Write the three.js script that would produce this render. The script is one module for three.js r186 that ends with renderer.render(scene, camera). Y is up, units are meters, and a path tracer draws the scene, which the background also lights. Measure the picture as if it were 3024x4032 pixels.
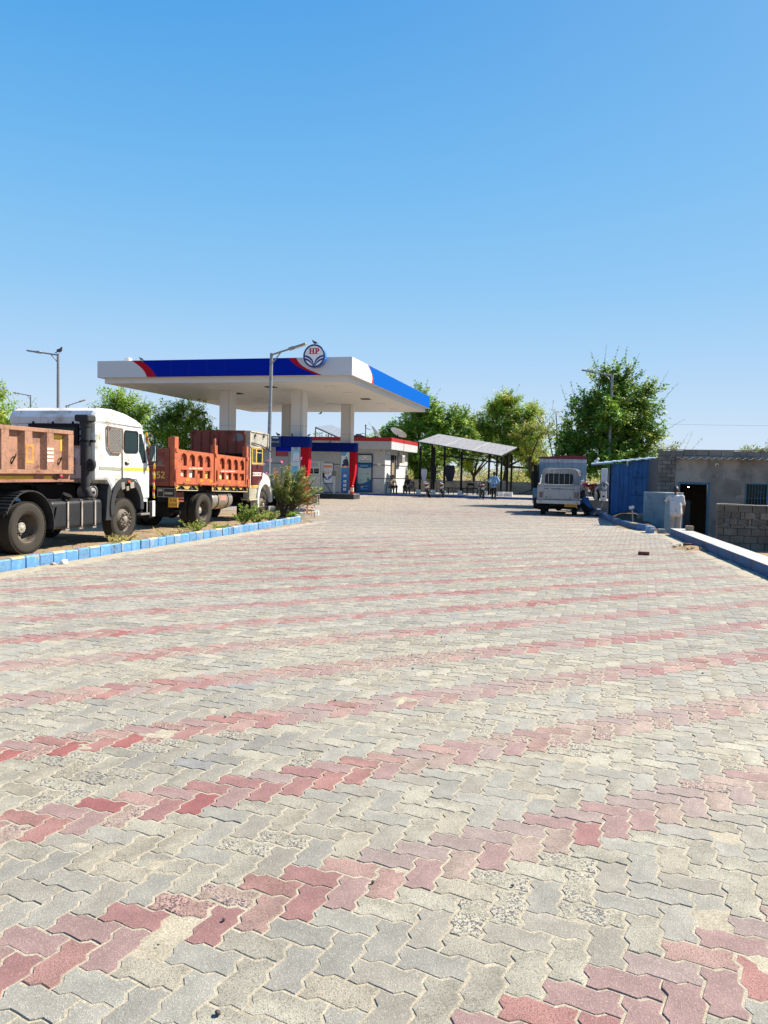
import * as THREE from 'three';
import { mergeGeometries } from 'three/addons/utils/BufferGeometryUtils.js';
import { RoundedBoxGeometry } from 'three/addons/geometries/RoundedBoxGeometry.js';
import { MarchingCubes } from 'three/addons/objects/MarchingCubes.js';

// ---------------------------------------------------------------- camera, sky, sun, exposure
const D = Math.PI / 180;
const scene = new THREE.Scene();
const camera = new THREE.PerspectiveCamera(67.32, 0.75, 0.05, 3000);
camera.position.set(0, 1.7, 0);
camera.rotation.order = 'YXZ';
camera.rotation.set(-2.98 * D, 14.6 * D, 1.24 * D);
const renderer = new THREE.WebGLRenderer({ antialias: true });
renderer.setSize(768, 1024);
renderer.toneMapping = THREE.LinearToneMapping;
const EXPOSURE = 2.35;
renderer.toneMappingExposure = EXPOSURE;
renderer.shadowMap.enabled = true;

const SUN = new THREE.Vector3(Math.cos(45 * D) * Math.cos(35 * D), Math.sin(45 * D), -Math.cos(45 * D) * Math.sin(35 * D));
const sun = new THREE.DirectionalLight(new THREE.Color().setRGB(1, 0.91, 0.78), 4.6);
sun.position.copy(SUN).multiplyScalar(120).add(new THREE.Vector3(-6, 0, -30));
sun.target.position.set(-6, 0, -30);
sun.castShadow = true;
Object.assign(sun.shadow.camera, { left: -60, right: 60, top: 60, bottom: -60, near: 1, far: 300 });
sun.shadow.mapSize.set(4096, 4096);
scene.add(sun, sun.target);

const s2l = (v) => (v <= 0.04045 ? v / 12.92 : Math.pow((v + 0.055) / 1.055, 2.4));
{ // clear sky: deep blue overhead, pale towards the horizon, paler round the sun
  const W = 1024, H = 512, d = new Float32Array(W * H * 4);
  const stops = [[-90, 150, 150, 140], [-4, 205, 216, 224], [0, 222, 234, 246], [3, 208, 228, 248], [7, 182, 216, 248], [13, 146, 201, 245], [21, 114, 184, 240], [31, 80, 161, 230], [50, 46, 122, 204], [90, 30, 92, 178]];
  for (let y = 0; y < H; y++) {
    const el = ((y + 0.5) / H - 0.5) * 180; let k = 0; while (k < stops.length - 2 && el > stops[k + 1][0]) k++;
    const a = stops[k], b = stops[k + 1], t = (el - a[0]) / (b[0] - a[0]);
    for (let x = 0; x < W; x++) {
      const az = ((x + 0.5) / W - 0.5) * 2 * Math.PI, ce = Math.cos(el * D);
      const dir = new THREE.Vector3(Math.cos(az) * ce, Math.sin(el * D), Math.sin(az) * ce);
      const c = Math.max(0, dir.dot(SUN)), w = el > -2 ? 0.75 * Math.pow(c, 3.6) : 0, o = (y * W + x) * 4;
      for (let i = 0; i < 3; i++) {
        const v = s2l((a[i + 1] + (b[i + 1] - a[i + 1]) * t) / 255), h = s2l([180, 218, 252][i] / 255);
        d[o + i] = (v + (h - v) * w * 0.75) / EXPOSURE;
      }
      d[o + 3] = 1;
    }
  }
  const t = new THREE.DataTexture(d, W, H, THREE.RGBAFormat, THREE.FloatType);
  t.mapping = THREE.EquirectangularReflectionMapping; t.magFilter = t.minFilter = THREE.LinearFilter; t.needsUpdate = true;
  scene.background = t; scene.environment = t;
}

// ---------------------------------------------------------------- helpers
let seed = 7;
const rnd = () => { seed = (seed + 0x6d2b79f5) | 0; let t = Math.imul(seed ^ (seed >>> 15), 1 | seed); t = (t + Math.imul(t ^ (t >>> 7), 61 | t)) ^ t; return ((t ^ (t >>> 14)) >>> 0) / 4294967296; };
const rr = (a, b) => a + (b - a) * rnd();
const V = (x, y, z) => new THREE.Vector3(x, y, z);
const lerp = (a, b, t) => a + (b - a) * t, clamp = (x, a = 0, b = 1) => Math.min(b, Math.max(a, x));
const sm = (a, b, x) => { const t = clamp((x - a) / (b - a)); return t * t * (3 - 2 * t); };
const hash = (x, y, s) => { let h = (Math.imul(x, 374761393) + Math.imul(y, 668265263) + Math.imul(s, 2246822519)) | 0; h = Math.imul(h ^ (h >>> 13), 1274126177); return ((h ^ (h >>> 16)) >>> 0) / 4294967296; };
function vn(x, y, s, per = 1 << 20) { // periodic value noise
  const xi = Math.floor(x), yi = Math.floor(y), fx = x - xi, fy = y - yi, u = fx * fx * (3 - 2 * fx), v = fy * fy * (3 - 2 * fy), m = (a) => ((a % per) + per) % per;
  return lerp(lerp(hash(m(xi), m(yi), s), hash(m(xi + 1), m(yi), s), u), lerp(hash(m(xi), m(yi + 1), s), hash(m(xi + 1), m(yi + 1), s), u), v);
}
const fbm = (x, y, s, oct = 4, per = 1 << 20) => { let a = 0, w = 0.5, t = 0; for (let i = 0; i < oct; i++) { a += w * vn(x, y, s + i, per); t += w; w *= 0.55; x *= 2; y *= 2; per *= 2; } return a / t; };

const xf = (g, x = 0, y = 0, z = 0, rx = 0, ry = 0, rz = 0, s = 1) => g.applyMatrix4(new THREE.Matrix4().compose(V(x, y, z), new THREE.Quaternion().setFromEuler(new THREE.Euler(rx, ry, rz)), typeof s === 'number' ? V(s, s, s) : s));
const box = (w, h, d, x, y, z, rx, ry, rz) => xf(new THREE.BoxGeometry(w, h, d), x, y, z, rx, ry, rz);
const rbox = (w, h, d, r, x, y, z, rx, ry, rz) => xf(new RoundedBoxGeometry(w, h, d, 2, Math.min(r, w * 0.49, h * 0.49, d * 0.49)), x, y, z, rx, ry, rz);
const bx = (x0, x1, y0, y1, z0, z1, r = 0) => (r ? rbox : (w, h, d, _, ...a) => box(w, h, d, ...a))(Math.abs(x1 - x0), Math.abs(y1 - y0), Math.abs(z1 - z0), r, (x0 + x1) / 2, (y0 + y1) / 2, (z0 + z1) / 2);
const cyl = (r0, r1, h, x, y, z, rx, ry, rz, n = 14) => xf(new THREE.CylinderGeometry(r0, r1, h, n), x, y, z, rx, ry, rz);
const sph = (r, x, y, z, sx = 1, sy = 1, sz = 1, n = 14) => xf(new THREE.SphereGeometry(r, n, Math.ceil(n * 0.7)), x, y, z, 0, 0, 0, V(sx, sy, sz));
const tor = (R, r, x, y, z, rx, ry, rz, n = 24, m = 8, arc = Math.PI * 2) => xf(new THREE.TorusGeometry(R, r, m, n, arc), x, y, z, rx, ry, rz);
const tube = (pts, r, m = 7, seg) => new THREE.TubeGeometry(new THREE.CatmullRomCurve3(pts.map((p) => (p.isVector3 ? p : V(...p)))), seg || pts.length * 4, r, m);
function bar(a, b, w, h = w) { // square bar between two points
  a = a.isVector3 ? a : V(...a); b = b.isVector3 ? b : V(...b);
  const d = b.clone().sub(a), L = d.length(), g = new THREE.BoxGeometry(w, h, L), up = Math.abs(d.y) > 0.95 * L ? V(1, 0, 0) : V(0, 1, 0);
  return g.applyMatrix4(new THREE.Matrix4().lookAt(b, a, up).setPosition(a.clone().add(b).multiplyScalar(0.5)));
}
function rod(a, b, r, r2 = r, n = 8) {
  a = a.isVector3 ? a : V(...a); b = b.isVector3 ? b : V(...b);
  const d = b.clone().sub(a), g = new THREE.CylinderGeometry(r2, r, d.length(), n);
  return g.applyMatrix4(new THREE.Matrix4().makeRotationFromQuaternion(new THREE.Quaternion().setFromUnitVectors(V(0, 1, 0), d.clone().normalize())).setPosition(a.clone().add(b).multiplyScalar(0.5)));
}
const shp = (pts, holes) => { const s = new THREE.Shape(pts.map((p) => new THREE.Vector2(...p))); for (const h of holes || []) s.holes.push(new THREE.Path(h.map((p) => new THREE.Vector2(...p)))); return s; };
const ext = (shape, depth, bev = 0, curve = 10) => new THREE.ExtrudeGeometry(shape instanceof THREE.Shape ? shape : shp(shape), { depth, bevelEnabled: bev > 0, bevelSize: bev, bevelThickness: bev, bevelOffset: -bev, bevelSegments: 2, curveSegments: curve });
// profile given as [forward, up] (forward = -z), extruded from x0 to x1
const prof = (pts, x0, x1, bev = 0, holes) => xf(ext(shp(pts, holes), x1 - x0 - 2 * bev, bev).translate(0, 0, bev), x0, 0, 0, 0, Math.PI / 2, 0);
const lathe = (pts, n = 24) => new THREE.LatheGeometry(pts.map((p) => new THREE.Vector2(...p)), n);
const rrect = (x0, x1, y0, y1, r) => { const s = new THREE.Shape(); s.moveTo(x0 + r, y0); s.lineTo(x1 - r, y0); s.absarc(x1 - r, y0 + r, r, -Math.PI / 2, 0); s.lineTo(x1, y1 - r); s.absarc(x1 - r, y1 - r, r, 0, Math.PI / 2); s.lineTo(x0 + r, y1); s.absarc(x0 + r, y1 - r, r, Math.PI / 2, Math.PI); s.lineTo(x0, y0 + r); s.absarc(x0 + r, y0 + r, r, Math.PI, 1.5 * Math.PI); return s; };
function quad(a, b, c, d) { const g = new THREE.BufferGeometry(), p = [a, b, c, a, c, d].flatMap((v) => (v.isVector3 ? v.toArray() : v)); g.setAttribute('position', new THREE.Float32BufferAttribute(p, 3)); g.setAttribute('uv', new THREE.Float32BufferAttribute([0, 0, 1, 0, 1, 1, 0, 0, 1, 1, 0, 1], 2)); g.computeVertexNormals(); return g; }

function prep(g) {
  let q = g.index ? g.toNonIndexed() : g;
  if (!q.attributes.normal) q.computeVertexNormals();
  if (!q.attributes.uv) q.setAttribute('uv', new THREE.Float32BufferAttribute(new Float32Array(q.attributes.position.count * 2), 2));
  for (const k of Object.keys(q.attributes)) if (!['position', 'normal', 'uv', 'color'].includes(k)) q.deleteAttribute(k);
  return q;
}
function boxUV(g) {
  const p = g.attributes.position, n = g.attributes.normal, u = g.attributes.uv;
  for (let i = 0; i < p.count; i += 3) {
    const nx = Math.abs(n.getX(i) + n.getX(i + 1) + n.getX(i + 2)), ny = Math.abs(n.getY(i) + n.getY(i + 1) + n.getY(i + 2)), nz = Math.abs(n.getZ(i) + n.getZ(i + 1) + n.getZ(i + 2));
    for (let j = i; j < i + 3; j++) {
      const x = p.getX(j), y = p.getY(j), z = p.getZ(j);
      if (ny >= nx && ny >= nz) u.setXY(j, x, z); else if (nx >= nz) u.setXY(j, z, y); else u.setXY(j, x, y);
    }
  }
}
const BASE = new WeakMap(), used = new Map();
const numbered = (n) => { const k = used.get(n) || 0; used.set(n, k + 1); return k ? n + '_' + String(k).padStart(3, '0') : n; };
function tag(o, label, category, group) { Object.assign(o.userData, { label, category }); if (group) o.userData.group = group; return o; }
// things are authored in world metres (at = base point, taken off the shapes) or locally (local = true, may be turned)
function thing(name, label, category, at, group, local = false, turn = 0) {
  const o = new THREE.Group(); o.name = numbered(name); o.position.set(...at); o.rotation.y = turn; scene.add(o);
  tag(o, label, category, group); BASE.set(o, local ? V(0, 0, 0) : V(...at)); return o;
}
function mesh(name, geoms, mat, parent, o = {}) {
  const list = (Array.isArray(geoms) ? geoms : [geoms]).map(prep), hasC = list.some((g) => g.attributes.color);
  let g = list.length > 1 ? mergeGeometries(list) : list[0].clone();
  const b = parent && BASE.get(parent);
  if (!o.uv) boxUV(g);
  if (b) g.translate(-b.x, -b.y, -b.z);
  const m = new THREE.Mesh(g, mat); m.name = parent && parent !== scene ? name : numbered(name); m.castShadow = m.receiveShadow = true;
  if (o.label) m.userData.label = o.label; if (o.kind) m.userData.kind = o.kind;
  if (b) BASE.set(m, b);
  (parent || scene).add(m); return m;
}
const struct = (name, geoms, mat, o = {}) => { const m = mesh(name, geoms, mat, null, o); m.userData.kind = 'structure'; return m; };
function copy(src, label, at, turn, group) { const c = src.clone(); c.name = numbered(src.name.replace(/_\d{3}$/, '')); c.userData = { ...src.userData, label: label || src.userData.label }; if (group) c.userData.group = group; if (at) c.position.set(...at); if (turn !== undefined) c.rotation.y = turn; scene.add(c); return c; }

// ---------------------------------------------------------------- textures and materials
function tex(n, fn, srgb = true, metres = 1) { // fn(u, v) in 0..1 -> [r,g,b] or grey, tiling
  const d = new Uint8Array(n * n * 4);
  for (let y = 0; y < n; y++) for (let x = 0; x < n; x++) { const v = fn(x / n, y / n), c = typeof v === 'number' ? [v, v, v] : v, o = (y * n + x) * 4; for (let i = 0; i < 3; i++) d[o + i] = clamp(c[i]) * 255; d[o + 3] = 255; }
  const t = new THREE.DataTexture(d, n, n, THREE.RGBAFormat); t.wrapS = t.wrapT = THREE.RepeatWrapping; t.magFilter = THREE.LinearFilter; t.minFilter = THREE.LinearMipmapLinearFilter; t.generateMipmaps = true; if (srgb) t.colorSpace = THREE.SRGBColorSpace; t.repeat.set(1 / metres, 1 / metres); t.needsUpdate = true; return t;
}
const T = {
  grime: tex(512, (u, v) => { const a = fbm(u * 6, v * 6, 11, 5, 6), b = fbm(u * 40, v * 40, 21, 3, 40), c = fbm(u * 14, v * 3, 31, 4, 3 * 1); let k = 0.97 - 0.06 * sm(0.45, 0.8, a) - 0.05 * sm(0.55, 0.8, b); return [k, k * 0.99, k * 0.975]; }, true, 1.6),
  rusty: tex(512, (u, v) => { const a = fbm(u * 9, v * 9, 41, 5, 9), b = fbm(u * 50, v * 50, 51, 3, 50); const r = 0.7 * sm(0.63, 0.8, a * 0.75 + b * 0.25), k = 0.95 - 0.1 * sm(0.45, 0.75, b) - 0.1 * sm(0.4, 0.7, a); return [lerp(k, 0.4, r * 0.8), lerp(k * 0.97, 0.27, r * 0.8), lerp(k * 0.94, 0.2, r * 0.8)]; }, true, 1.3),
  fine: tex(512, (u, v) => 0.8 + 0.2 * fbm(u * 90, v * 90, 61, 3, 90) - 0.12 * sm(0.55, 0.8, fbm(u * 7, v * 7, 71, 4, 7)), true, 0.8),
  plaster: tex(512, (u, v) => { const a = fbm(u * 5, v * 5, 81, 5, 5), b = fbm(u * 60, v * 60, 91, 3, 60), c = fbm(u * 24, v * 2, 95, 3, 2); const k = 0.95 - 0.14 * sm(0.4, 0.8, a) - 0.08 * b; return [k, k * 0.975, k * 0.94]; }, true, 3.2),
  streak: tex(512, (u, v) => { const a = fbm(u * 40, v * 3, 101, 4, 3 * 1 << 10), c = fbm(u * 8, v * 8, 111, 4, 8); return 0.98 - 0.13 * sm(0.5, 0.85, a) - 0.1 * sm(0.5, 0.8, c); }, true, 1.8),
  dirt: tex(1024, (u, v) => { const a = fbm(u * 6, v * 6, 121, 5, 6), b = fbm(u * 120, v * 120, 131, 3, 120), c = vn(u * 200, v * 200, 141, 200); let k = 0.62 + 0.28 * a + 0.22 * (b - 0.5); if (c > 0.93) k *= 0.72; if (c < 0.05) k *= 1.2; return [k, k * 0.9, k * 0.76]; }, true, 4),
  dirtBump: tex(512, (u, v) => 0.5 * fbm(u * 20, v * 20, 121, 4, 20) + 0.5 * fbm(u * 110, v * 110, 131, 3, 110), false, 4),
  cab: tex(512, (u, v) => { const a = fbm(u * 5, v * 5, 161, 5, 5), b = fbm(u * 34, v * 4, 171, 4, 4 * 1 << 10), d = fbm(u * 30, v * 30, 181, 3, 30), s = 0.16 * sm(0.52, 0.75, a) + 0.12 * sm(0.6, 0.85, b) + 0.16 * sm(0.66, 0.74, d * 0.7 + a * 0.3); return [0.98 - s, 0.98 - s * 1.08, 0.98 - s * 1.3]; }, true, 1.9),
  wall: tex(512, (u, v) => { const a = fbm(u * 4, v * 4, 83, 5, 4), b = fbm(u * 60, v * 60, 91, 3, 60), d = fbm(u * 18, v * 18, 97, 4, 18); const k = 0.98 - 0.17 * sm(0.4, 0.7, a) - 0.08 * b - 0.08 * sm(0.56, 0.74, d); return [k, k * 0.985, k * 0.96]; }, true, 3.6),
  kerb: tex(512, (u, v) => { const a = fbm(u * 7, v * 7, 163, 5, 7), b = fbm(u * 40, v * 40, 173, 3, 40), f = sm(0.6, 0.64, a * 0.7 + b * 0.3), w = sm(0.56, 0.7, fbm(u * 12, v * 12, 183, 4, 12)), k = 0.94 + 0.12 * (b - 0.5); return [lerp(lerp(88, 128, w * 0.5), 158, f) / 255 * k, lerp(lerp(144, 170, w * 0.5), 152, f) / 255 * k, lerp(lerp(198, 208, w * 0.5), 142, f) / 255 * k]; }, true, 1.1),
  bark: tex(256, (u, v) => 0.6 + 0.4 * fbm(u * 30, v * 5, 151, 4, 5 * 1 << 10), true, 1),
};
const MC = new Map();
function mat(rgb, o = {}) { // rgb linear albedo
  const key = JSON.stringify([rgb, { ...o, map: o.map?.uuid, bumpMap: o.bumpMap?.uuid }]); if (MC.has(key)) return MC.get(key);
  const { phys, ...p } = o; if (p.specularIntensity !== undefined) o = { ...o, phys: 1 }; const m = new (o.phys ? THREE.MeshPhysicalMaterial : THREE.MeshStandardMaterial)({ roughness: 0.7, metalness: 0, ...p });
  m.color.setRGB(...rgb); MC.set(key, m); return m;
}
const C = {
  dark: mat([0.009, 0.009, 0.01], { roughness: 0.7, specularIntensity: 0.35, map: T.grime }), black: mat([0.01, 0.01, 0.011], { roughness: 0.65, specularIntensity: 0.4, map: T.grime }), rubber: mat([0.018, 0.018, 0.018], { roughness: 0.85, specularIntensity: 0.3, map: T.fine }), tyre: mat([0.05, 0.046, 0.04], { roughness: 0.95, specularIntensity: 0.3, map: T.grime }),
  grey: mat([0.2, 0.2, 0.2], { roughness: 0.6, map: T.grime }), steel: mat([0.42, 0.42, 0.42], { roughness: 0.42, metalness: 0.7, map: T.grime }), galv: mat([0.32, 0.34, 0.36], { roughness: 0.5, metalness: 0.45, map: T.fine }),
  chrome: mat([0.7, 0.7, 0.7], { roughness: 0.18, metalness: 0.95 }), white: mat([0.78, 0.77, 0.75], { roughness: 0.5, map: T.grime }), glass: mat([0.012, 0.024, 0.026], { phys: true, roughness: 0.06, specularIntensity: 0.4 }),
  red: mat([0.42, 0.025, 0.03], { roughness: 0.5 }), plasticRed: mat([0.5, 0.02, 0.02], { roughness: 0.3 }), amber: mat([0.7, 0.25, 0.02], { roughness: 0.3 }), yellow: mat([0.68, 0.42, 0.03], { roughness: 0.5 }),
};
const canvasTex = (w, h, draw) => { const c = document.createElement('canvas'); c.width = w; c.height = h; draw(c.getContext('2d'), w, h); const t = new THREE.CanvasTexture(c); t.colorSpace = THREE.SRGBColorSpace; t.magFilter = THREE.LinearFilter; return t; };
const printMat = (t, o = {}) => { const { tint = 1, ...p } = o, m = new THREE.MeshStandardMaterial({ map: t, roughness: 0.55, ...p }); m.color.setRGB(tint, tint, tint); return m; };
// a flat printed sheet facing +z (turn about y to face elsewhere)
const sheet = (name, w, h, t, parent, x, y, z, ry = 0, o = {}) => mesh(name, xf(new THREE.PlaneGeometry(w, h), x, y, z, 0, ry, 0), t.isTexture ? printMat(t, o) : t, parent, { uv: true, ...o });
// ---------------------------------------------------------------- ground
const groundY = (x, z) => { // lower plot right of the low wall, small lumps off the paving
  let y = -0.012;
  const right = sm(3.2, 4.4, x - 0.06 * (z + 20)) * sm(-9, -12, z) * sm(-40, -34, z);
  const back = sm(2.15, 3.0, x) * sm(-25.0, -27.4, z) * sm(-40, -34, z);
  y -= 0.39 * Math.max(right, back);
  y += 0.17 * sm(0.95, 1.6, x) * sm(2.6, 2.0, x) * sm(-25.8, -28.2, z) * sm(-39, -36, z);
  const left = sm(-9.15, -9.5, x) * sm(2, -2, z) * sm(-28.6, -28.2, z), far = sm(-62, -66, z), fr = sm(3.2, 4, x);
  y += left * (0.012 + 0.05 * (fbm(x * 0.9 + 50, z * 0.9 + 90, 5, 3) - 0.5)) + Math.max(far, fr * 0.3) * 0.12 * (fbm(x * 0.4 + 50, z * 0.4 + 200, 6, 3) - 0.5);
  return y;
};
{
  const xs = [], zs = [];
  for (let x = -700; x < -60; x += 60) xs.push(x); for (let x = -60; x < -14; x += 2) xs.push(x); for (let x = -14; x < 7; x += 0.22) xs.push(x); for (let x = 7; x < 60; x += 2) xs.push(x); for (let x = 60; x <= 700; x += 60) xs.push(x);
  for (let z = 120; z > 4; z -= 20) zs.push(z); for (let z = 4; z > -34; z -= 0.25) zs.push(z); for (let z = -34; z > -90; z -= 2) zs.push(z); for (let z = -90; z >= -1200; z -= 60) zs.push(z);
  const pos = [], uv = [], idx = [], n = xs.length;
  zs.forEach((z) => xs.forEach((x) => { pos.push(x, groundY(x, z), z); uv.push(x, z); }));
  for (let j = 0; j < zs.length - 1; j++) for (let i = 0; i < n - 1; i++) { const a = j * n + i; idx.push(a, a + 1, a + n, a + 1, a + n + 1, a + n); }
  const g = new THREE.BufferGeometry(); g.setAttribute('position', new THREE.Float32BufferAttribute(pos, 3)); g.setAttribute('uv', new THREE.Float32BufferAttribute(uv, 2)); g.setIndex(idx); g.computeVertexNormals();
  struct('ground', g, mat([0.47, 0.41, 0.34], { roughness: 1, map: T.dirt, bumpMap: T.dirtBump, bumpScale: 0.02 }), { uv: true });
}

// ---------------------------------------------------------------- paving of zigzag blocks
const PW = 0.1261, PHI = 3.886 * D, PC = Math.cos(PHI), PS = Math.sin(PHI);
const paving = new THREE.Group(); paving.name = 'paving'; paving.userData.kind = 'structure'; scene.add(paving);
// right edge of the paving at depth z
const kerbX = (z) => { const P = [[-25.7, 1.9], [-27, 1.5], [-28.7, 1.22], [-31, 0.98], [-34.5, 0.72], [-38.6, 0.62]]; for (let i = 0; i < 5; i++) if (z > P[i + 1][0]) return lerp(P[i][1], P[i + 1][1], clamp((z - P[i][0]) / (P[i + 1][0] - P[i][0]))); return 0.62; };
const rightEdge = (z) => (z > -24.6 ? lerp(3.62, 2.5, clamp((z + 8) / -16.6)) : z > -38 ? (z > -25.6 ? 2.1 : kerbX(z) - 0.06) : z > -45 ? 0.4 : 3.2);
const onPaving = (x, z) => z < 1.5 && z > -53.4 && x < rightEdge(z) - 0.05 && (z > -24.45 ? x > -8.74 : z > -29 ? x > -9.3 - (z + 24.45) * -0.32 : x > -27);
const sandTex = tex(512, (u, v) => { const a = fbm(u * 8, v * 8, 201, 4, 8), b = fbm(u * 150, v * 150, 211, 2, 150); const k = 0.72 + 0.16 * a + 0.3 * (b - 0.5); return [k, k * 0.975, k * 0.91]; }, true, 0.7);
{
  const ring = []; for (let z = 1.5; z > -53.5; z -= 0.5) ring.push([rightEdge(z) - 0.02, z]);
  ring.push([3.1, -53.5], [-27, -53.5], [-27, -29], [-10.75, -29], [-9.3, -24.5], [-8.8, -24.4], [-8.78, 1.5]);
  const g = new THREE.ShapeGeometry(shp(ring.map(([x, z]) => [x, -z]))); g.rotateX(-Math.PI / 2); g.translate(0, -0.009, 0);
  const SAND = mat([0.53, 0.5, 0.435], { roughness: 1, map: sandTex, bumpMap: sandTex, bumpScale: 0.003 }); mesh('sand_bed', g, SAND, paving);
  const pos = [], uv = [], step = (z) => (z > -9 ? 0.04 : z > -20 ? 0.12 : 0.4), inv = new THREE.Matrix4(); camera.updateMatrixWorld(); inv.copy(camera.matrixWorld).invert(); const q = V(0, 0, 0);
  const hgt = (x, z) => { const lo = fbm(x * 0.7 + 11, z * 0.7 + 45, 451, 3), hi = fbm(x * 7 + 90, z * 7 + 90, 461, 3), edge = Math.max(sm(-8.1, -8.72, x) * sm(-24.6, -24.2, z), sm(0.55, 0.05, rightEdge(z) - x) * sm(-30, -27, z)); return -0.003 + 0.003 * (hi - 0.5) + 0.010 * sm(0.755, 0.87, lo * 0.45 + hi * 0.6) + edge * 0.013 * sm(0.38, 0.6, hi + 0.15 * edge); };
  for (let z = 1; z > -53; ) { const s = step(z); for (let x = -27; x < 4; x += s) { const mx = x + s / 2, mz = z - s / 2; q.set(mx, 0, mz).applyMatrix4(inv); if (!onPaving(mx, mz) || q.z > -0.5 || Math.abs(q.x / q.z) > 0.6 || Math.abs(q.y / q.z) > 0.8) continue; const P = [[x, z], [x + s, z], [x + s, z - s], [x, z], [x + s, z - s], [x, z - s]]; for (const [a, b] of P) { pos.push(a, hgt(a, b), b); uv.push(a, b); } } z -= s; }
  const gg = new THREE.BufferGeometry(); gg.setAttribute('position', new THREE.Float32BufferAttribute(pos, 3)); gg.setAttribute('uv', new THREE.Float32BufferAttribute(uv, 2)); gg.computeVertexNormals(); mesh('joint_sand', gg, SAND, paving, { uv: true });
}
// block outline in units of the width: long side 2, every unit of side has the same S-kink
function outline(jit, sub) {
  const a = 0.085, K = [[0, 0], [0.36, -a], [0.6, a]], sides = [[0, 0, 1, 0], [1, 0, 1, 0], [2, 0, 0, 1], [2, 1, -1, 0], [1, 1, -1, 0], [0, 1, 0, -1]], pts = [];
  for (const [x, y, dx, dy] of sides) {
    const fwd = dx + dy > 0, ks = fwd ? K : [[0, 0], [0.4, a], [0.64, -a]];
    for (const [t, o] of ks) pts.push(dx ? [x + dx * t, y + o] : [x - o, y + dy * t]);
  }
  let out = pts;
  if (sub) { out = []; pts.forEach((p, i) => { const q = pts[(i + 1) % pts.length]; for (let k = 0; k < sub; k++) out.push([lerp(p[0], q[0], k / sub), lerp(p[1], q[1], k / sub)]); }); }
  return out.map(([x, y]) => [x + rr(-jit, jit), y + rr(-jit, jit)]);
}
function inset(pts, d) {
  const n = pts.length;
  return pts.map((p, i) => { const a = pts[(i + n - 1) % n], b = pts[(i + 1) % n]; let n1 = [-(p[1] - a[1]), p[0] - a[0]], n2 = [-(b[1] - p[1]), b[0] - p[0]]; const l1 = Math.hypot(...n1) || 1, l2 = Math.hypot(...n2) || 1; let nx = n1[0] / l1 + n2[0] / l2, ny = n1[1] / l1 + n2[1] / l2; const l = Math.hypot(nx, ny) || 1, k = d / Math.max(0.55, l / 2); return [p[0] + nx / l * k, p[1] + ny / l * k]; });
}
function paverGeo(jit, sub, gap, worn) {
  const o = outline(jit, sub), side = inset(o, gap), top = inset(o, gap + 0.014 + worn * 0.02), pos = [], uv = [], ou = rr(0, 4), ov = rr(0, 4), n = o.length;
  const put = (p, y) => { pos.push(p[0] * PW, y, -p[1] * PW); uv.push(p[0] * PW + ou, p[1] * PW + ov); };
  const tri = THREE.ShapeUtils.triangulateShape(top.map((p) => new THREE.Vector2(...p)), []);
  for (const t of tri) for (const i of t) put(top[i], 0);
  const yb = -0.0025 - worn * 0.0015;
  for (let i = 0; i < n; i++) { const j = (i + 1) % n; put(top[i], 0); put(side[i], yb); put(side[j], yb); put(top[i], 0); put(side[j], yb); put(top[j], 0); put(side[i], yb); put(side[i], -0.03); put(side[j], -0.03); put(side[i], yb); put(side[j], -0.03); put(side[j], yb); }
  const g = new THREE.BufferGeometry(); g.setAttribute('position', new THREE.Float32BufferAttribute(pos, 3)); g.setAttribute('uv', new THREE.Float32BufferAttribute(uv, 2)); g.computeVertexNormals(); return g;
}
// faces: rice-grain texture, speckled, and worn down to the aggregate
const worm = new Float32Array(1024 * 1024);
for (let i = 0; i < 3600; i++) { const x = rnd() * 1024, y = rnd() * 1024, a = rnd() * Math.PI, L = rr(5, 10); for (let s = -L; s <= L; s += 0.6) for (let w = -1.6; w <= 1.6; w += 0.8) { const px = (x + Math.cos(a) * s - Math.sin(a) * w + 2048) & 1023, py = (y + Math.sin(a) * s + Math.cos(a) * w + 2048) & 1023; worm[py * 1024 + px] = Math.max(worm[py * 1024 + px], 1 - Math.abs(w) / 2.2); } }
const wormAt = (u, v) => worm[((v * 1024) & 1023) * 1024 + ((u * 1024) & 1023)];
const cells = (u, v, n, s) => { const x = u * n, y = v * n, xi = Math.floor(x), yi = Math.floor(y); let d1 = 9, id = 0, d2 = 9; for (let j = -1; j < 2; j++) for (let i = -1; i < 2; i++) { const cx = xi + i, cy = yi + j, mx = ((cx % n) + n) % n, my = ((cy % n) + n) % n, d = Math.hypot(cx + hash(mx, my, s) - x, cy + hash(mx, my, s + 1) - y); if (d < d1) { d2 = d1; d1 = d; id = hash(mx, my, s + 2); } else if (d < d2) d2 = d; } return [d1, d2, id]; };
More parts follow.
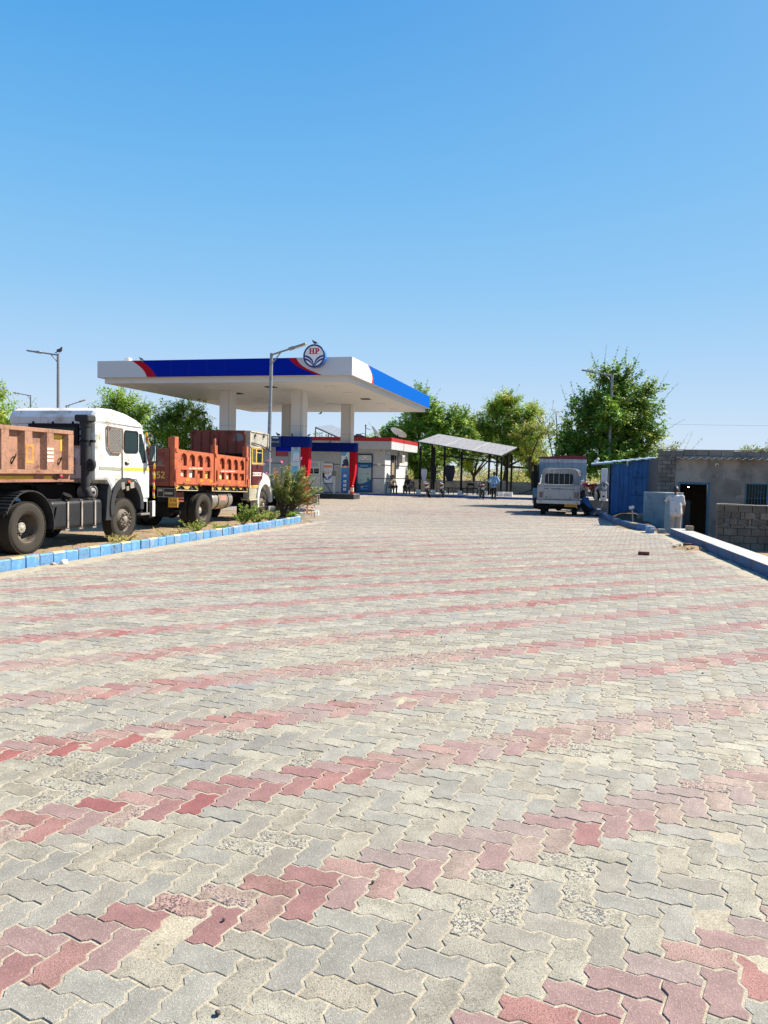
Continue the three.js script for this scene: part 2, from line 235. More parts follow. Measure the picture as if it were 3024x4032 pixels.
const faceTex = [
  tex(1024, (u, v) => { const w = wormAt(u, v), a = fbm(u * 5, v * 5, 301, 4, 5), b = fbm(u * 170, v * 170, 311, 2, 170); return 0.74 + 0.19 * w + 0.2 * (a - 0.5) + 0.18 * (b - 0.5); }, true, 0.6),
  tex(1024, (u, v) => { const [d, , id] = cells(u, v, 120, 321), a = fbm(u * 6, v * 6, 331, 4, 6), b = fbm(u * 190, v * 190, 341, 2, 190), w = wormAt(u, v) * 0.5 * sm(0.4, 0.7, a); let k = 0.78 + 0.2 * (a - 0.5) + 0.3 * (b - 0.5) + 0.12 * w; if (id > 0.86 && d < 0.34) k *= 0.55; if (id < 0.05 && d < 0.3) k *= 1.25; return [k, k * 0.99, k * 0.96]; }, true, 0.6),
  tex(1024, (u, v) => { const [d, d2, id] = cells(u, v, 84, 351), a = fbm(u * 7, v * 7, 361, 4, 7), b = fbm(u * 150, v * 150, 371, 2, 150); const st = id > 0.5 ? sm(0.05, 0.13, d2 - d) : 0; const k = 0.84 + 0.25 * (a - 0.5) + 0.3 * (b - 0.5), s = id > 0.78 ? 0.36 + 0.2 * b : 0.6 + 0.2 * b; const q = st * sm(0.42, 0.62, a + 0.04); return [lerp(k, s, q), lerp(k * 0.985, s, q), lerp(k * 0.945, s * 1.04, q)]; }, true, 0.6),
];
const faceBump = [tex(1024, (u, v) => 0.5 * wormAt(u, v) + 0.35 * fbm(u * 170, v * 170, 311, 2, 170), false, 0.6), tex(1024, (u, v) => { const [d] = cells(u, v, 120, 321); return 0.35 * sm(0.5, 0, d) + 0.6 * fbm(u * 190, v * 190, 341, 2, 190); }, false, 0.6), tex(1024, (u, v) => { const [d, d2, id] = cells(u, v, 84, 351); return (id > 0.5 ? sm(0, 0.3, d2 - d) : 0.2) * 0.8 + 0.2 * fbm(u * 150, v * 150, 371, 2, 150); }, false, 0.6)];
const paverMat = (k, rgb) => mat(rgb, { roughness: 1, map: faceTex[k], bumpMap: faceBump[k], bumpScale: [0.0018, 0.0014, 0.003][k] });
const geos = [0, 1, 2].map((k) => Array.from({ length: 6 }, () => paverGeo([0.009, 0.014, 0.022][k], [2, 2, 3][k], [0.036, 0.04, 0.046][k], [0, 0.5, 1][k])));
const GREYS = [[0.415, 0.4, 0.345], [0.44, 0.425, 0.365], [0.465, 0.45, 0.385], [0.45, 0.42, 0.35], [0.38, 0.368, 0.318], [0.475, 0.455, 0.39], [0.42, 0.39, 0.325], [0.34, 0.33, 0.29], [0.385, 0.39, 0.37]];
const REDS = [[0.41, 0.15, 0.145], [0.43, 0.23, 0.215], [0.445, 0.3, 0.275], [0.445, 0.35, 0.315], [0.41, 0.235, 0.22], [0.37, 0.18, 0.175]];
// red worn and faded farther off; mask also paints light into the farther blocks
const farFadeAndLight = (x, z) => sm(-2.4, -6.5, z - 0.25 * Math.abs(x + 1)) * (0.75 + 0.5 * (fbm(x * 0.3 + 7, z * 0.3 + 77, 441, 3) - 0.3));
{
  const list = [], u0 = 3.03, v0 = 24.47; // one red block corner read off the photograph
  const add = (u, v, vert, m) => {
    const cu = vert ? u - 0.5 : u + 1, cv = vert ? v + 1 : v + 0.5, xp = cu * PW, zp = -cv * PW, x = xp * PC - zp * PS, z = xp * PS + zp * PC;
    if (!onPaving(x, z)) return;
    const up = u * PW, vp = -v * PW; list.push({ x: up * PC - vp * PS, z: up * PS + vp * PC, cx: x, cz: z, vert, red: ((m % 3) + 3) % 3 === 0 });
  };
  for (let n = -700; n < 700; n++) for (let m = -160; m < 160; m++) {
    const u = u0 + n + 2 * m, v = v0 + n - 2 * m; if (v < -14 || v > 440 || u < -330 || u > 60) continue;
    add(u, v, false, m); add(u + 3, v - 1, true, m);
  }
  const F = V(0, 0, 0), inv = new THREE.Matrix4(); camera.updateMatrixWorld(); inv.copy(camera.matrixWorldInverse.copy(camera.matrixWorld).invert());
  for (const p of list) { F.set(p.cx, 0, p.cz).applyMatrix4(inv); p.d = Math.hypot(p.cx, 1.7, p.cz); p.seen = F.z < 0 && Math.abs(F.x / F.z) < 0.52 && Math.abs(F.y / F.z) < 0.7; }
  list.sort((a, b) => (b.seen - a.seen) || a.d - b.d);
  const bins = new Map(), q = new THREE.Quaternion(), M4 = new THREE.Matrix4(), E3 = new THREE.Euler();
  list.forEach((p, i) => {
    const tone = 0.85 + 0.12 * farFadeAndLight(p.cx, p.cz) + 0.26 * fbm(p.cx * 0.16 + 31.7, p.cz * 0.16 + 18.2, 431, 3), n1 = fbm(p.cx * 0.55 + 40, p.cz * 0.55 + 90, 401, 3), n2 = fbm(p.cx * 0.22 + 70, p.cz * 0.22 + 130, 411, 3), r = rnd(), r2 = rnd();  // near blocks darker, far ones paler: a light gradient painted into their colour
    const wear = n1 * 1.1 + (r - 0.5) * 0.75 + 0.12 * sm(0.6, -1.6, p.cx) * sm(-9, -2, p.cz);
    const k = wear > 0.9 ? 2 : wear > 0.58 ? 1 : 0;
    let ci, pal = p.red ? REDS : GREYS;
    if (p.red) { const f = clamp(n2 * 1.3 - 0.42 + (r2 - 0.5) * 0.6 + (k === 2 ? 0.25 : 0) + 0.62 * farFadeAndLight(p.cx, p.cz)); ci = f < 0.25 ? (r < 0.6 ? 0 : 5) : f < 0.48 ? (r < 0.7 ? 1 : 4) : f < 0.75 ? 2 : 3; }
    else { const f = n2 * 0.85 + (r2 - 0.5) * 0.75 + 0.2 * farFadeAndLight(p.cx, p.cz) - 0.04; ci = f < 0.12 ? 7 : f < 0.24 ? 4 : f < 0.42 ? 0 : f < 0.55 ? 1 : f < 0.68 ? (r < 0.5 ? 3 : 2) : f < 0.8 ? 2 : 5; if (hash(i, 3, 9) > 0.97) ci = 8; if (n2 > 0.55 && hash(i, 4, 9) > 0.8) ci = 3; if (hash(i, 7, 9) > 0.93) ci = 6; }
    const sunk = hash(i, 5, 9) > 0.9985 ? -0.0045 : 0, g = geos[k][(hash(i, 8, 9) * 6) | 0];
    E3.set(rr(-0.007, 0.007), PHI * -1 + (p.vert ? Math.PI / 2 : 0), rr(-0.007, 0.007)); q.setFromEuler(E3);
    const y = rr(-0.0012, 0.0012) + sunk;
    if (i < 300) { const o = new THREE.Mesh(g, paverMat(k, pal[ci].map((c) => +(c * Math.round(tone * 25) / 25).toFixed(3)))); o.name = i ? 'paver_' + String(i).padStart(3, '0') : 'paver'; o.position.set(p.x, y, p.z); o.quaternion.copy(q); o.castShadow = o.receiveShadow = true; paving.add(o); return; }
    const key = k + '_' + geos[k].indexOf(g); if (!bins.has(key)) bins.set(key, { g, k, m: [], c: [] });
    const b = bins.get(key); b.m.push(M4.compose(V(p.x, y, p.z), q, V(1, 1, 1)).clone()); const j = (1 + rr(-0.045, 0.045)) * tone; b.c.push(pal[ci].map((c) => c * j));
  });
  for (const b of bins.values()) {
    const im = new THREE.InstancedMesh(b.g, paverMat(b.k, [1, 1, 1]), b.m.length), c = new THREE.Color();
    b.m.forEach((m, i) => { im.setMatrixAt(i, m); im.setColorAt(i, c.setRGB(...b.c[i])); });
    im.name = 'paver_field'; im.userData.kind = 'stuff'; im.castShadow = im.receiveShadow = true; paving.add(im);
  }
  console.log('pavers', list.length);
}
// ---------------------------------------------------------------- kerbs of painted blocks
const paint = {
  blue: mat([1, 1, 1], { roughness: 0.65, map: T.kerb }), blueB: mat([0.12, 0.3, 0.56], { roughness: 0.62, map: T.rusty }), cream: mat([0.6, 0.49, 0.27], { roughness: 0.7, map: T.grime }), dull: mat([0.33, 0.37, 0.4], { roughness: 0.75, map: T.plaster }),
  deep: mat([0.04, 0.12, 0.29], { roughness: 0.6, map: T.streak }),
};
function kerbRun(name, label, path, len, creamEvery, mats, h = 0.185, w = 0.15, off = 0) {
  const k = thing(name, label, 'kerb', [path[0][0], 0, path[0][1]]), c = new THREE.CurvePath();
  const pts = path.map(([x, z]) => V(x, 0, z)); for (let i = 0; i < pts.length - 1; i++) c.add(new THREE.LineCurve3(pts[i], pts[i + 1]));
  const L = c.getLength(), n = Math.round(L / len);
  for (let i = 0; i < n; i++) {
    const a = c.getPointAt(i / n), b = c.getPointAt((i + 1) / n), m = a.clone().add(b).multiplyScalar(0.5), ang = Math.atan2(b.x - a.x, b.z - a.z), l = a.distanceTo(b) - rr(0.01, 0.024);
    const prf = shp([[-w / 2, -0.05], [w / 2, -0.05], [w / 2, h - 0.055], [w / 2 - 0.02, h - 0.02], [w / 2 - 0.06, h], [-w / 2 + 0.02, h], [-w / 2, h - 0.02]]);
    const g = ext(prf, l - 0.016, 0.008).translate(0, 0, -l / 2 + 0.008);
    const top = (i + off) % creamEvery === 0;
    xf(g, 0, 0, 0, rr(-0.01, 0.01), rr(-0.018, 0.018), rr(-0.03, 0.03)); xf(g, m.x + rr(-0.008, 0.008), rr(-0.006, 0.006), m.z, 0, ang, 0);
    const s = mesh('kerb_stone', g, mats[i % mats.length], k);
    if (top) { const q = ext(shp([[w / 2 - 0.012, h - 0.07], [w / 2 + 0.003, h - 0.065], [w / 2 + 0.003, h - 0.052], [w / 2 - 0.0185, h - 0.0165], [w / 2 - 0.059, h + 0.0035], [-w / 2 + 0.02, h + 0.0035], [-w / 2 - 0.003, h - 0.02], [-w / 2 + 0.01, h - 0.03]]), l - 0.03, 0.003).translate(0, 0, -l / 2 + 0.015); xf(q, m.x, 0.001, m.z, 0, ang, 0); mesh('cream_top', q, paint.cream, s); }
  }
  return k;
}
kerbRun('painted_kerb', 'long blue kerb with cream topped blocks below the two parked trucks', [[-8.92, -2.6], [-8.92, -18], [-9.1, -23.8], [-9.55, -24.75]], 0.335, 3, [paint.blue, paint.blueB, paint.blue], 0.185, 0.15, 1);
kerbRun('bed_kerb', 'faded grey blue kerb curving behind the flowering oleander bush', [[-10.05, -25.6], [-9.65, -26.6], [-9.9, -27.9], [-10.9, -28.9], [-12.4, -29.3]], 0.55, 4, [paint.dull, mat([0.45, 0.47, 0.47], { roughness: 0.75, map: T.plaster })], 0.19, 0.22, 3);
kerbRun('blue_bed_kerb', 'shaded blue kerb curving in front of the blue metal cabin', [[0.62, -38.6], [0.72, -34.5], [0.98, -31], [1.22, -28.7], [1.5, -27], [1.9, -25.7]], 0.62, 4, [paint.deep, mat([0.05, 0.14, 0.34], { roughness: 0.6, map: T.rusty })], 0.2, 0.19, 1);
{ // short white banded stone that ends the kerb, and the pale cube beside it
  const t = tag(new THREE.Group(), 'short blue kerb post with two white bands by the sandy paving edge', 'kerb post'); t.name = 'kerb_post'; t.position.set(1.98, 0, -24.95); scene.add(t); BASE.set(t, V(1.98, 0, -24.95));
  mesh('post_body', xf(ext(shp([[-0.11, -0.03], [0.11, -0.03], [0.11, 0.17], [0.07, 0.215], [-0.11, 0.215]]), 0.3, 0.012).translate(0, 0, -0.15), 1.98, 0, -24.95, 0, 0.08), paint.blue, t);
  for (const [y, d] of [[0.204, 0], [0.145, 0.01]]) mesh('white_band', bx(1.99, 2.1 + d, y - 0.014, y + 0.016, -24.83, -24.79 + d), C.white, t);
  tag(mesh('block_cube', rbox(0.2, 0.2, 0.2, 0.01, 2.34, 0.02, -25.25, 0, 0.1), paint.dull, null), 'pale blue painted cube lying in the shade beside the banded kerb post', 'concrete block');
}
{ // dark soil in the kerbed bed, its colour also painting the missing building shade
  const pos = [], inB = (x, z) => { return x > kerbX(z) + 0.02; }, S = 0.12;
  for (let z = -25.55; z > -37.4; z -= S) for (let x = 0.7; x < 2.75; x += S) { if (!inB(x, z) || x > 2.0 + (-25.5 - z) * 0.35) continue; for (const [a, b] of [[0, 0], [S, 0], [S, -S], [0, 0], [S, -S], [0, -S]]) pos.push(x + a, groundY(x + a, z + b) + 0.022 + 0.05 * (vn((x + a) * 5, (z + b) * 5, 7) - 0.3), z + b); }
  const g = new THREE.BufferGeometry(); g.setAttribute('position', new THREE.Float32BufferAttribute(pos, 3)); g.computeVertexNormals(); struct('soil_and_shade', g, mat([0.11, 0.085, 0.06], { roughness: 1, map: T.dirt }));
}
{ // low wide painted wall on the right
  const t = thing('low_wall', 'low blue sided wall with wide white top along the right paving edge', 'low wall', [2.8, 0, -20]);
  const P = [[2.5, -24.4], [2.98, -24.4], [3.58, -15.5], [4.1, -8], [3.62, -8], [3.16, -14.7]], wob = [];
  const body = ext(shp(P.map(([x, z]) => [x, -z])), 0.55, 0.012); xf(body, 0, -0.36, 0, -Math.PI / 2); mesh('wall_body', body, mat([0.05, 0.13, 0.3], { roughness: 0.75, map: T.rusty }), t);
  const cap = ext(shp(P.map(([x, z], i) => [x + (i < 1 || i > 3 ? 0.006 : -0.004), -z + (i < 2 ? -0.006 : 0)])), 0.012, 0.003); xf(cap, 0, 0.19, 0, -Math.PI / 2); mesh('white_top', cap, mat([0.5, 0.52, 0.54], { roughness: 0.9, map: T.plaster }), t);
  for (let i = 0; i < 22; i++) { const z = rr(-24, -9), u = (z + 24.4) / 9.7, x = lerp(2.5, 3.16, u) - 0.004; mesh('rusty_chip', xf(ext(shp(Array.from({ length: 7 }, (_, k) => [Math.cos(k * 0.9) * rr(0.02, 0.09), Math.sin(k * 0.9) * rr(0.008, 0.025)])), 0.004), x - 0.004, rr(0.13, 0.175), z, 0, -Math.PI / 2 + 0.06), mat([0.3, 0.13, 0.05], { roughness: 0.9 }), t); }
}

// ---------------------------------------------------------------- filling station canopy
const NAVY = mat([0.001, 0.016, 0.3], { specularIntensity: 0.08, roughness: 0.7 }), SBLUE = mat([0.002, 0.09, 0.4], { specularIntensity: 0.05, roughness: 0.8 }), SRED = mat([0.42, 0.01, 0.02], { specularIntensity: 0.1, roughness: 0.75 }), SWHITE = mat([0.58, 0.58, 0.58], { roughness: 0.6 });
{
  const X0 = -23.47, X1 = -10.33, Z0 = -33.4, Z1 = -51.3, Y0 = 6.04, Y1 = 6.85;
  const t = thing('canopy', 'large filling station canopy with blue fascia on square white columns', 'canopy', [-16.9, 0, -42]);
  const fas = mesh('fascia', [bx(X0, X1, Y0, Y1, Z0, Z0 - 0.12), bx(X0, X1, Y0, Y1, Z1, Z1 + 0.12), bx(X0, X0 + 0.12, Y0, Y1, Z0 - 0.12, Z1 + 0.12), bx(X1 - 0.12, X1, Y0, Y1, Z0 - 0.12, Z1 + 0.12), bx(X0 + 0.12, X1 - 0.12, Y1 - 0.2, Y1 - 0.15, Z0 - 0.12, Z1 + 0.12)], mat([0.54, 0.56, 0.59], { roughness: 0.6 }), t);
  const side = (pts, mt, name, where) => { const g = ext(pts, 0.006); if (where === 'front') xf(g, 0, 0, Z0 - 0.001); else xf(g, X1 - 0.001, 0, 0, 0, Math.PI / 2); mesh(name, g, mt, fas); };
  const arc = (x0, y0, x1, y1, b, n = 10) => Array.from({ length: n + 1 }, (_, i) => { const s = i / n; return [lerp(x0, x1, s) + b * Math.sin(s * Math.PI) , lerp(y0, y1, s)]; });
  const yA = Y0 + 0.006, yB = Y1 - 0.006;
  const r1 = arc(-13.4, yB, -11.95, yA, -0.24), r2 = arc(-13.02, yB, -11.75, yA, -0.28), l1 = arc(-21.05, yB, -20.2, yA, 0.12), l2 = arc(-21.55, yB, -20.72, yA, 0.16);
  const nP = 7, xs = (k) => lerp(-20.4, -13.7, k / nP);
  side([...l1, ...[...r1].reverse()], NAVY, 'blue_panel', 'front');
  side([...r2, ...[...r1].reverse()].map(([x, y]) => [x, y]), SRED, 'red_swoosh', 'front'); side([...l1, ...[...l2].reverse()], SRED, 'red_swoosh', 'front');
  // right side: forward runs along +u = -z after the turn
  const q = (z, y) => [-z, y], A1 = arc(-Z0 + 2.62, yB, -Z0 + 3.6, yA, 0.32).map(([u, y]) => [u, y]), A2 = arc(-Z0 + 2.55, yB, -Z0 + 3.3, yA, 0.42);
  side([...A1, q(Z1 + 0.02, yA), q(Z1 + 0.02, yB)], SBLUE, 'blue_panel', 'side'); side([...A1, ...[...A2].reverse()], SRED, 'red_swoosh', 'side');
  for (let k = 0; k < 5; k++) mesh('panel_joint', bx(xs(k) - 0.006, xs(k) + 0.006, Y0 + 0.01, Y1 - 0.01, Z0 + 0.004, Z0 + 0.0075), mat([0.004, 0.02, 0.2]), fas);
  const xi0 = X0 + 0.25, xi1 = X1 - 0.25, zi0 = Z0 - 0.25, zi1 = Z1 + 0.25, ys = 5.78;
  mesh('drop_trim', [bx(xi0, xi1, ys, Y0 + 0.05, zi0, zi0 - 0.1), bx(xi0, xi1, ys, Y0 + 0.05, zi1, zi1 + 0.1), bx(xi0, xi0 + 0.1, ys, Y0 + 0.05, zi0 - 0.1, zi1 + 0.1), bx(xi1 - 0.1, xi1, ys, Y0 + 0.05, zi0 - 0.1, zi1 + 0.1), bx(X0 + 0.1, X1 - 0.1, Y0 + 0.012, Y0 + 0.03, Z0 - 0.1, Z1 + 0.1)], SWHITE, t);
  const soffit = mesh('soffit', [bx(xi0 + 0.1, xi1 - 0.1, ys + 0.02, ys + 0.06, zi0 - 0.1, zi1 + 0.1)], mat([0.66, 0.64, 0.6], { roughness: 0.5, map: T.fine }), t);
  const pm = mat([0.7, 0.69, 0.66], { roughness: 0.5 }), nS = 52;
  for (let k = 0; k < nS; k++) { const z = lerp(zi0 - 0.12, zi1 + 0.12, (k + 0.5) / nS), w = (zi0 - zi1) / nS; mesh('soffit_slat', bx(xi0 + 0.11, xi1 - 0.11, ys + 0.003, ys + 0.02, z - w / 2 + 0.006, z + w / 2 - 0.006), pm, soffit); }
  for (const x of [-21.6, -18.4, -15.2, -12.1]) for (const z of [-35.6, -38.6, -41.8, -45, -48.6]) {
    const dark = (x === -15.2 && z === -35.6) || (x === -12.1 && z === -41.8) || (x === -18.4 && z === -38.6);
    const l = mesh('ceiling_light', rbox(0.52, 0.03, 0.52, 0.01, x, ys - 0.01, z), dark ? C.dark : SWHITE, t); mesh('diffuser', bx(x - 0.2, x + 0.2, ys - 0.03, ys - 0.022, z - 0.2, z + 0.2), dark ? C.black : mat([0.75, 0.75, 0.72], { roughness: 0.3 }), l);
  }
  for (const [x, z] of [[-18.36, -37.35], [-18.2, -45.5], [-14.35, -37.35], [-14.3, -45.5]]) { const c = mesh('column', bx(x - 0.34, x + 0.34, 0.3, ys + 0.01, z - 0.3, z + 0.3, 0.02), SWHITE, t); mesh('column_joint', [bx(x - 0.345, x + 0.345, 3.95, 3.962, z - 0.304, z + 0.304), bx(x + 0.2, x + 0.215, 0.4, ys - 0.02, z + 0.296, z + 0.304)], C.grey, c); }
}
// station emblem: letters over two blue leaf arcs on a white disc
const emblem = canvasTex(512, 512, (g) => {
  g.fillStyle = '#fff'; g.fillRect(0, 0, 512, 512); g.translate(256, 256);
  g.lineWidth = 22; g.strokeStyle = '#17306f'; g.beginPath(); g.arc(0, 0, 240, 0, 7); g.stroke();
  g.fillStyle = '#c8102e'; g.font = 'bold 172px serif'; g.textAlign = 'center'; g.lineWidth = 9; g.strokeStyle = '#c8102e'; g.save(); g.scale(1.02, 1); g.fillText('HP', 0, -48); g.strokeText('HP', 0, -48); g.restore();
  g.save(); g.beginPath(); g.arc(0, 0, 228, 0, 7); g.clip(); g.fillStyle = '#1b3f92';
  for (const s of [-1, 1]) {
    g.save(); g.scale(s, 1);
    g.beginPath(); g.moveTo(-4, 232); g.bezierCurveTo(10, 90, 70, -2, 240, -22); g.lineTo(240, 22); g.bezierCurveTo(120, 34, 50, 110, 8, 232); g.fill();
    g.beginPath(); g.moveTo(10, 236); g.bezierCurveTo(44, 140, 110, 66, 240, 44); g.lineTo(240, 92); g.bezierCurveTo(150, 100, 70, 160, 22, 240); g.fill();
    g.restore();
  }
  g.restore();
});
function roundSign(name, label, x, y, z, R, turn) {
  const t = thing(name, label, 'round sign', [x, y, z], null, true, turn);
  mesh('drum', cyl(R, R, 0.26, 0, 0, 0, Math.PI / 2, 0, 0, 40), mat([0.03, 0.16, 0.6], { roughness: 0.4 }), t);
  mesh('rim', tor(R - 0.012, 0.018, 0, 0, 0.13, 0, 0, 0, 48, 8), mat([0.01, 0.03, 0.16], { roughness: 0.4 }), t);
  mesh('face', xf(new THREE.CircleGeometry(R - 0.02, 48), 0, 0, 0.135), printMat(emblem, { tint: 0.78 }), t, { uv: true }); return t;
}
roundSign('round_sign', 'round HP emblem sign on the front fascia near its right corner', -12.04, 6.87, -33.22, 0.52, 0);
roundSign('round_sign', 'round blue rimmed emblem sign half hidden over the left end of the canopy', -23.5, 6.72, -37.9, 0.62, -Math.PI / 2);
tag(mesh('junction_box', rbox(0.3, 0.28, 0.3, 0.03, -22.35, 6.98, -34.3), C.white, null), 'small white box on the canopy roof beside the half hidden emblem', 'box');

// ---------------------------------------------------------------- pump islands with their portals
const diesel = canvasTex(256, 256, (g) => { g.fillStyle = '#0b1e52'; g.fillRect(0, 0, 256, 256); g.fillStyle = '#fff'; g.fillRect(70, 18, 130, 18); g.fillStyle = '#9fb7a8'; g.font = 'bold 62px sans-serif'; g.textAlign = 'center'; g.fillText('Diesel', 128, 150); });
const banner = canvasTex(160, 1024, (g) => {
  const b = g.createLinearGradient(0, 380, 0, 1024); b.addColorStop(0, '#2f8fc9'); b.addColorStop(0.5, '#1466b3'); b.addColorStop(1, '#0d4f98'); g.fillStyle = '#cfe3ee'; g.fillRect(0, 0, 160, 1024); g.fillStyle = b; g.fillRect(0, 380, 160, 644);
  g.fillStyle = '#2aa0d0'; g.beginPath(); g.moveTo(0, 0); g.lineTo(120, 0); g.lineTo(70, 90); g.lineTo(0, 80); g.fill(); g.fillStyle = '#fff'; g.font = 'bold 20px sans-serif'; g.fillText('HP PAY', 12, 45);
  g.fillStyle = '#33405a'; g.beginPath(); g.ellipse(84, 230, 52, 70, 0.3, 0, 7); g.fill(); g.fillRect(20, 290, 130, 50); g.fillStyle = '#20293a'; g.beginPath(); g.arc(98, 130, 17, 0, 7); g.arc(40, 320, 30, 0, 7); g.arc(128, 320, 30, 0, 7); g.fill();
  g.fillStyle = '#e2572b'; g.fillRect(14, 356, 132, 34); g.fillStyle = '#fff'; g.font = 'bold 24px sans-serif'; g.fillText('power', 40, 382);
  for (const y of [560, 700, 800, 900]) { g.fillStyle = '#fff'; g.fillRect(52, y, 52, 52); g.fillStyle = '#456'; g.beginPath(); g.arc(78, y + 26, 15, 0, 7); g.fill(); g.fillStyle = '#5db3e6'; g.fillRect(20, y + 70, 120, 5); }
  g.fillStyle = '#a03040'; g.fillRect(60, 500, 40, 30);
});
const poster = canvasTex(384, 640, (g) => { // emblem poster
  g.fillStyle = '#e9ecef'; g.fillRect(0, 0, 384, 640); g.fillStyle = '#e87b3a'; g.fillRect(26, 60, 332, 84); g.fillStyle = '#f6c9a5'; g.font = 'bold 44px sans-serif'; g.textAlign = 'center'; g.fillText('HP POWER PETROL', 192, 118, 310);
  g.strokeStyle = '#1b3f92'; g.lineWidth = 9; g.beginPath(); g.arc(192, 370, 165, 0, 7); g.stroke(); g.fillStyle = '#d96a28'; g.font = 'bold 120px serif'; g.fillText('HP', 192, 350);
  g.save(); g.beginPath(); g.arc(192, 370, 160, 0, 7); g.clip(); g.fillStyle = '#1b3f92'; for (const s of [-1, 1]) { g.save(); g.translate(192, 370); g.scale(s, 1); for (const o of [0, 40]) { g.beginPath(); g.moveTo(6 + o * 0.2, 165); g.bezierCurveTo(24, 80 + o, 80, 30 + o, 170, 10 + o); g.lineTo(170, 38 + o); g.bezierCurveTo(100, 50 + o, 50, 100 + o, 14 + o * 0.2, 165); g.fill(); } g.restore(); } g.restore();
});
const phonePrint = canvasTex(192, 320, (g) => { g.fillStyle = '#d5dde2'; g.fillRect(0, 0, 192, 320); g.strokeStyle = '#2a3a6a'; g.lineWidth = 9; g.beginPath(); g.roundRect(10, 10, 172, 300, 22); g.stroke(); g.fillStyle = '#20305c'; g.fillRect(58, 10, 76, 16); const b = g.createLinearGradient(0, 30, 0, 160); b.addColorStop(0, '#5fa3bd'); b.addColorStop(1, '#d5dde2'); g.fillStyle = b; g.fillRect(22, 34, 148, 110); g.fillStyle = '#9fb2bd'; for (let y = 160; y < 250; y += 16) g.fillRect(34, y, 124, 4); g.fillStyle = '#41506a'; g.font = 'bold 26px sans-serif'; g.fillText('HPCL', 62, 285); });
function island(name, label, x0, x1, z, dz) { const t = thing(name, label, 'pump island', [(x0 + x1) / 2, 0, z]); mesh('plinth', bx(x0, x1, -0.02, 0.3, z - dz, z + dz, 0.02), mat([0.03, 0.03, 0.033], { roughness: 0.6, map: T.grime }), t); mesh('top_slab', bx(x0 + 0.02, x1 - 0.02, 0.3, 0.315, z - dz + 0.02, z + dz - 0.02), mat([0.3, 0.3, 0.3], { roughness: 0.8, map: T.plaster }), t); return t; }
island('pump_island', 'dark raised pump island at the front of the canopy behind the oleander', -20.2, -13.42, -37.15, 0.62);
island('pump_island', 'dark raised pump island at the rear of the canopy near the extinguisher', -20.2, -13.5, -45.15, 0.66);
function portal(label, x0, x1, z, redX0, redX1, yT, yB) {
  const t = thing('pump_portal', label, 'portal sign', [x1, 0.31, z]);
  mesh('header', [bx(x0, x1 - 0.2, yB, yT, z - 0.26, z + 0.2), cyl(0.2, 0.2, yT - yB, x1 - 0.2, (yT + yB) / 2, z, 0, 0, 0, 24), bx(x1 - 0.2, x1 - 0.001, yB, yT, z - 0.26, z)], mat([0.001, 0.011, 0.15], { specularIntensity: 0.2, roughness: 0.5 }), t);  // darker copy of NAVY, canopy shade painted into the header colour
  const leg = prof([[0, 0], [1, 0], [1, 1], [0, 1]], 0, 1); const g = new THREE.BufferGeometry(); g.copy(ext(shp([[redX0, yB], [redX1, yB], [redX1 - 0.02, yB - 0.8], [redX1 - 0.07, yB - 1.4], [redX0 + 0.12, 0.55], [redX0 + 0.02, 0.55]]), 0.36, 0.02)); mesh('red_leg', xf(g, 0, 0, z - 0.24), SRED, t);
  mesh('white_foot', bx(redX0 - 0.04, redX0 + 0.16, 0.315, 0.56, z - 0.2, z + 0.1), C.white, t); return t;
}
const p1 = portal('front blue pump portal with Diesel plate and red leg behind the oleander', -15.48, -13.4, -36.5, -13.84, -13.42, 3.39, 2.85);
mesh('diesel_plate', bx(-15.5, -14.86, 2.83, 3.38, -36.3, -36.22, 0.02), NAVY, p1); sheet('diesel_print', 0.6, 0.5, diesel, p1, -15.18, 3.1, -36.212);
mesh('blue_strip', bx(-15.2, -14.38, 2.64, 2.845, -36.42, -36.34), NAVY, p1); mesh('red_strip', bx(-15.2, -14.55, 2.38, 2.635, -36.42, -36.345), mat([0.3, 0.02, 0.03], { roughness: 0.5 }), p1);
mesh('pale_panel', bx(-14.36, -13.88, 0.33, 2.845, -36.5, -36.36), SWHITE, p1); sheet('phone_print', 0.42, 0.72, phonePrint, p1, -14.1, 2.47, -36.352); mesh('teal_panel', bx(-14.34, -14.0, 0.9, 1.9, -36.36, -36.352), mat([0.12, 0.4, 0.58]), p1);
const p2 = portal('rear blue pump portal with sporty tall banner and curved red leg', -18.6, -13.5, -45, -13.93, -13.53, 3.42, 2.88);
mesh('banner_board', bx(-14.48, -13.95, 0.32, 2.87, -44.98, -44.93), SWHITE, p2); sheet('banner_print', 0.5, 2.5, banner, p2, -14.21, 1.6, -44.925);
mesh('white_post', bx(-14.98, -14.83, 0.32, 1.7, -45, -44.9), SWHITE, p2); mesh('card_machine', rbox(0.22, 0.32, 0.14, 0.02, -14.9, 1.55, -44.85), C.grey, p2);
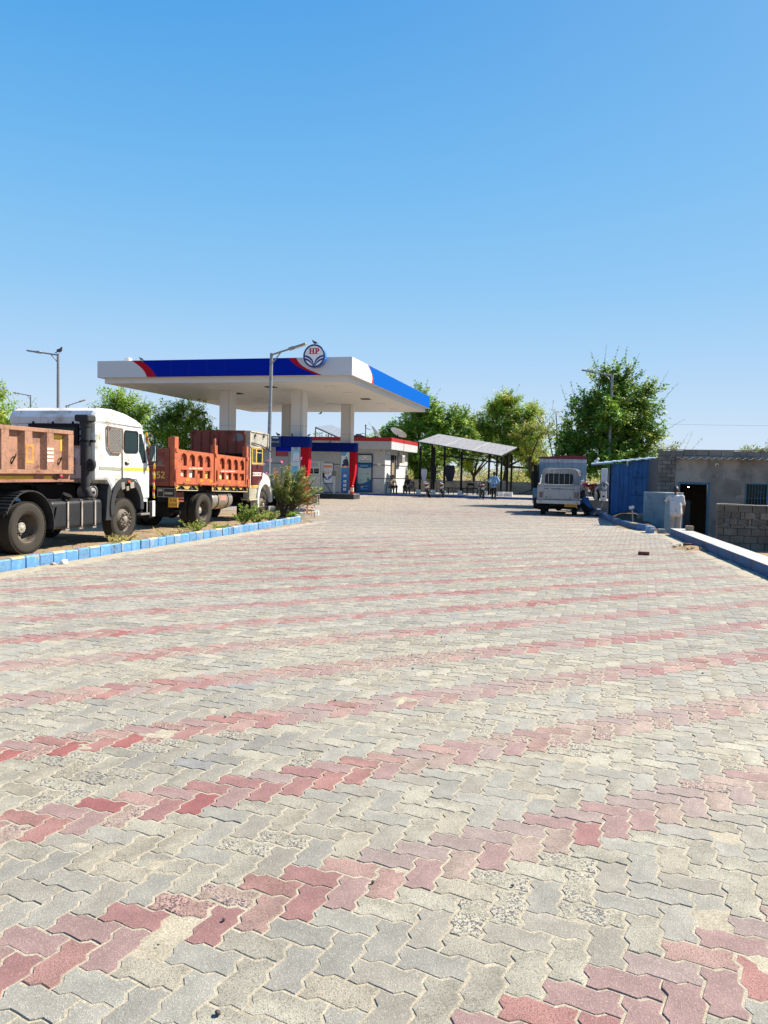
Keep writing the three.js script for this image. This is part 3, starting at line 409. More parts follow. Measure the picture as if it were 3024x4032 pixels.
function dispenser(label, x, z) {
  const t = thing('fuel_dispenser', label, 'fuel dispenser', [x, 0.315, z], 'fuel dispensers on the islands'), y = 0.315;
  mesh('cabinet', bx(x - 0.42, x + 0.42, y, y + 1.05, z - 0.26, z + 0.26, 0.03), C.white, t);
  mesh('head', bx(x - 0.42, x + 0.42, y + 1.08, y + 1.95, z - 0.24, z + 0.24, 0.03), C.white, t);
  for (const s of [-1, 1]) { const d = mesh('display', bx(x + s * 0.19 - 0.15, x + s * 0.19 + 0.15, y + 1.2, y + 1.5, z + 0.24, z + 0.256), C.black, t); mesh('screen', bx(x + s * 0.19 - 0.09, x + s * 0.19 + 0.09, y + 1.3, y + 1.44, z + 0.256, z + 0.26), mat([0.12, 0.15, 0.13], { roughness: 0.2 }), d); }
  mesh('price_panel', bx(x - 0.3, x + 0.3, y + 1.62, y + 1.86, z + 0.24, z + 0.25), mat([0.45, 0.5, 0.52]), t);
  mesh('blue_arc', xf(ext((() => { const s = new THREE.Shape(); s.moveTo(-0.4, 0); s.absarc(-0.4, 0, 0.46, 0, Math.PI / 2); s.lineTo(-0.4, 0); return s; })(), 0.004), x, y + 0.12, z + 0.261), NAVY, t);
  mesh('side_post', bx(x + 0.44, x + 0.54, y, y + 1.95, z - 0.14, z + 0.18, 0.02), mat([0.6, 0.62, 0.62], { roughness: 0.4 }), t);
  const nz = mesh('nozzle', [rbox(0.08, 0.3, 0.14, 0.02, x + 0.6, y + 1.1, z + 0.05), rod([x + 0.6, y + 1.2, z + 0.08], [x + 0.66, y + 1.38, z + 0.16], 0.018)], C.black, t);
  mesh('hose', tube([[x + 0.6, y + 1, z + 0.06], [x + 0.63, y + 0.75, z + 0.14], [x + 0.85, y + 0.5, z + 0.2], [x + 1.05, y + 0.25, z + 0.22], [x + 1.1, y + 0.02, z + 0.2]], 0.02), C.black, t);
  return t;
}
dispenser('white fuel dispenser with a black hose on the rear island left of the tall banner', -16.2, -45);
dispenser('white fuel dispenser hidden behind the oleander on the front island', -16.9, -37.1);
{
  const t = thing('fire_extinguisher', 'red fire extinguisher standing at the foot of the rear red leg', 'fire extinguisher', [-13.68, 0.315, -44.68]), [x, y, z] = [-13.68, 0.315, -44.68];
  mesh('cylinder', xf(lathe([[0, 0], [0.1, 0], [0.11, 0.02], [0.11, 0.44], [0.08, 0.52], [0.03, 0.55], [0, 0.55]], 18), x, y, z), C.plasticRed, t); mesh('label', cyl(0.112, 0.112, 0.24, x, y + 0.27, z), mat([0.6, 0.5, 0.45]), t); mesh('valve', [cyl(0.02, 0.02, 0.08, x, y + 0.58, z), box(0.12, 0.02, 0.03, x + 0.03, y + 0.62, z)], C.black, t);
}
{ // low wooden stool in front of the island
  const t = thing('wooden_stool', 'low weathered wooden stool on the paving right of the oleander', 'stool', [-13.1, 0, -36.1]), w = mat([0.38, 0.33, 0.26], { roughness: 0.85, map: T.bark }), [x, z] = [-13.05, -36.15];
  for (const sx of [-1, 1]) for (const sz of [-1, 1]) mesh('leg', bar([x + sx * 0.24, 0, z + sz * 0.15], [x + sx * 0.21, 0.5, z + sz * 0.13], 0.05), w, t);
  mesh('seat', [bx(x - 0.26, x + 0.26, 0.49, 0.52, z - 0.18, z - 0.06), bx(x - 0.26, x + 0.26, 0.49, 0.52, z - 0.05, z + 0.06), bx(x - 0.26, x + 0.26, 0.49, 0.52, z + 0.07, z + 0.18)], w, t);
  for (const y of [0.17, 0.33]) mesh('stretcher', [bx(x - 0.22, x + 0.22, y, y + 0.045, z + 0.12, z + 0.16), bx(x - 0.22, x + 0.22, y, y + 0.045, z - 0.16, z - 0.12)], w, t);
}

// ---------------------------------------------------------------- station office, its yard platform and back wall
const PY = 0.15;
struct('platform', [bx(-30, 2.6, -0.05, PY, -53.6, -61)], mat([0.4, 0.39, 0.37], { roughness: 0.85, map: T.plaster }));
tag(mesh('platform_edge', Array.from({ length: 42 }, (_, i) => bx(-30 + i * 0.78 + 0.006, -30 + (i + 1) * 0.78 - 0.006, -0.05, PY + 0.004, -53.42, -53.62, 0.012)), mat([0.02, 0.09, 0.3], { roughness: 0.6, map: T.streak }), null), 'straight dark blue edging along the platform of the office and shed', 'edging');
{
  const X0 = -24.5, X1 = -14.2, Z0 = -54.5, Z1 = -62, H = 3.34, t = thing('office_building', 'white flat roofed station office with a red parapet band', 'building', [-19, PY, -58]);
  const wm = mat([0.52, 0.54, 0.57], { roughness: 0.8, map: T.grime });
  mesh('wall', [bx(X0, X1, PY, H, Z0, Z0 - 0.2), bx(X0, X1, PY, H, Z1, Z1 + 0.2), bx(X0, X0 + 0.2, PY, H, Z0 - 0.2, Z1 + 0.2), bx(X1 - 0.2, X1, PY, H, Z0 - 0.2, Z1 + 0.2)], wm, t);
  mesh('roof', [bx(X0 - 0.7, X1 + 0.64, H, 3.91, Z0 + 0.7, Z1 - 0.7), bx(X0 - 0.68, X1 + 0.62, 3.91, 3.94, Z0 + 0.68, Z1 - 0.68)], mat([0.45, 0.47, 0.5], { roughness: 0.8, map: T.grime }), t);
  const rb = mat([0.45, 0.015, 0.025], { roughness: 0.5, map: T.fine }); mesh('red_band', [bx(X0 - 0.71, X1 + 0.65, 3.91, 4.19, Z0 + 0.71, Z0 + 0.6), bx(X0 - 0.71, X1 + 0.65, 3.91, 4.19, Z1 - 0.71, Z1 - 0.6), bx(X0 - 0.71, X0 - 0.6, 3.91, 4.19, Z0 + 0.6, Z1 - 0.6), bx(X1 + 0.54, X1 + 0.65, 3.91, 4.19, Z0 + 0.6, Z1 - 0.6)], rb, t);
  for (const y of [2.2, 1.21]) mesh('dark_groove', [bx(X0, -16.4, y - 0.025, y + 0.025, Z0 + 0.012, Z0), bx(-15.12, X1 + 0.012, y - 0.025, y + 0.025, Z0 + 0.012, Z0), bx(X1, X1 + 0.012, y - 0.025, y + 0.025, Z0, Z1)], C.dark, t);
  const blue = mat([0.01, 0.035, 0.14], { roughness: 0.35 });
  const door = mesh('entrance', [bx(-16.8, -15.12, 0.17, 3.0, Z0 + 0.02, Z0 + 0.001)], C.dark, t); mesh('door_frame', [bx(-16.34, -15.12, 2.92, 3.0, Z0 + 0.1, Z0 + 0.02), bx(-16.34, -16.26, 0.17, 2.92, Z0 + 0.1, Z0 + 0.02), bx(-15.2, -15.12, 0.17, 2.92, Z0 + 0.1, Z0 + 0.02), bx(-16.26, -15.2, 2.28, 2.35, Z0 + 0.1, Z0 + 0.02)], blue, door);
  const dp = canvasTex(256, 512, (g) => { g.fillStyle = '#9fb3b4'; g.fillRect(0, 0, 256, 512); g.fillStyle = '#1b5a92'; g.beginPath(); g.moveTo(0, 0); g.lineTo(256, 0); g.lineTo(256, 60); g.quadraticCurveTo(128, 110, 0, 60); g.fill(); g.fillStyle = '#7fc1e0'; g.font = 'bold 34px sans-serif'; g.fillText('Welcome', 40, 48); g.fillStyle = '#174f86'; g.beginPath(); g.moveTo(0, 360); g.quadraticCurveTo(130, 380, 256, 270); g.lineTo(256, 512); g.lineTo(0, 512); g.fill(); g.fillStyle = '#1d2f49'; g.font = 'bold 34px sans-serif'; g.fillText('24', 165, 190); g.font = '15px sans-serif'; g.fillText('hours service', 40, 190); g.fillStyle = '#2e7d4f'; g.fillRect(175, 255, 46, 56); g.fillStyle = '#2d6a8f'; g.font = 'bold 22px sans-serif'; g.fillText('Diesel  81', 20, 300); g.fillText('Petrol', 20, 336); g.fillStyle = '#d9c34a'; g.fillRect(64, 412, 46, 22); g.fillStyle = '#5aa1cc'; g.fillRect(120, 400, 90, 12); g.fillRect(60, 452, 130, 12); });
  sheet('door_poster', 1.04, 2.06, dp, door, -15.73, 1.24, Z0 + 0.05); const dl = canvasTex(256, 140, (g) => { g.fillStyle = '#b9c6c8'; g.fillRect(0, 0, 256, 140); g.drawImage(emblem.image, 88, 8, 80, 80); g.fillStyle = '#20506e'; g.fillRect(30, 104, 196, 10); }); sheet('logo_panel', 1.04, 0.55, dl, door, -15.73, 2.635, Z0 + 0.05);
  const hp = mesh('poster_board', bx(-19.1, -18.14, 0.74, 2.3, Z0 + 0.05, Z0), blue, t); sheet('poster_print', 0.86, 1.46, poster, hp, -18.62, 1.52, Z0 + 0.056);
  mesh('notice_board', bx(-17.95, -17.35, 1.1, 2.05, Z0 + 0.04, Z0), mat([0.5, 0.52, 0.52], { map: T.plaster }), t);
  mesh('switch_box', rbox(0.26, 0.18, 0.1, 0.02, -14.62, 2.25, Z0 + 0.05), C.white, t);
  const win = mesh('side_window', bx(X1, X1 + 0.05, 1.2, 2.98, -56.2, -57.75), C.dark, t); mesh('window_sash', [bx(X1 + 0.05, X1 + 0.08, 1.25, 2.4, -56.25, -57.0), bx(X1 + 0.05, X1 + 0.09, 1.2, 2.98, -57.02, -57.08)], mat([0.35, 0.28, 0.2], { map: T.bark }), win);
  const ac = mesh('air_conditioner', rbox(0.36, 0.6, 0.85, 0.03, X1 + 0.24, 2.72, -58.7), mat([0.6, 0.58, 0.52], { map: T.grime }), t); for (let k = 0; k < 9; k++) mesh('grille_bar', bx(X1 + 0.425, X1 + 0.432, 2.5 + k * 0.05, 2.52 + k * 0.05, -58.35, -59.05), C.grey, ac);
  mesh('conduit', [tube([[X1 + 0.1, 3.34, -58.2], [X1 + 0.12, 3.2, -58.2], [X1 + 0.14, 2.9, -58.3]], 0.02), rod([X1 + 0.66, 4.15, -57.6], [X1 + 0.66, 3.0, -57.6], 0.012), tube([[X1 + 0.05, 2.4, -58.3], [X1 + 0.1, 2.2, -57.9], [X1 + 0.05, 2.0, -57.8]], 0.025)], C.black, t);
  const cam = mesh('camera_bracket', [rod([X1 + 0.02, 3.2, -54.7], [X1 + 0.2, 3.12, -54.55], 0.018), rod([X1 - 0.3, 3.3, Z0 + 0.05], [X1 - 0.3, 3.15, Z0 + 0.2], 0.02)], C.grey, t); mesh('cctv_camera', [cyl(0.05, 0.05, 0.22, X1 + 0.24, 3.1, -54.5, 0, 0, 1.3), sph(0.06, X1 - 0.3, 3.12, Z0 + 0.22)], C.white, cam);
}
const RY = 3.94;
{
  const t = thing('water_tank', 'black plastic water tank lying low on the office roof', 'water tank', [-17, RY, -57]);
  mesh('tank_body', xf(lathe([[0, 0], [0.48, 0], [0.55, 0.06], [0.55, 0.16], [0.57, 0.18], [0.55, 0.22], [0.55, 0.36], [0.57, 0.39], [0.5, 0.46], [0.25, 0.56], [0, 0.58]], 24), -17, RY, -57), C.black, t); mesh('lid', cyl(0.2, 0.22, 0.07, -17, RY + 0.6, -57), C.dark, t); mesh('pipe', tube([[-16.9, RY + 0.62, -57], [-16.7, RY + 0.68, -57], [-16.45, RY + 0.6, -57], [-16.44, RY + 0.1, -57]], 0.02), C.grey, t);
  const d = (label, x, z, R, tilt, turn) => { const q = thing('satellite_dish', label, 'satellite dish', [x, RY, z], null, true, turn), pr = []; for (let i = 0; i <= 8; i++) pr.push([R * i / 8, 0.28 * R * (i / 8) ** 2]); for (let i = 8; i >= 0; i--) pr.push([R * i / 8, 0.28 * R * (i / 8) ** 2 - 0.015]); mesh('dish', xf(lathe(pr, 30), 0, 0.72, 0, tilt, 0, 0), mat([0.6, 0.58, 0.52], { roughness: 0.6, map: T.grime }), q); mesh('mast', [rod([0, 0, 0], [0, 0.72, 0], 0.035), rod([-0.3, 0, 0.2], [0, 0.6, 0], 0.02), rod([0.3, 0, 0.2], [0, 0.6, 0], 0.02)], C.dark, q); const f = V(0, R * 1.1, 0).applyEuler(new THREE.Euler(tilt, 0, 0)).add(V(0, 0.72, 0)), e = V(0, 0.25 * R, R * 0.95).applyEuler(new THREE.Euler(tilt, 0, 0)).add(V(0, 0.72, 0)); mesh('feed_arm', [rod(e, f, 0.015), sph(0.06, f.x, f.y, f.z)], C.dark, q); };
  d('pale satellite dish tilted upright on the office roof beside the black mast', -15.75, -57.2, 0.62, 0.9, 1.9); d('second pale satellite dish seen edge on at the office roof corner', -14.35, -58.8, 0.7, 0.55, 2.4);
  const m = thing('roof_mast', 'thin black mast with a crooked top on the office roof', 'mast', [-16.42, RY, -56.9]); mesh('pole', [rod([-16.42, RY, -56.9], [-16.42, 5.2, -56.9], 0.035), rod([-16.42, 5.05, -56.9], [-16.05, 4.9, -56.9], 0.02), sph(0.06, -16.42, 5.22, -56.9, 1, 1.4, 1)], C.black, m);
  const s = thing('solar_panel', 'tilted solar panel on a black frame on the office roof', 'solar panel', [-19.4, RY, -57]); mesh('panel', quadBox([-20.37, 5.05, -56.6], [-18.3, 4.2, -56.6], [-17.6, 4.5, -58.4], [-19.7, 5.3, -58.4], 0.05), mat([0.3, 0.33, 0.36], { roughness: 0.25, map: T.fine }), s); mesh('frame', [bar([-20.37, RY, -56.6], [-20.37, 5.05, -56.6], 0.06), bar([-20.4, 5.02, -56.58], [-18.3, 4.16, -56.58], 0.06), bar([-19.3, RY, -56.6], [-19.3, 4.6, -56.6], 0.05), bar([-19.7, RY, -58.4], [-19.7, 5.25, -58.4], 0.05), bar([-17.65, RY, -58.4], [-17.65, 4.45, -58.4], 0.05)], C.black, s);
  for (const [x, k, l] of [[-19.95, 1, 'potted green plant on the office roof under the solar panel'], [-19.2, 0.7, 'smaller yellow green potted plant on the roof beside the panel leg']]) { const p = thing('potted_plant', l, 'plant', [x, RY, -56]); mesh('pot', xf(lathe([[0, 0], [0.11, 0], [0.15, 0.22], [0.13, 0.22], [0.12, 0.19], [0, 0.19]], 14), x, RY, -56), mat([0.3, 0.12, 0.06]), p); const g = []; for (let i = 0; i < 60; i++) { const a = rr(0, 6.3), r = rr(0, 0.3) * k, y = RY + 0.2 + rr(0, 0.45) * k; g.push(leaf(V(x + Math.cos(a) * r, y, -56 + Math.sin(a) * r), V(Math.cos(a), rr(0.2, 1), Math.sin(a)).normalize(), 0.2 * k, 0.06)); } mesh('foliage', g, leafMat([0.1, 0.17, 0.035]), p); }
}
function quadBox(a, b, c, d, h) { const up = (p) => [p[0], p[1] + h, p[2]], A = up(a), B = up(b), Cc = up(c), Dd = up(d); return mergeGeometries([quad(A, B, Cc, Dd), quad(d, c, b, a), quad(a, b, B, A), quad(b, c, Cc, B), quad(c, d, Dd, Cc), quad(d, a, A, Dd)].map(prep)); }
function leaf(p, dir, L, w) { const side = V(rr(-1, 1), rr(-1, 1), rr(-1, 1)).cross(dir).normalize().multiplyScalar(w / 2), m = p.clone().addScaledVector(dir, L * 0.45), e = p.clone().addScaledVector(dir, L); return quad(p, m.clone().add(side), e, m.clone().sub(side)); }
var leafMats;
function leafMat(rgb) { return mat(rgb, { phys: true, roughness: 0.55, side: THREE.DoubleSide }); }

// ---------------------------------------------------------------- open shed beside the office
{
  const A = [-12.23, 4.01, -56.5], B = [-11.21, 4.72, -59.5], Dd = [-5.82, 3.0, -54.8], Cc = [-4.95, 3.7, -57.8], t = thing('open_shed', 'open sided shed with a sloping grey sheet roof on black posts', 'shed', [-8.5, PY, -57]);
  const P = (s, r) => [0, 1, 2].map((i) => lerp(lerp(A[i], Dd[i], s), lerp(B[i], Cc[i], s), r)), sheetM = mat([0.25, 0.25, 0.26], { roughness: 0.8, metalness: 0, map: T.streak });
  for (let k = 0; k < 3; k++) { const s0 = k / 3 + (k ? 0.004 : 0), s1 = (k + 1) / 3 - 0.004; mesh('roof_sheet', quadBox(P(s0, 0), P(s1, 0), P(s1, 1), P(s0, 1), 0.05), sheetM, t); }
  for (let k = 1; k < 3; k++) { const a = P(k / 3, 0), b = P(k / 3, 1); mesh('roof_seam', bar([a[0], a[1] + 0.06, a[2]], [b[0], b[1] + 0.06, b[2]], 0.035, 0.02), SWHITE, t); }
  const post = (x, z, y1) => mesh('post', bx(x - 0.07, x + 0.07, PY, y1, z - 0.07, z + 0.07), C.black, t);
  for (const [x, z, y] of [[-11.86, -55.9, 3.7], [-11.3, -57.5, 3.9], [-10.83, -55.9, 3.6], [-10.38, -57.8, 3.9], [-8.76, -55.8, 3.3], [-6.93, -57.2, 3.2], [-6.14, -55.3, 2.95], [-5.8, -55.2, 2.9], [-5.53, -56.8, 3.2], [-5.27, -57.2, 3.2]]) post(x, z, y);
  const beam = (s0, r0, s1, r1) => { const a = P(s0, r0), b = P(s1, r1); mesh('beam', bar([a[0], a[1] - 0.08, a[2]], [b[0], b[1] - 0.08, b[2]], 0.1, 0.14), C.black, t); };
  beam(0.02, 0.15, 0.98, 0.15); beam(0.02, 0.9, 0.98, 0.9); beam(0.02, 0.1, 0.02, 0.95); beam(0.98, 0.1, 0.98, 0.95); beam(0.35, 0.1, 0.35, 0.95); beam(0.68, 0.1, 0.68, 0.95);
  mesh('truss', [bar([-10.3, 3.0, -55.8], [-6.0, 2.55, -55.4], 0.1), bar([-8.76, 3.1, -55.8], [-6.3, 2.9, -55.4], 0.05)], C.black, t);
  const fb = thing('footing_block', 'white footing block at the feet of the standing man in blue', 'concrete block', [-6.1, PY, -55.2], 'white footing blocks of the shed'); mesh('block', bx(-6.24, -5.94, PY, 0.46, -55.05, -55.35, 0.01), C.white, fb);
  for (const [x, z, l] of [[-5.75, -55.1, 'second white footing block from the left at the right end of the shed'], [-5.45, -55.3, 'third white footing block from the left at the right end of the shed'], [-5.13, -55.2, 'rightmost white footing block of the shed'], [-8.8, -55.5, 'white footing block under the middle post of the shed'], [-7.0, -55.9, 'white footing block just left of the lone motorbike'], [-11.9, -55.6, 'leftmost white footing block beside the office'], [-10.8, -55.7, 'white footing block behind the two left motorbikes']]) copy(fb, l, [x, PY, z]);
  tag(mesh('hanging_cloth', cloth(-11.55, 2.0, -55.85, 0.42, 0.85), mat([0.6, 0.6, 0.62], { side: THREE.DoubleSide }), null), 'white cloth hanging between the left posts of the shed', 'cloth'); tag(mesh('hanging_cloth', cloth(-11.0, 2.25, -56.6, 0.42, 1.35), mat([0.012, 0.012, 0.02], { side: THREE.DoubleSide }), null), 'long black garment hanging in the shed beside the white cloth', 'cloth'); tag(mesh('hanging_cloth', cloth(-9.75, 2.3, -56.6, 0.7, 1.2), mat([0.015, 0.016, 0.03], { side: THREE.DoubleSide }), null), 'wide dark jacket hanging in the middle of the shed', 'cloth');
  const b = thing('bench', 'long low dark bench along the back of the open shed', 'bench', [-8.2, PY, -57.6]); mesh('seat', bx(-10.2, -6.6, 0.58, 0.64, -57.4, -57.8), C.dark, b); for (const x of [-10, -8.9, -7.8, -6.8]) mesh('leg', bx(x - 0.03, x + 0.03, PY, 0.58, -57.45, -57.75), C.dark, b);
  const ch = thing('bench_chair', 'dark chair with arms standing in the middle of the shed', 'chair', [-8.2, PY, -56.6]); mesh('seat', bx(-8.45, -7.95, 0.5, 0.56, -56.4, -56.9), C.dark, ch); mesh('backrest', [bx(-8.45, -7.95, 0.85, 1.0, -56.88, -56.93), bx(-8.46, -8.42, 0.56, 1.0, -56.88, -56.93), bx(-7.98, -7.94, 0.56, 1.0, -56.88, -56.93)], C.dark, ch); for (const sx of [-8.43, -7.97]) { mesh('armrest', bx(sx - 0.03, sx + 0.03, 0.72, 0.76, -56.4, -56.9), C.dark, ch); for (const z of [-56.42, -56.88]) mesh('leg', bx(sx - 0.02, sx + 0.02, PY, 0.72, z - 0.02, z + 0.02), C.dark, ch); }
  const rl = thing('pipe_rail', 'thin pale pipe rail standing in front of the shed', 'rail', [-9.6, PY, -55.2]); mesh('rail', [rod([-10.2, PY, -55.2], [-10.2, 1.1, -55.2], 0.025), rod([-9.2, PY, -55.2], [-9.2, 1.1, -55.2], 0.025), rod([-10.2, 1.1, -55.2], [-9.2, 1.1, -55.2], 0.025)], C.grey, rl);
}
function cloth(x, y, z, w, h) { const g = new THREE.PlaneGeometry(w, h, 10, 12), p = g.attributes.position; for (let i = 0; i < p.count; i++) { const u = p.getX(i) / w, v = p.getY(i) / h; p.setZ(i, Math.sin(u * 13 + v * 2) * 0.05 * (0.6 - v)); p.setX(i, p.getX(i) * (0.85 + 0.25 * Math.sin(v * 4 + 1))); } g.computeVertexNormals(); return g.translate(x, y - h / 2, z); }
{
  const t = thing('boundary_wall', 'grey green compound wall running behind the shed and trees', 'wall', [-6, 0, -61.5]), m = mat([0.26, 0.27, 0.24], { roughness: 0.85, map: T.plaster });
  for (let k = 0; k < 9; k++) mesh('wall_panel', bx(-14.1 + k * 2.6 + 0.01, -14.1 + (k + 1) * 2.6 - 0.01, 0, 1.15, -61.2, -61.4), m, t); for (let k = 0; k <= 9; k++) mesh('pier', bx(-14.2 + k * 2.6, -14.0 + k * 2.6, 0, 1.19, -61.18, -61.42), m, t);
  const ty = thing('old_tyre', 'old black tyre leaning on the compound wall', 'tyre', [-3.4, PY, -60.8]); mesh('tyre', tor(0.4, 0.13, -3.4, 0.65, -60.85, 0.2, 0, 0), C.rubber, ty); const hs = tag(mesh('water_hose', tube([[-3.2, 0.2, -60.4], [-3.9, 0.55, -60.6], [-4.6, 0.32, -60.5], [-5.1, 0.2, -60.4]], 0.03), C.black, null), 'thin black hose looped from the old tyre', 'hose');
}
// ---------------------------------------------------------------- lorries
// wheel at a world point with its axle along x; side = +1 when the outer face looks to +x
function wheel(parent, x, y, z, R, w, kind, side, label) {
  const b = BASE.get(parent), g = new THREE.Group(); g.name = 'wheel'; g.position.set(x - b.x, y - b.y, z - b.z); parent.add(g); BASE.set(g, V(0, 0, 0)); if (label) g.userData.label = label;
  const ax = (q) => xf(q, 0, 0, 0, 0, 0, -side * Math.PI / 2); // lathe +y -> outer side
  const h = w / 2, r0 = R * 0.57, pr = [[r0, -h * 0.9], [R * 0.8, -h], [R * 0.95, -h * 0.9], [R * 0.985, -h * 0.7]];
  for (let i = 0; i <= 8; i++) { const y0 = lerp(-0.62, 0.62, i / 8) * h; pr.push([R, y0 - 0.008]); if (i < 8 && i % 2) pr.push([R, y0 + 0.002], [R - 0.014, y0 + 0.004], [R - 0.014, y0 + 0.014], [R, y0 + 0.016]); }
  pr.push([R * 0.985, h * 0.7], [R * 0.95, h * 0.9], [R * 0.88, h * 0.98], [R * 0.87, h * 1.0], [R * 0.8, h * 1.02], [R * 0.7, h], [R * 0.64, h * 0.97], [R * 0.63, h * 0.93], [r0, h * 0.85]);
  const tread = [ax(lathe(pr, 56))];
  if (kind !== 'plain') for (let i = 0; i < 58; i++) for (const s of [-1, 1]) { const a = (i + (s > 0 ? 0.5 : 0)) / 58 * Math.PI * 2, q = box(R * 0.075, 0.016, w * 0.34); xf(q, 0, R - 0.003, 0); xf(q, 0, 0, s * w * 0.3, 0, 0, a); tread.push(xf(q, 0, 0, 0, 0, Math.PI / 2, 0)); }
  mesh('tyre', tread, C.tyre, g);
  const rimM = mat([0.13, 0.11, 0.085], { roughness: 0.7, map: T.rusty });
  if (kind === 'rear') { // deep dish
    mesh('rim', ax(lathe([[r0, -h * 0.8], [r0 * 0.93, -h * 0.7], [r0 * 0.9, -h * 0.98], [r0 * 0.28, -h * 1.05], [r0 * 0.28, -h * 1.05 + 0.01], [r0 * 0.9, -h * 0.9], [r0 * 0.93, h * 0.3], [r0 * 0.97, h * 0.74], [r0 * 1.06, h * 0.9], [r0 * 1.08, h * 0.84], [r0, h * 0.6], [r0, -h * 0.7]], 40)), rimM, g);
    const hub = [ax(lathe([[0, -h * 1.04], [r0 * 0.36, -h * 1.04], [r0 * 0.36, h * -0.1], [r0 * 0.33, h * -0.04], [r0 * 0.14, h * -0.02], [r0 * 0.12, h * 0.08], [0, h * 0.1]], 26))]; for (let i = 0; i < 10; i++) { const a = i / 10 * Math.PI * 2; hub.push(sph(0.011, side * h * -0.02, Math.cos(a) * r0 * 0.29, Math.sin(a) * r0 * 0.29, 1, 1, 1, 8)); } mesh('hub', hub, mat([0.36, 0.34, 0.3], { roughness: 0.55, map: T.grime }), g);
  } else { // front wheel bulges out, ring of nuts
    const f = [ax(lathe([[r0 * 1.07, h * 0.9], [r0, h * 0.7], [r0 * 0.9, h * 0.55], [r0 * 0.86, h * 0.62], [r0 * 0.68, h * 1.05], [r0 * 0.42, h * 1.08], [r0 * 0.4, h * 0.9], [0, h * 0.9], [0, h * 0.8], [r0 * 0.5, h * 0.4], [r0 * 1.03, h * 0.6]], 40))]; mesh('rim', f, rimM, g);
    const hub = [ax(lathe([[0, h * 0.8], [r0 * 0.3, h * 0.8], [r0 * 0.3, h * 1.25], [r0 * 0.2, h * 1.36], [0, h * 1.4]], 22))]; for (let i = 0; i < 10; i++) { const a = i / 10 * Math.PI * 2; hub.push(ax(xf(new THREE.CylinderGeometry(0.02, 0.024, 0.07, 6), Math.cos(a) * r0 * 0.55, h * 1.12 + 0.02, Math.sin(a) * r0 * 0.55))); } mesh('hub', hub, mat([0.3, 0.27, 0.24], { roughness: 0.6, map: T.rusty }), g);
  }
  return g;
}
const cabWhite = mat([0.68, 0.68, 0.67], { roughness: 0.5, map: T.cab }), plasticGrey = mat([0.035, 0.037, 0.04], { specularIntensity: 0.5, roughness: 0.75, map: T.streak });
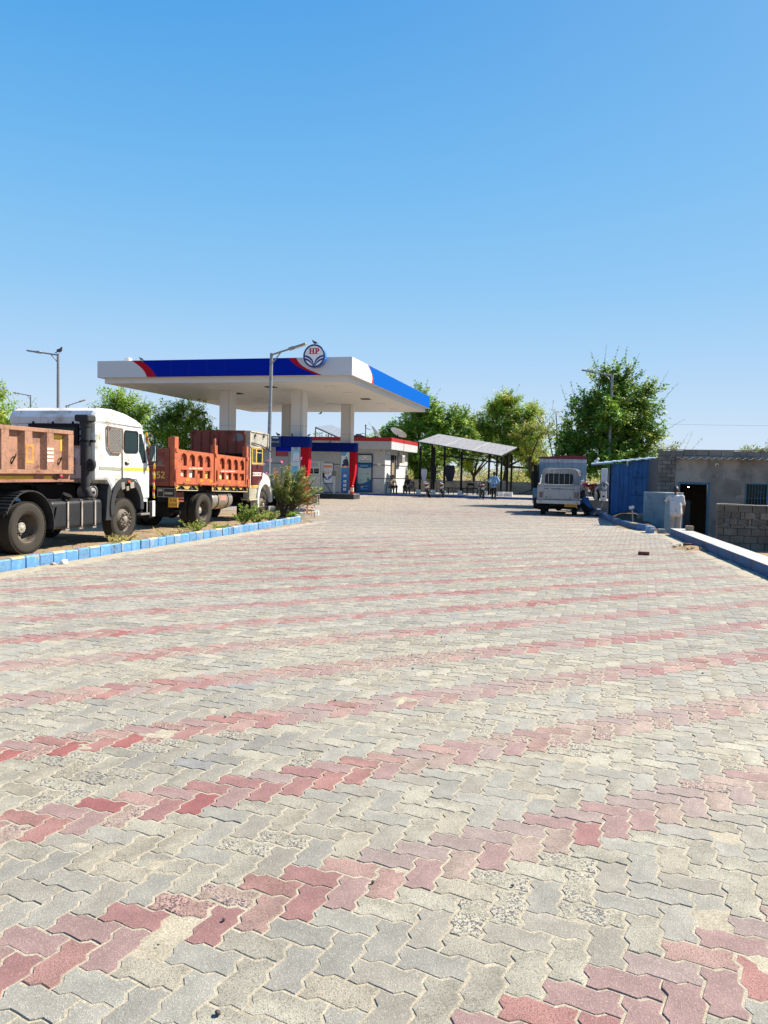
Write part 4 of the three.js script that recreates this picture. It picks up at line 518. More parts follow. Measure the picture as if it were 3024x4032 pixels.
{ // white tractor unit
  const base = [-11.25, 0, -14.2], t = thing('white_tractor_truck', 'white tractor truck with tall black air intake parked along the blue kerb', 'truck', base), XR = -10.18, XL = -12.35;
  // lower shell by its side profile [forward, up]
  const arch = []; for (let i = 0; i <= 14; i++) { const a = Math.PI * (1 - i / 14); arch.push([15.58 + Math.cos(a) * 0.6, 0.8 + Math.sin(a) * 0.6]); }
  mesh('cab', prof([[14.42, 1.38], [14.86, 1.38], [15.0, 1.22], ...arch.filter((p) => p[0] > 15.02 && p[1] > 0.9), [16.22, 0.9], [16.56, 0.92], [16.58, 1.6], [16.27, 2.62], [14.42, 2.64]], XL, XR, 0.075), cabWhite, t);
  mesh('roof', prof([[14.38, 2.6], [14.37, 2.74], [14.46, 2.88], [14.62, 2.95], [15.1, 2.96], [15.6, 2.9], [16.0, 2.8], [16.22, 2.71], [16.3, 2.61], [16.24, 2.57], [14.45, 2.57]], XL - 0.01, XR + 0.012, 0.1), cabWhite, t);
  const X = XR + 0.004, pl = (name, pts, m, d = 0.006, x = X, par = t, o = {}) => mesh(name, xf(ext(shp(pts), d, 0), x, 0, 0, 0, Math.PI / 2, 0), m, par, o);
  const side = (pts) => pts.map(([u, y]) => [u, y]);
  const door = pl('door', side([[15.42, 1.44], [15.4, 2.56], [16.2, 2.56], [16.33, 2.3], [16.5, 1.6], [16.5, 0.97], [16.24, 0.97], [16.16, 1.2], [15.98, 1.4]]), cabWhite, 0.012);
  pl('door_gap', side([[15.396, 1.43], [15.41, 1.43], [15.39, 2.58], [15.378, 2.58]]), C.black, 0.006, X, t);
  const win = mesh('door_window', xf(ext(rrect(15.48, 15.99, 2.03, 2.5, 0.06), 0.006), X + 0.013, 0, 0, 0, Math.PI / 2), C.glass, door); mesh('window_seal', xf(ext((() => { const s = rrect(15.455, 16.015, 2.005, 2.525, 0.075); s.holes.push(rrect(15.49, 15.98, 2.04, 2.49, 0.05)); return s; })(), 0.014), X + 0.012, 0, 0, 0, Math.PI / 2), C.black, win);
  const qw = pl('quarter_window', side([[16.06, 2.47], [16.16, 2.47], [16.3, 2.15], [16.36, 1.8], [16.22, 1.78], [16.12, 1.98], [16.06, 2.05]]), C.glass, 0.006, X + 0.014, door);
  const hd = mesh('door_handle', [rbox(0.02, 0.035, 0.13, 0.01, X + 0.03, 1.76, -15.58), rbox(0.012, 0.07, 0.09, 0.005, X + 0.014, 1.77, -15.53)], C.black, door);
  pl('yellow_stripe', side([[15.44, 1.6], [16.5, 1.6], [16.5, 1.67], [15.44, 1.67]]), C.yellow, 0.003, X + 0.0125, door); pl('grey_stripe', side([[14.55, 1.62], [15.37, 1.6], [15.37, 1.67], [14.55, 1.69]]), mat([0.3, 0.32, 0.26], { map: T.grime }), 0.003, X + 0.001);
  const deco = canvasTex(512, 32, (g) => { g.fillStyle = '#e2e2de'; g.fillRect(0, 0, 512, 32); g.fillStyle = '#3a9a98'; for (let i = 4; i < 500; i += 14) { g.fillRect(i, 8 + (i % 3) * 2, 9, 15 - (i % 4)); } }), deco2 = canvasTex(512, 32, (g) => { g.fillStyle = '#dcdcd6'; g.fillRect(0, 0, 512, 32); g.fillStyle = '#b9a985'; for (let i = 4; i < 500; i += 16) g.fillRect(i, 8 + (i % 3) * 2, 9, 14 - (i % 4)); });
  const strip = (tx, z0, z1, y, h, par, x) => sheet('writing_strip', Math.abs(z1 - z0), h, tx, par, x, y, (z0 + z1) / 2, Math.PI / 2);
  strip(deco, -15.5, -16.44, 1.535, 0.055, door, X + 0.0145); strip(deco2, -15.75, -16.42, 1.74, 0.045, door, X + 0.0145); strip(deco, -14.9, -15.33, 1.53, 0.055, t, X + 0.003); strip(deco2, -14.9, -15.33, 1.78, 0.05, t, X + 0.003);
  const palm = canvasTex(160, 256, (g) => { g.fillStyle = '#e4e6e2'; g.fillRect(0, 0, 160, 256); g.strokeStyle = '#9a9a9a'; g.lineWidth = 4; g.beginPath(); g.roundRect(6, 6, 148, 244, 18); g.stroke(); g.fillStyle = '#e6a15a'; g.beginPath(); g.arc(40, 50, 13, 0, 7); g.fill(); g.strokeStyle = '#2b8d86'; g.lineCap = 'round'; const p = (x, y, s) => { g.lineWidth = 4 * s; g.strokeStyle = '#4f9a92'; g.beginPath(); g.moveTo(x, y); g.quadraticCurveTo(x - 4 * s, y + 50 * s, x - 10 * s, y + 105 * s); g.stroke(); g.strokeStyle = '#2b9a8c'; g.lineWidth = 6 * s; for (let k = 0; k < 7; k++) { const a = k / 7 * 6.28; g.beginPath(); g.moveTo(x, y); g.quadraticCurveTo(x + Math.cos(a) * 18 * s, y + Math.sin(a) * 12 * s - 8, x + Math.cos(a) * 34 * s, y + Math.sin(a) * 26 * s + 4); g.stroke(); } }; p(98, 90, 1); p(118, 150, 0.7); g.fillStyle = '#8b948f'; for (let k = 0; k < 9; k++) g.fillRect(20 + (k * 37) % 110, 22 + (k * 23) % 60, 9, 3); });
  sheet('palm_sticker', 0.27, 0.4, palm, door, X + 0.0145, 1.2, -16.36, Math.PI / 2);
  // mesh grille over the rear side window
  const gr = pl('side_window', side([[14.86, 2.1], [14.94, 2.02], [15.3, 2.02], [15.36, 2.1], [15.34, 2.5], [14.84, 2.54]]), C.dark, 0.004, X, t), wires = [], fr = mat([0.3, 0.2, 0.15], { roughness: 0.8, map: T.rusty });
  mesh('grille_frame', [bar([X + 0.03, 2.12, -14.83], [X + 0.03, 2.57, -14.81], 0.03), bar([X + 0.03, 2.57, -14.81], [X + 0.03, 2.54, -15.37], 0.03), bar([X + 0.03, 2.54, -15.37], [X + 0.03, 2.09, -15.39], 0.03), bar([X + 0.03, 2.12, -14.83], [X + 0.03, 2.0, -14.95], 0.03), bar([X + 0.03, 2.0, -14.95], [X + 0.03, 2.0, -15.3], 0.03), bar([X + 0.03, 2.0, -15.3], [X + 0.03, 2.09, -15.39], 0.03)], fr, gr);
  for (let k = -7; k < 9; k++) for (const s of [-1, 1]) { const u0 = 15.1 + k * 0.058; let a = [u0 - s * 0.28, 2.02], b = [u0 + s * 0.28, 2.54]; const cl = (p, q) => { for (const lim of [14.85, 15.36]) if ((p[0] - lim) * (q[0] - lim) < 0) { const f = (lim - p[0]) / (q[0] - p[0]), r = [lim, lerp(p[1], q[1], f)]; if ((lim === 14.85) === (p[0] < lim)) { if (p[0] < lim) p = r; } if (lim === 14.85 ? q[0] < lim : q[0] > lim) q = r; else if (lim === 15.36 ? p[0] > lim : p[0] < lim) p = r; } return [p, q]; }; [a, b] = cl(a, b); if (Math.min(a[0], b[0]) < 14.84 || Math.max(a[0], b[0]) > 15.37) continue; wires.push(rod([X + 0.032 + s * 0.003, a[1], -a[0]], [X + 0.032 + s * 0.003, b[1], -b[0]], 0.0045, 0.0045, 4)); }
  mesh('grille_wire', wires, mat([0.5, 0.48, 0.44], { roughness: 0.6 }), gr, { kind: 'stuff' });
  // wheel arch and mud guard
  const ring = (r0, r1, a0, a1, n = 20) => [...Array.from({ length: n + 1 }, (_, i) => [Math.cos(lerp(a0, a1, i / n)) * r1, Math.sin(lerp(a0, a1, i / n)) * r1]), ...Array.from({ length: n + 1 }, (_, i) => [Math.cos(lerp(a1, a0, i / n)) * r0, Math.sin(lerp(a1, a0, i / n)) * r0])].map(([u, y]) => [u + 15.58, y + 0.78]);
  const arM = mesh('wheel_arch', [prof(ring(0.52, 0.665, -0.15, Math.PI + 0.3), XR - 0.35, XR + 0.05, 0.015), prof([[14.78, 0.5], [15.0, 0.5], [15.0, 1.15], [14.9, 1.3], [14.84, 1.15]], XR - 0.3, XR + 0.02, 0.01)], plasticGrey, t);
  mesh('marker_lamp', rbox(0.03, 0.05, 0.1, 0.01, XR + 0.06, 1.35, -15.6), mat([0.5, 0.1, 0.02], { roughness: 0.3 }), arM); for (const [u, y, w, h] of [[15.38, 1.28, 0.13, 0.16], [15.74, 1.29, 0.15, 0.14], [15.56, 1.22, 0.1, 0.1]]) mesh('peeled_patch', box(0.004, h, w, XR + 0.052, y - 0.02, -u, rr(-0.2, 0.2)), mat([0.35, 0.34, 0.31], { roughness: 0.8, map: T.plaster }), arM);
  // rear wall fittings
  mesh('rear_window', [bx(-11.75, -10.64, 2.2, 2.54, -14.42, -14.4)], C.glass, t); mesh('rear_window_frame', [bx(-11.82, -10.57, 2.52, 2.59, -14.42, -14.36), bx(-11.82, -10.57, 2.13, 2.2, -14.42, -14.36), bx(-11.82, -11.74, 2.2, 2.52, -14.42, -14.36), bx(-10.65, -10.57, 2.2, 2.52, -14.42, -14.36), ...[-11.7, -11.2, -10.7].map((x) => bx(x - 0.02, x + 0.02, 2.59, 2.64, -14.42, -14.36)), ...[2.2, 2.33, 2.48].map((y) => bx(-10.58, -10.53, y - 0.02, y + 0.02, -14.41, -14.37))], C.black, t);
  for (let k = 0; k < 7; k++) mesh('pressed_rib', rbox(1.35, 0.045, 0.03, 0.014, -11.35, 1.52 + k * 0.085, -14.412), cabWhite, t);
  mesh('rear_sill', bx(XL + 0.1, XR - 0.1, 1.32, 1.42, -14.36, -14.7, 0.02), mat([0.4, 0.38, 0.3], { map: T.rusty }), t); mesh('bracket', rbox(0.1, 0.12, 0.06, 0.02, -10.72, 1.8, -14.37), C.black, t); mesh('rust_run', bx(-10.72, -10.67, 1.5, 1.74, -14.407, -14.409), mat([0.35, 0.22, 0.12]), t);
  // air intake stack
  const sx = -10.32, sz = -14.27, st = mesh('air_intake', [rbox(0.34, 0.15, 0.3, 0.04, sx, 2.7, sz), cyl(0.1, 0.1, 0.42, sx + 0.01, 2.42, sz), cyl(0.13, 0.11, 0.14, sx + 0.01, 2.58, sz), cyl(0.105, 0.105, 0.5, sx + 0.01, 1.96, sz), cyl(0.112, 0.112, 0.03, sx + 0.01, 2.13, sz), cyl(0.112, 0.112, 0.03, sx + 0.01, 1.72, sz), cyl(0.09, 0.09, 0.44, sx + 0.01, 1.5, sz), tube([[sx + 0.01, 1.3, sz], [sx + 0.02, 1.2, sz], [sx + 0.08, 1.12, sz], [sx + 0.1, 1.04, sz]], 0.085, 12, 12), tube([[sx + 0.08, 1.78, sz], [sx + 0.17, 1.8, sz], [sx + 0.2, 1.72, sz], [sx + 0.16, 1.64, sz], [sx + 0.06, 1.64, sz]], 0.06, 10, 16)], plasticGrey, t); mesh('clamp', [cyl(0.112, 0.112, 0.04, sx + 0.01, 2.22, sz), box(0.1, 0.05, 0.1, sx + 0.13, 2.22, sz - 0.06)], C.dark, st);
  const af = mesh('air_filter', [xf(lathe([[0, 0], [0.15, 0], [0.16, 0.02], [0.16, 0.3], [0, 0.3]], 24), -10.62, 1.12, -14.55, 0, 0, -Math.PI / 2)], C.grey, t); mesh('filter_lid', [tor(0.125, 0.012, -10.32, 1.12, -14.55, 0, Math.PI / 2, 0), cyl(0.03, 0.03, 0.03, -10.31, 1.12, -14.55, 0, 0, Math.PI / 2)], C.dark, af);
  // tank
  const tk = mesh('fuel_tank', rbox(0.56, 0.58, 1.7, 0.09, -10.46, 0.69, -13.86), mat([0.022, 0.023, 0.026], { specularIntensity: 0.6, roughness: 0.5, map: T.streak }), t);
  for (const z of [-13.5, -13.95, -14.4]) mesh('tank_strap', [bx(-10.17, -10.155, 0.42, 0.96, z - 0.022, z + 0.022), bx(-10.74, -10.18, 0.982, 0.992, z - 0.022, z + 0.022), box(0.05, 0.03, 0.12, -10.2, 0.385, z)], mat([0.5, 0.46, 0.42], { roughness: 0.5, metalness: 0.3, map: T.rusty }), tk); mesh('filler_cap', [cyl(0.085, 0.085, 0.1, -10.25, 1.03, -13.55, 0, 0, -0.5), cyl(0.1, 0.1, 0.03, -10.22, 1.08, -13.55, 0, 0, -0.5)], C.black, tk);
  // chassis
  mesh('chassis', [bx(-11.75, -11.6, 0.62, 0.88, -11.2, -16.4), bx(-10.9, -10.75, 0.62, 0.88, -11.2, -16.4), bx(-11.75, -10.75, 0.65, 0.85, -13, -13.15), bx(-11.6, -10.9, 0.4, 0.62, -15.2, -16.2), rod([-12.2, 0.49, -12.36], [-10.4, 0.49, -12.36], 0.12), sph(0.22, -11.25, 0.49, -12.36), rod([-12.2, 0.47, -15.46], [-10.4, 0.47, -15.46], 0.07), bx(-12.1, -10.7, 0.95, 1.3, -14.45, -15.2)], C.black, t);
  mesh('fifth_wheel', [bx(-11.6, -10.9, 0.9, 1.0, -11.9, -12.9, 0.03), bx(-11.9, -10.6, 0.88, 0.92, -13.1, -13.4)], C.dark, t); mesh('spare_tank', rod([-12.0, 0.6, -13.2], [-12.0, 0.6, -14.4], 0.22), C.dark, t);
  const fA = (u0, y0, r, a0, a1, x0, x1) => prof([...Array.from({ length: 15 }, (_, i) => [u0 + Math.cos(lerp(a0, a1, i / 14)) * r, y0 + Math.sin(lerp(a0, a1, i / 14)) * r]), ...Array.from({ length: 15 }, (_, i) => [u0 + Math.cos(lerp(a1, a0, i / 14)) * (r - 0.02), y0 + Math.sin(lerp(a1, a0, i / 14)) * (r - 0.02)])], x0, x1);
  for (const [a, b] of [[-10.74, -10.12], [-12.4, -11.78]]) { const f = mesh('mud_guard', [fA(12.36, 0.53, 0.68, -0.15, 2.75, a, b), ...Array.from({ length: 8 }, (_, i) => { const an = lerp(1.9, 2.7, i / 7); return rod([a, 0.53 + Math.sin(an) * 0.685, -12.36 - Math.cos(an) * 0.685], [b, 0.53 + Math.sin(an) * 0.685, -12.36 - Math.cos(an) * 0.685], 0.014); })], plasticGrey, t); if (a > -11) mesh('flap', box(0.56, 0.5, 0.012, -10.43, 0.62, -13.08, -0.25), C.dark, f); }
  mesh('coiled_hose', Array.from({ length: 2 }, (_, k) => tube(Array.from({ length: 40 }, (_, i) => [-10.7 + k * 0.15 + Math.cos(i * 1.1) * 0.05, 1.28 - i * 0.006, -12.98 - i * 0.004 + Math.sin(i * 1.1) * 0.05]), 0.011, 5, 120)), C.black, t);
  // front
  mesh('bumper', [bx(XL, XR + 0.05, 0.46, 0.88, -16.45, -16.72, 0.04), bx(XR - 0.12, XR + 0.02, 0.52, 0.9, -16.16, -16.44, 0.03)], C.dark, t); mesh('step_well', bx(XR - 0.3, XR + 0.02, 0.6, 0.93, -16.2, -16.44, 0.02), cabWhite, t); mesh('step', bx(XR - 0.3, XR + 0.06, 0.55, 0.6, -16.1, -16.48, 0.01), C.grey, t); mesh('bumper_end', bx(XR + 0.03, XR + 0.056, 0.5, 0.88, -16.6, -16.72, 0.008), C.white, t);
  mesh('windscreen', xf(box(1.85, 0.85, 0.02), (XL + XR) / 2, 2.13, -16.44, -0.295), C.glass, t); mesh('mirror_arm', tube([[XR - 0.02, 2.52, -16.28], [XR + 0.14, 2.54, -16.4], [XR + 0.2, 2.5, -16.42], [XR + 0.2, 2.25, -16.42], [XR + 0.2, 1.8, -16.42], [XR + 0.12, 1.76, -16.44], [XR - 0.02, 1.76, -16.46]], 0.014), C.black, t);
  const mr = mesh('mirror', rbox(0.2, 0.42, 0.07, 0.03, XR + 0.17, 2.02, -16.45), C.black, t); mesh('mirror_glass', rbox(0.16, 0.37, 0.012, 0.005, XR + 0.17, 2.02, -16.413), mat([0.5, 0.6, 0.62], { roughness: 0.05, metalness: 0.9 }), mr);
  // tinsel garland hanging from the mirror arm down the front corner
  const gp = []; for (let i = 0; i <= 44; i++) { const s = i / 44, y = 2.52 - s * 1.58, u = 16.32 + 0.36 * sm(0, 0.45, s) - 0.02 * s; gp.push(V(XR + 0.05 + Math.sin(i * 0.9) * 0.008, y, -u)); }
  for (let i = 0; i < 44; i++) mesh('garland_bead', rod(gp[i], gp[i + 1], 0.026, 0.022, 7), i % 7 < 3 ? C.yellow : i % 7 < 5 ? C.plasticRed : i % 7 < 6 ? C.amber : mat([0.5, 0.48, 0.42]), t);
  for (const z of [-12.36]) { wheel(t, -10.31, 0.49, z, 0.5, 0.27, 'rear', 1); wheel(t, -10.62, 0.49, z, 0.5, 0.27, 'plain', 1); wheel(t, -12.2, 0.49, z, 0.5, 0.27, 'rear', -1); wheel(t, -11.89, 0.49, z, 0.5, 0.27, 'plain', -1); }
  wheel(t, -10.28, 0.49, -15.46, 0.485, 0.26, 'front', 1); wheel(t, -12.2, 0.49, -15.46, 0.485, 0.26, 'front', -1);
}
const rustPink = mat([0.38, 0.21, 0.14], { roughness: 0.75, map: T.rusty }), rustPinkB = mat([0.33, 0.17, 0.12], { roughness: 0.78, map: T.rusty });
{ // tipper trailer coming in from the left edge
  const XR = -10.13, XL = -12.4, ZF = -13.63, ZB = -6.6, t = thing('tipper_trailer', 'faded pink ribbed steel tipper trailer coupled to the white tractor', 'trailer', [-11.2, 0, -10]);
  mesh('side_wall', [bx(XR - 0.14, XR - 0.1, 1.5, 2.36, ZF, ZB)], rustPink, t); mesh('left_wall', bx(XL, XL + 0.06, 1.5, 2.36, ZF, ZB), rustPinkB, t); mesh('front_wall', bx(XL + 0.06, XR - 0.14, 1.5, 2.33, ZF + 0.02, ZF + 0.08), rustPinkB, t); mesh('rear_wall', bx(XL + 0.06, XR - 0.14, 1.5, 2.33, ZB - 0.02, ZB - 0.08), rustPinkB, t); mesh('floor', bx(XL + 0.06, XR - 0.14, 1.45, 1.52, ZF + 0.08, ZB - 0.08), C.dark, t);
  mesh('top_rail', bx(XR - 0.14, XR, 2.32, 2.4, ZF, ZB, 0.01), rustPink, t); mesh('bottom_rail', bx(XR - 0.14, XR, 1.52, 1.6, ZF, ZB, 0.01), rustPink, t); mesh('sill', [bx(XR - 0.13, XR - 0.09, 1.4, 1.52, ZF, ZB), bx(XR - 0.13, XR + 0.01, 1.365, 1.4, ZF, ZB)], rustPinkB, t);
  // folded ribs: raised boxes with sloping sides
  const ribs = [[-13.63, -13.47], [-13.05, -12.83], [-12.45, -12.22], [-11.84, -11.62], [-11.25, -11.03], [-10.65, -10.43], [-10.05, -9.83], [-9.4, -9.1], [-8.6, -8.3], [-7.8, -7.5]];
  const turn = new THREE.Matrix4().set(0, 1, 0, XR - 0.1, 0, 0, 1, 1.6, 1, 0, 0, 0, 0, 0, 0, 1);
  for (const [a, b] of ribs) mesh('rib', ext(shp([[a, 0], [b + 0.08, 0], [b, 0.1], [a + (a < -13.6 ? 0 : 0.03), 0.1]]), 0.72).applyMatrix4(turn), rustPink, t);
  for (const z of [-13.32, -12.98, -12.86, -12.4, -12.02, -11.5]) mesh('lashing_hook', tube([[XR - 0.1, 1.7, z + 0.03], [XR - 0.06, 1.78, z + 0.025], [XR - 0.03, 1.86, z], [XR - 0.05, 1.885, z - 0.03], [XR - 0.09, 1.83, z - 0.05]], 0.013, 6, 14), mat([0.06, 0.035, 0.028], { map: T.rusty }), t);
  for (let k = 0; k < 4; k++) mesh('pale_bar', bx(XR + 0.001, XR + 0.003, 1.76 + k * 0.075, 1.805 + k * 0.075, -12.83, -13.02), mat([0.5, 0.52, 0.42]), t);
  mesh('orange_number', [bx(XR + 0.001, XR + 0.003, 1.72, 2.08, -12.24, -12.3), bx(XR + 0.001, XR + 0.003, 1.72, 2.08, -12.41, -12.45), bx(XR + 0.001, XR + 0.003, 2.02, 2.08, -12.3, -12.41), bx(XR + 0.001, XR + 0.003, 1.72, 1.78, -12.3, -12.41)], mat([0.6, 0.3, 0.06], { map: T.rusty }), t);
  mesh('yellow_mark', [bx(XR - 0.099, XR - 0.096, 2.22, 2.3, -13.12, -13.42), bx(XR - 0.099, XR - 0.096, 1.98, 2.22, -13.35, -13.42)], C.yellow, t);
  for (const [a, b] of [[-11.2, -12.55], [-12.85, -13.08], [-9, -10.5]]) mesh('yellow_tape', bx(XR - 0.09, XR - 0.086, 1.42, 1.48, a, b), mat([0.55, 0.42, 0.02], { map: T.grime }), t);
  const lm = mesh('side_lamp', [cyl(0.035, 0.045, 0.08, XR - 0.04, 1.47, -13.25, 0, 0, Math.PI / 2)], C.chrome, t); mesh('lamp_lens', sph(0.033, XR + 0.005, 1.47, -13.25, 0.6, 1, 1), C.plasticRed, lm);
  mesh('subframe', [bx(-11.75, -11.55, 1.1, 1.42, -13.2, ZB), bx(-10.95, -10.75, 1.1, 1.42, -13.2, ZB), bx(XL + 0.1, XR - 0.15, 1.3, 1.4, -13.5, -13.3)], C.black, t);
  wheel(t, -10.31, 0.49, -8.0, 0.5, 0.27, 'rear', 1); wheel(t, -12.2, 0.49, -8.0, 0.5, 0.27, 'rear', -1);
}
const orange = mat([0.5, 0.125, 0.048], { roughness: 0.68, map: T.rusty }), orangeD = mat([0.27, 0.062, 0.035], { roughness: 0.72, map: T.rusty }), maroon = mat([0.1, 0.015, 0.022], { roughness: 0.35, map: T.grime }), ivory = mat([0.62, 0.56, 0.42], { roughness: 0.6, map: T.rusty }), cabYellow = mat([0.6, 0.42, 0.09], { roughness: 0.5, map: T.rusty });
{ // orange tipper lorry
  const XR = -10.6, XL = -12.75, t = thing('orange_tipper_lorry', 'orange tipper lorry with maroon cab parked behind the white tractor', 'truck', [-11.7, 0, -21.5]);
  const zr = -18.42, zf = -23.1, topY = (z) => lerp(2.2, 2.05, (z - zr) / (zf - zr)), botY = (z) => lerp(1.25, 1.11, (z - zr) / (zf - zr));
  const pr = (pts, x0, x1, m, name, par, holes, b = 0) => mesh(name, prof(pts, x0, x1, b, holes), m, par || t);
  // side panel with two rows of openings pressed into it
  const holes = [], recess = [];
  const bays = [[-18.72, -20.55, 4], [-21.0, -22.85, 4]];
  for (const [a, b, n] of bays) for (let k = 0; k < n; k++) {
    const z0 = lerp(a, b, (k + 0.14) / n), z1 = lerp(a, b, (k + 0.84) / n), m = (z0 + z1) / 2, ty = topY(m), by = botY(m), u0 = -z0, u1 = -z1, mid = by + 0.42;
    holes.push([[u0, by + 0.2], [u1, by + 0.2], [u1, mid], [u0, mid]]); holes.push([[u0, mid + 0.1], [u1, mid + 0.1], [u1, ty - 0.2], [u1 - 0.04, ty - 0.12], [u1 - 0.09, ty - 0.12], [u1 - 0.1, ty - 0.09], [u0 + 0.1, ty - 0.09], [u0 + 0.09, ty - 0.12], [u0 + 0.04, ty - 0.12], [u0, ty - 0.2]]); recess.push([m, ty, by]);
  }
  const sp = pr([[-zr, botY(zr)], [-zf, botY(zf)], [-zf, topY(zf)], [-zr, topY(zr)]], XR - 0.05, XR, orange, 'side_panel', t, holes);
  pr([[-zr, botY(zr)], [-zf, botY(zf)], [-zf, topY(zf)], [-zr, topY(zr)]], XR - 0.11, XR - 0.075, orange, 'side_back', sp);
  recess.forEach(([z, ty], i) => mesh('hook', tube([[XR - 0.07, ty - 0.36, z + 0.05], [XR - 0.055, ty - 0.25, z + 0.05], [XR - 0.045, ty - 0.2, z], [XR - 0.055, ty - 0.25, z - 0.05]], 0.011, 5, 10), orangeD, sp));
  const pic = (i) => canvasTex(96, 112, (g) => { const bg = ['#c86a55', '#d9d9cf', '#b9543f', '#d9a94a', '#e0a552', '#d98a62', '#b9543f', '#b9543f'][i]; g.fillStyle = bg; g.fillRect(0, 0, 96, 112); g.fillStyle = ['#e9c9b8', '#6f8f86', bg, '#4b3a1e', '#f3e3b8', '#f0d2bb', bg, bg][i]; if (i === 3) { g.font = 'bold 26px sans-serif'; g.fillText('RJ04', 16, 46); g.font = 'bold 22px sans-serif'; g.fillText('GA5250', 5, 84); } else if (i === 1) { g.fillRect(14, 16, 68, 7); g.fillRect(22, 30, 52, 7); g.beginPath(); g.arc(48, 68, 24, 0, 7); g.fill(); g.fillStyle = bg; g.beginPath(); g.arc(48, 72, 15, 0, 7); g.fill(); } else if (i < 6) { g.beginPath(); g.moveTo(20, 90); g.quadraticCurveTo(30, 10, 74, 30); g.quadraticCurveTo(50, 60, 80, 96); g.fill(); } });
  recess.forEach(([z, , by], i) => { if (![2, 6, 7].includes(i)) sheet('panel_picture', 0.28, 0.2, pic(i), sp, XR - 0.073, by + 0.31, z, Math.PI / 2); });
  const wr = (s) => canvasTex(512, 32, (g) => { g.fillStyle = '#b8583c'; g.fillRect(0, 0, 512, 32); g.fillStyle = '#e8d8c4'; g.font = 'bold 24px sans-serif'; g.fillText(s, 6, 24, 500); });
  for (const [z, s, w] of [[-19.66, 'जय श्री राम  RAJ  TIPPER  SERVICE', 1.7], [-21.93, 'SHREE  BALAJI  TRANSPORT', 1.6]]) { const y = (botY(z) + 0.47); mesh('side_writing', xf(new THREE.PlaneGeometry(w, 0.075), XR + 0.002, y, z, 0, Math.PI / 2, 0).translate(0, 0, 0), printMat(wr(s)), sp, { uv: true }).rotation.x = 0; }
  for (const [z, w] of [[-19.15, 0.2], [-19.95, 0.2], [-20.5, 0.2], [-21.7, 0.14], [-22.4, 0.14]]) mesh('yellow_reflector', bx(XR + 0.001, XR + 0.006, botY(z) + 0.1, botY(z) + 0.17, z - w / 2, z + w / 2), C.amber, sp);
  mesh('lower_rail', [xf(box(0.06, 0.07, 4.6), XR + 0.01, 1.23, -20.75, -0.0305)], orange, sp);
  for (const z of [-18.9, -19.75, -20.85, -21.3, -22.2, -22.95]) mesh('latch', [rbox(0.07, 0.07, 0.1, 0.02, XR + 0.03, botY(z) + 0.03, z), rod([XR + 0.03, botY(z) + 0.02, z], [XR + 0.09, botY(z) - 0.03, z - 0.02], 0.018)], orangeD, sp);
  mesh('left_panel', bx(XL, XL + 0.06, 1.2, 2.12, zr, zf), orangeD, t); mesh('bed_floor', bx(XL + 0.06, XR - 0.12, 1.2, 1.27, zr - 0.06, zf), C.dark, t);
  // posts
  const post = (z, y0, y1, w) => mesh('corner_post', [bx(XR - 0.12, XR + 0.03, y0, y1, z - w, z + w, 0.008), box(0.07, 0.1, 0.12, XR + 0.02, topY(z) - 0.03, z)], orange, t);
  post(-18.5, 1.2, 2.52, 0.1); post(-20.78, 1.15, 2.38, 0.085); post(-22.95, 1.1, 2.42, 0.07); mesh('post_stub', [bx(XR - 0.06, XR, 2.38, 2.58, -20.74, -20.82), bx(XR - 0.18, XR - 0.1, 2.2, 2.5, -18.42, -18.62)], orange, t); mesh('side_bracket', [box(0.06, 0.28, 0.1, XR + 0.04, 1.5, -20.85), box(0.06, 0.26, 0.1, XR + 0.03, 1.24, -23.0), box(0.06, 0.3, 0.1, XR + 0.03, 1.5, -18.46)], orange, t);
  // tailgate facing the camera, in shade
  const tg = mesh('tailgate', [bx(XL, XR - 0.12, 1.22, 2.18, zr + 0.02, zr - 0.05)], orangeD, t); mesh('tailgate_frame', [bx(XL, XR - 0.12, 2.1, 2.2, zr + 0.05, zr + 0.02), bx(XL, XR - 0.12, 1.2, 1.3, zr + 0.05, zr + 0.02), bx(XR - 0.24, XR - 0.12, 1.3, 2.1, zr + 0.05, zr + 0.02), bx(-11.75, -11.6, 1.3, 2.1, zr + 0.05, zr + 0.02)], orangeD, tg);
  const tw = canvasTex(256, 256, (g) => { g.fillStyle = '#6d2a20'; g.fillRect(0, 0, 256, 256); g.fillStyle = '#7d3a2a'; g.beginPath(); g.arc(160, 92, 60, Math.PI, 0); g.lineTo(220, 120); g.lineTo(100, 120); g.fill(); g.fillStyle = '#3e6f66'; g.fillRect(150, 78, 34, 30); g.fillStyle = '#a5665a'; g.beginPath(); g.arc(60, 40, 16, 0, 7); g.fill(); g.fillRect(20, 110, 220, 8); g.fillStyle = '#c9a04e'; g.font = 'bold 84px sans-serif'; g.fillText('952', 84, 226); g.fillStyle = '#c77'; g.font = '20px sans-serif'; g.fillText('गुर्जर', 130, 142); });
  sheet('tail_painting', 0.72, 0.78, tw, tg, -11.12, 1.7, zr + 0.024);
  const pk = mesh('bulkhead', bx(XL + 0.05, XR - 0.16, 2.2, 2.95, zf - 0.02, zf - 0.1), orangeD, t); for (let k = 0; k <= 6; k++) mesh('bulkhead_rib', bx(XL + 0.1 + k * 0.315 - 0.02, XL + 0.1 + k * 0.315 + 0.02, 2.22, 2.93, zf - 0.02, zf + 0.02), orangeD, pk); mesh('bulkhead_lower', bx(XL + 0.05, XR - 0.12, 1.2, 2.2, zf - 0.03, zf - 0.1), C.dark, t); mesh('bare_patch', xf(ext(shp(Array.from({ length: 14 }, (_, k) => [Math.cos(k * 0.45) * 0.22 * rr(0.6, 1.1), Math.sin(k * 0.45) * 0.2 * rr(0.6, 1.1)])), 0.002), -10.98, 2.72, zf - 0.02), C.grey, pk);
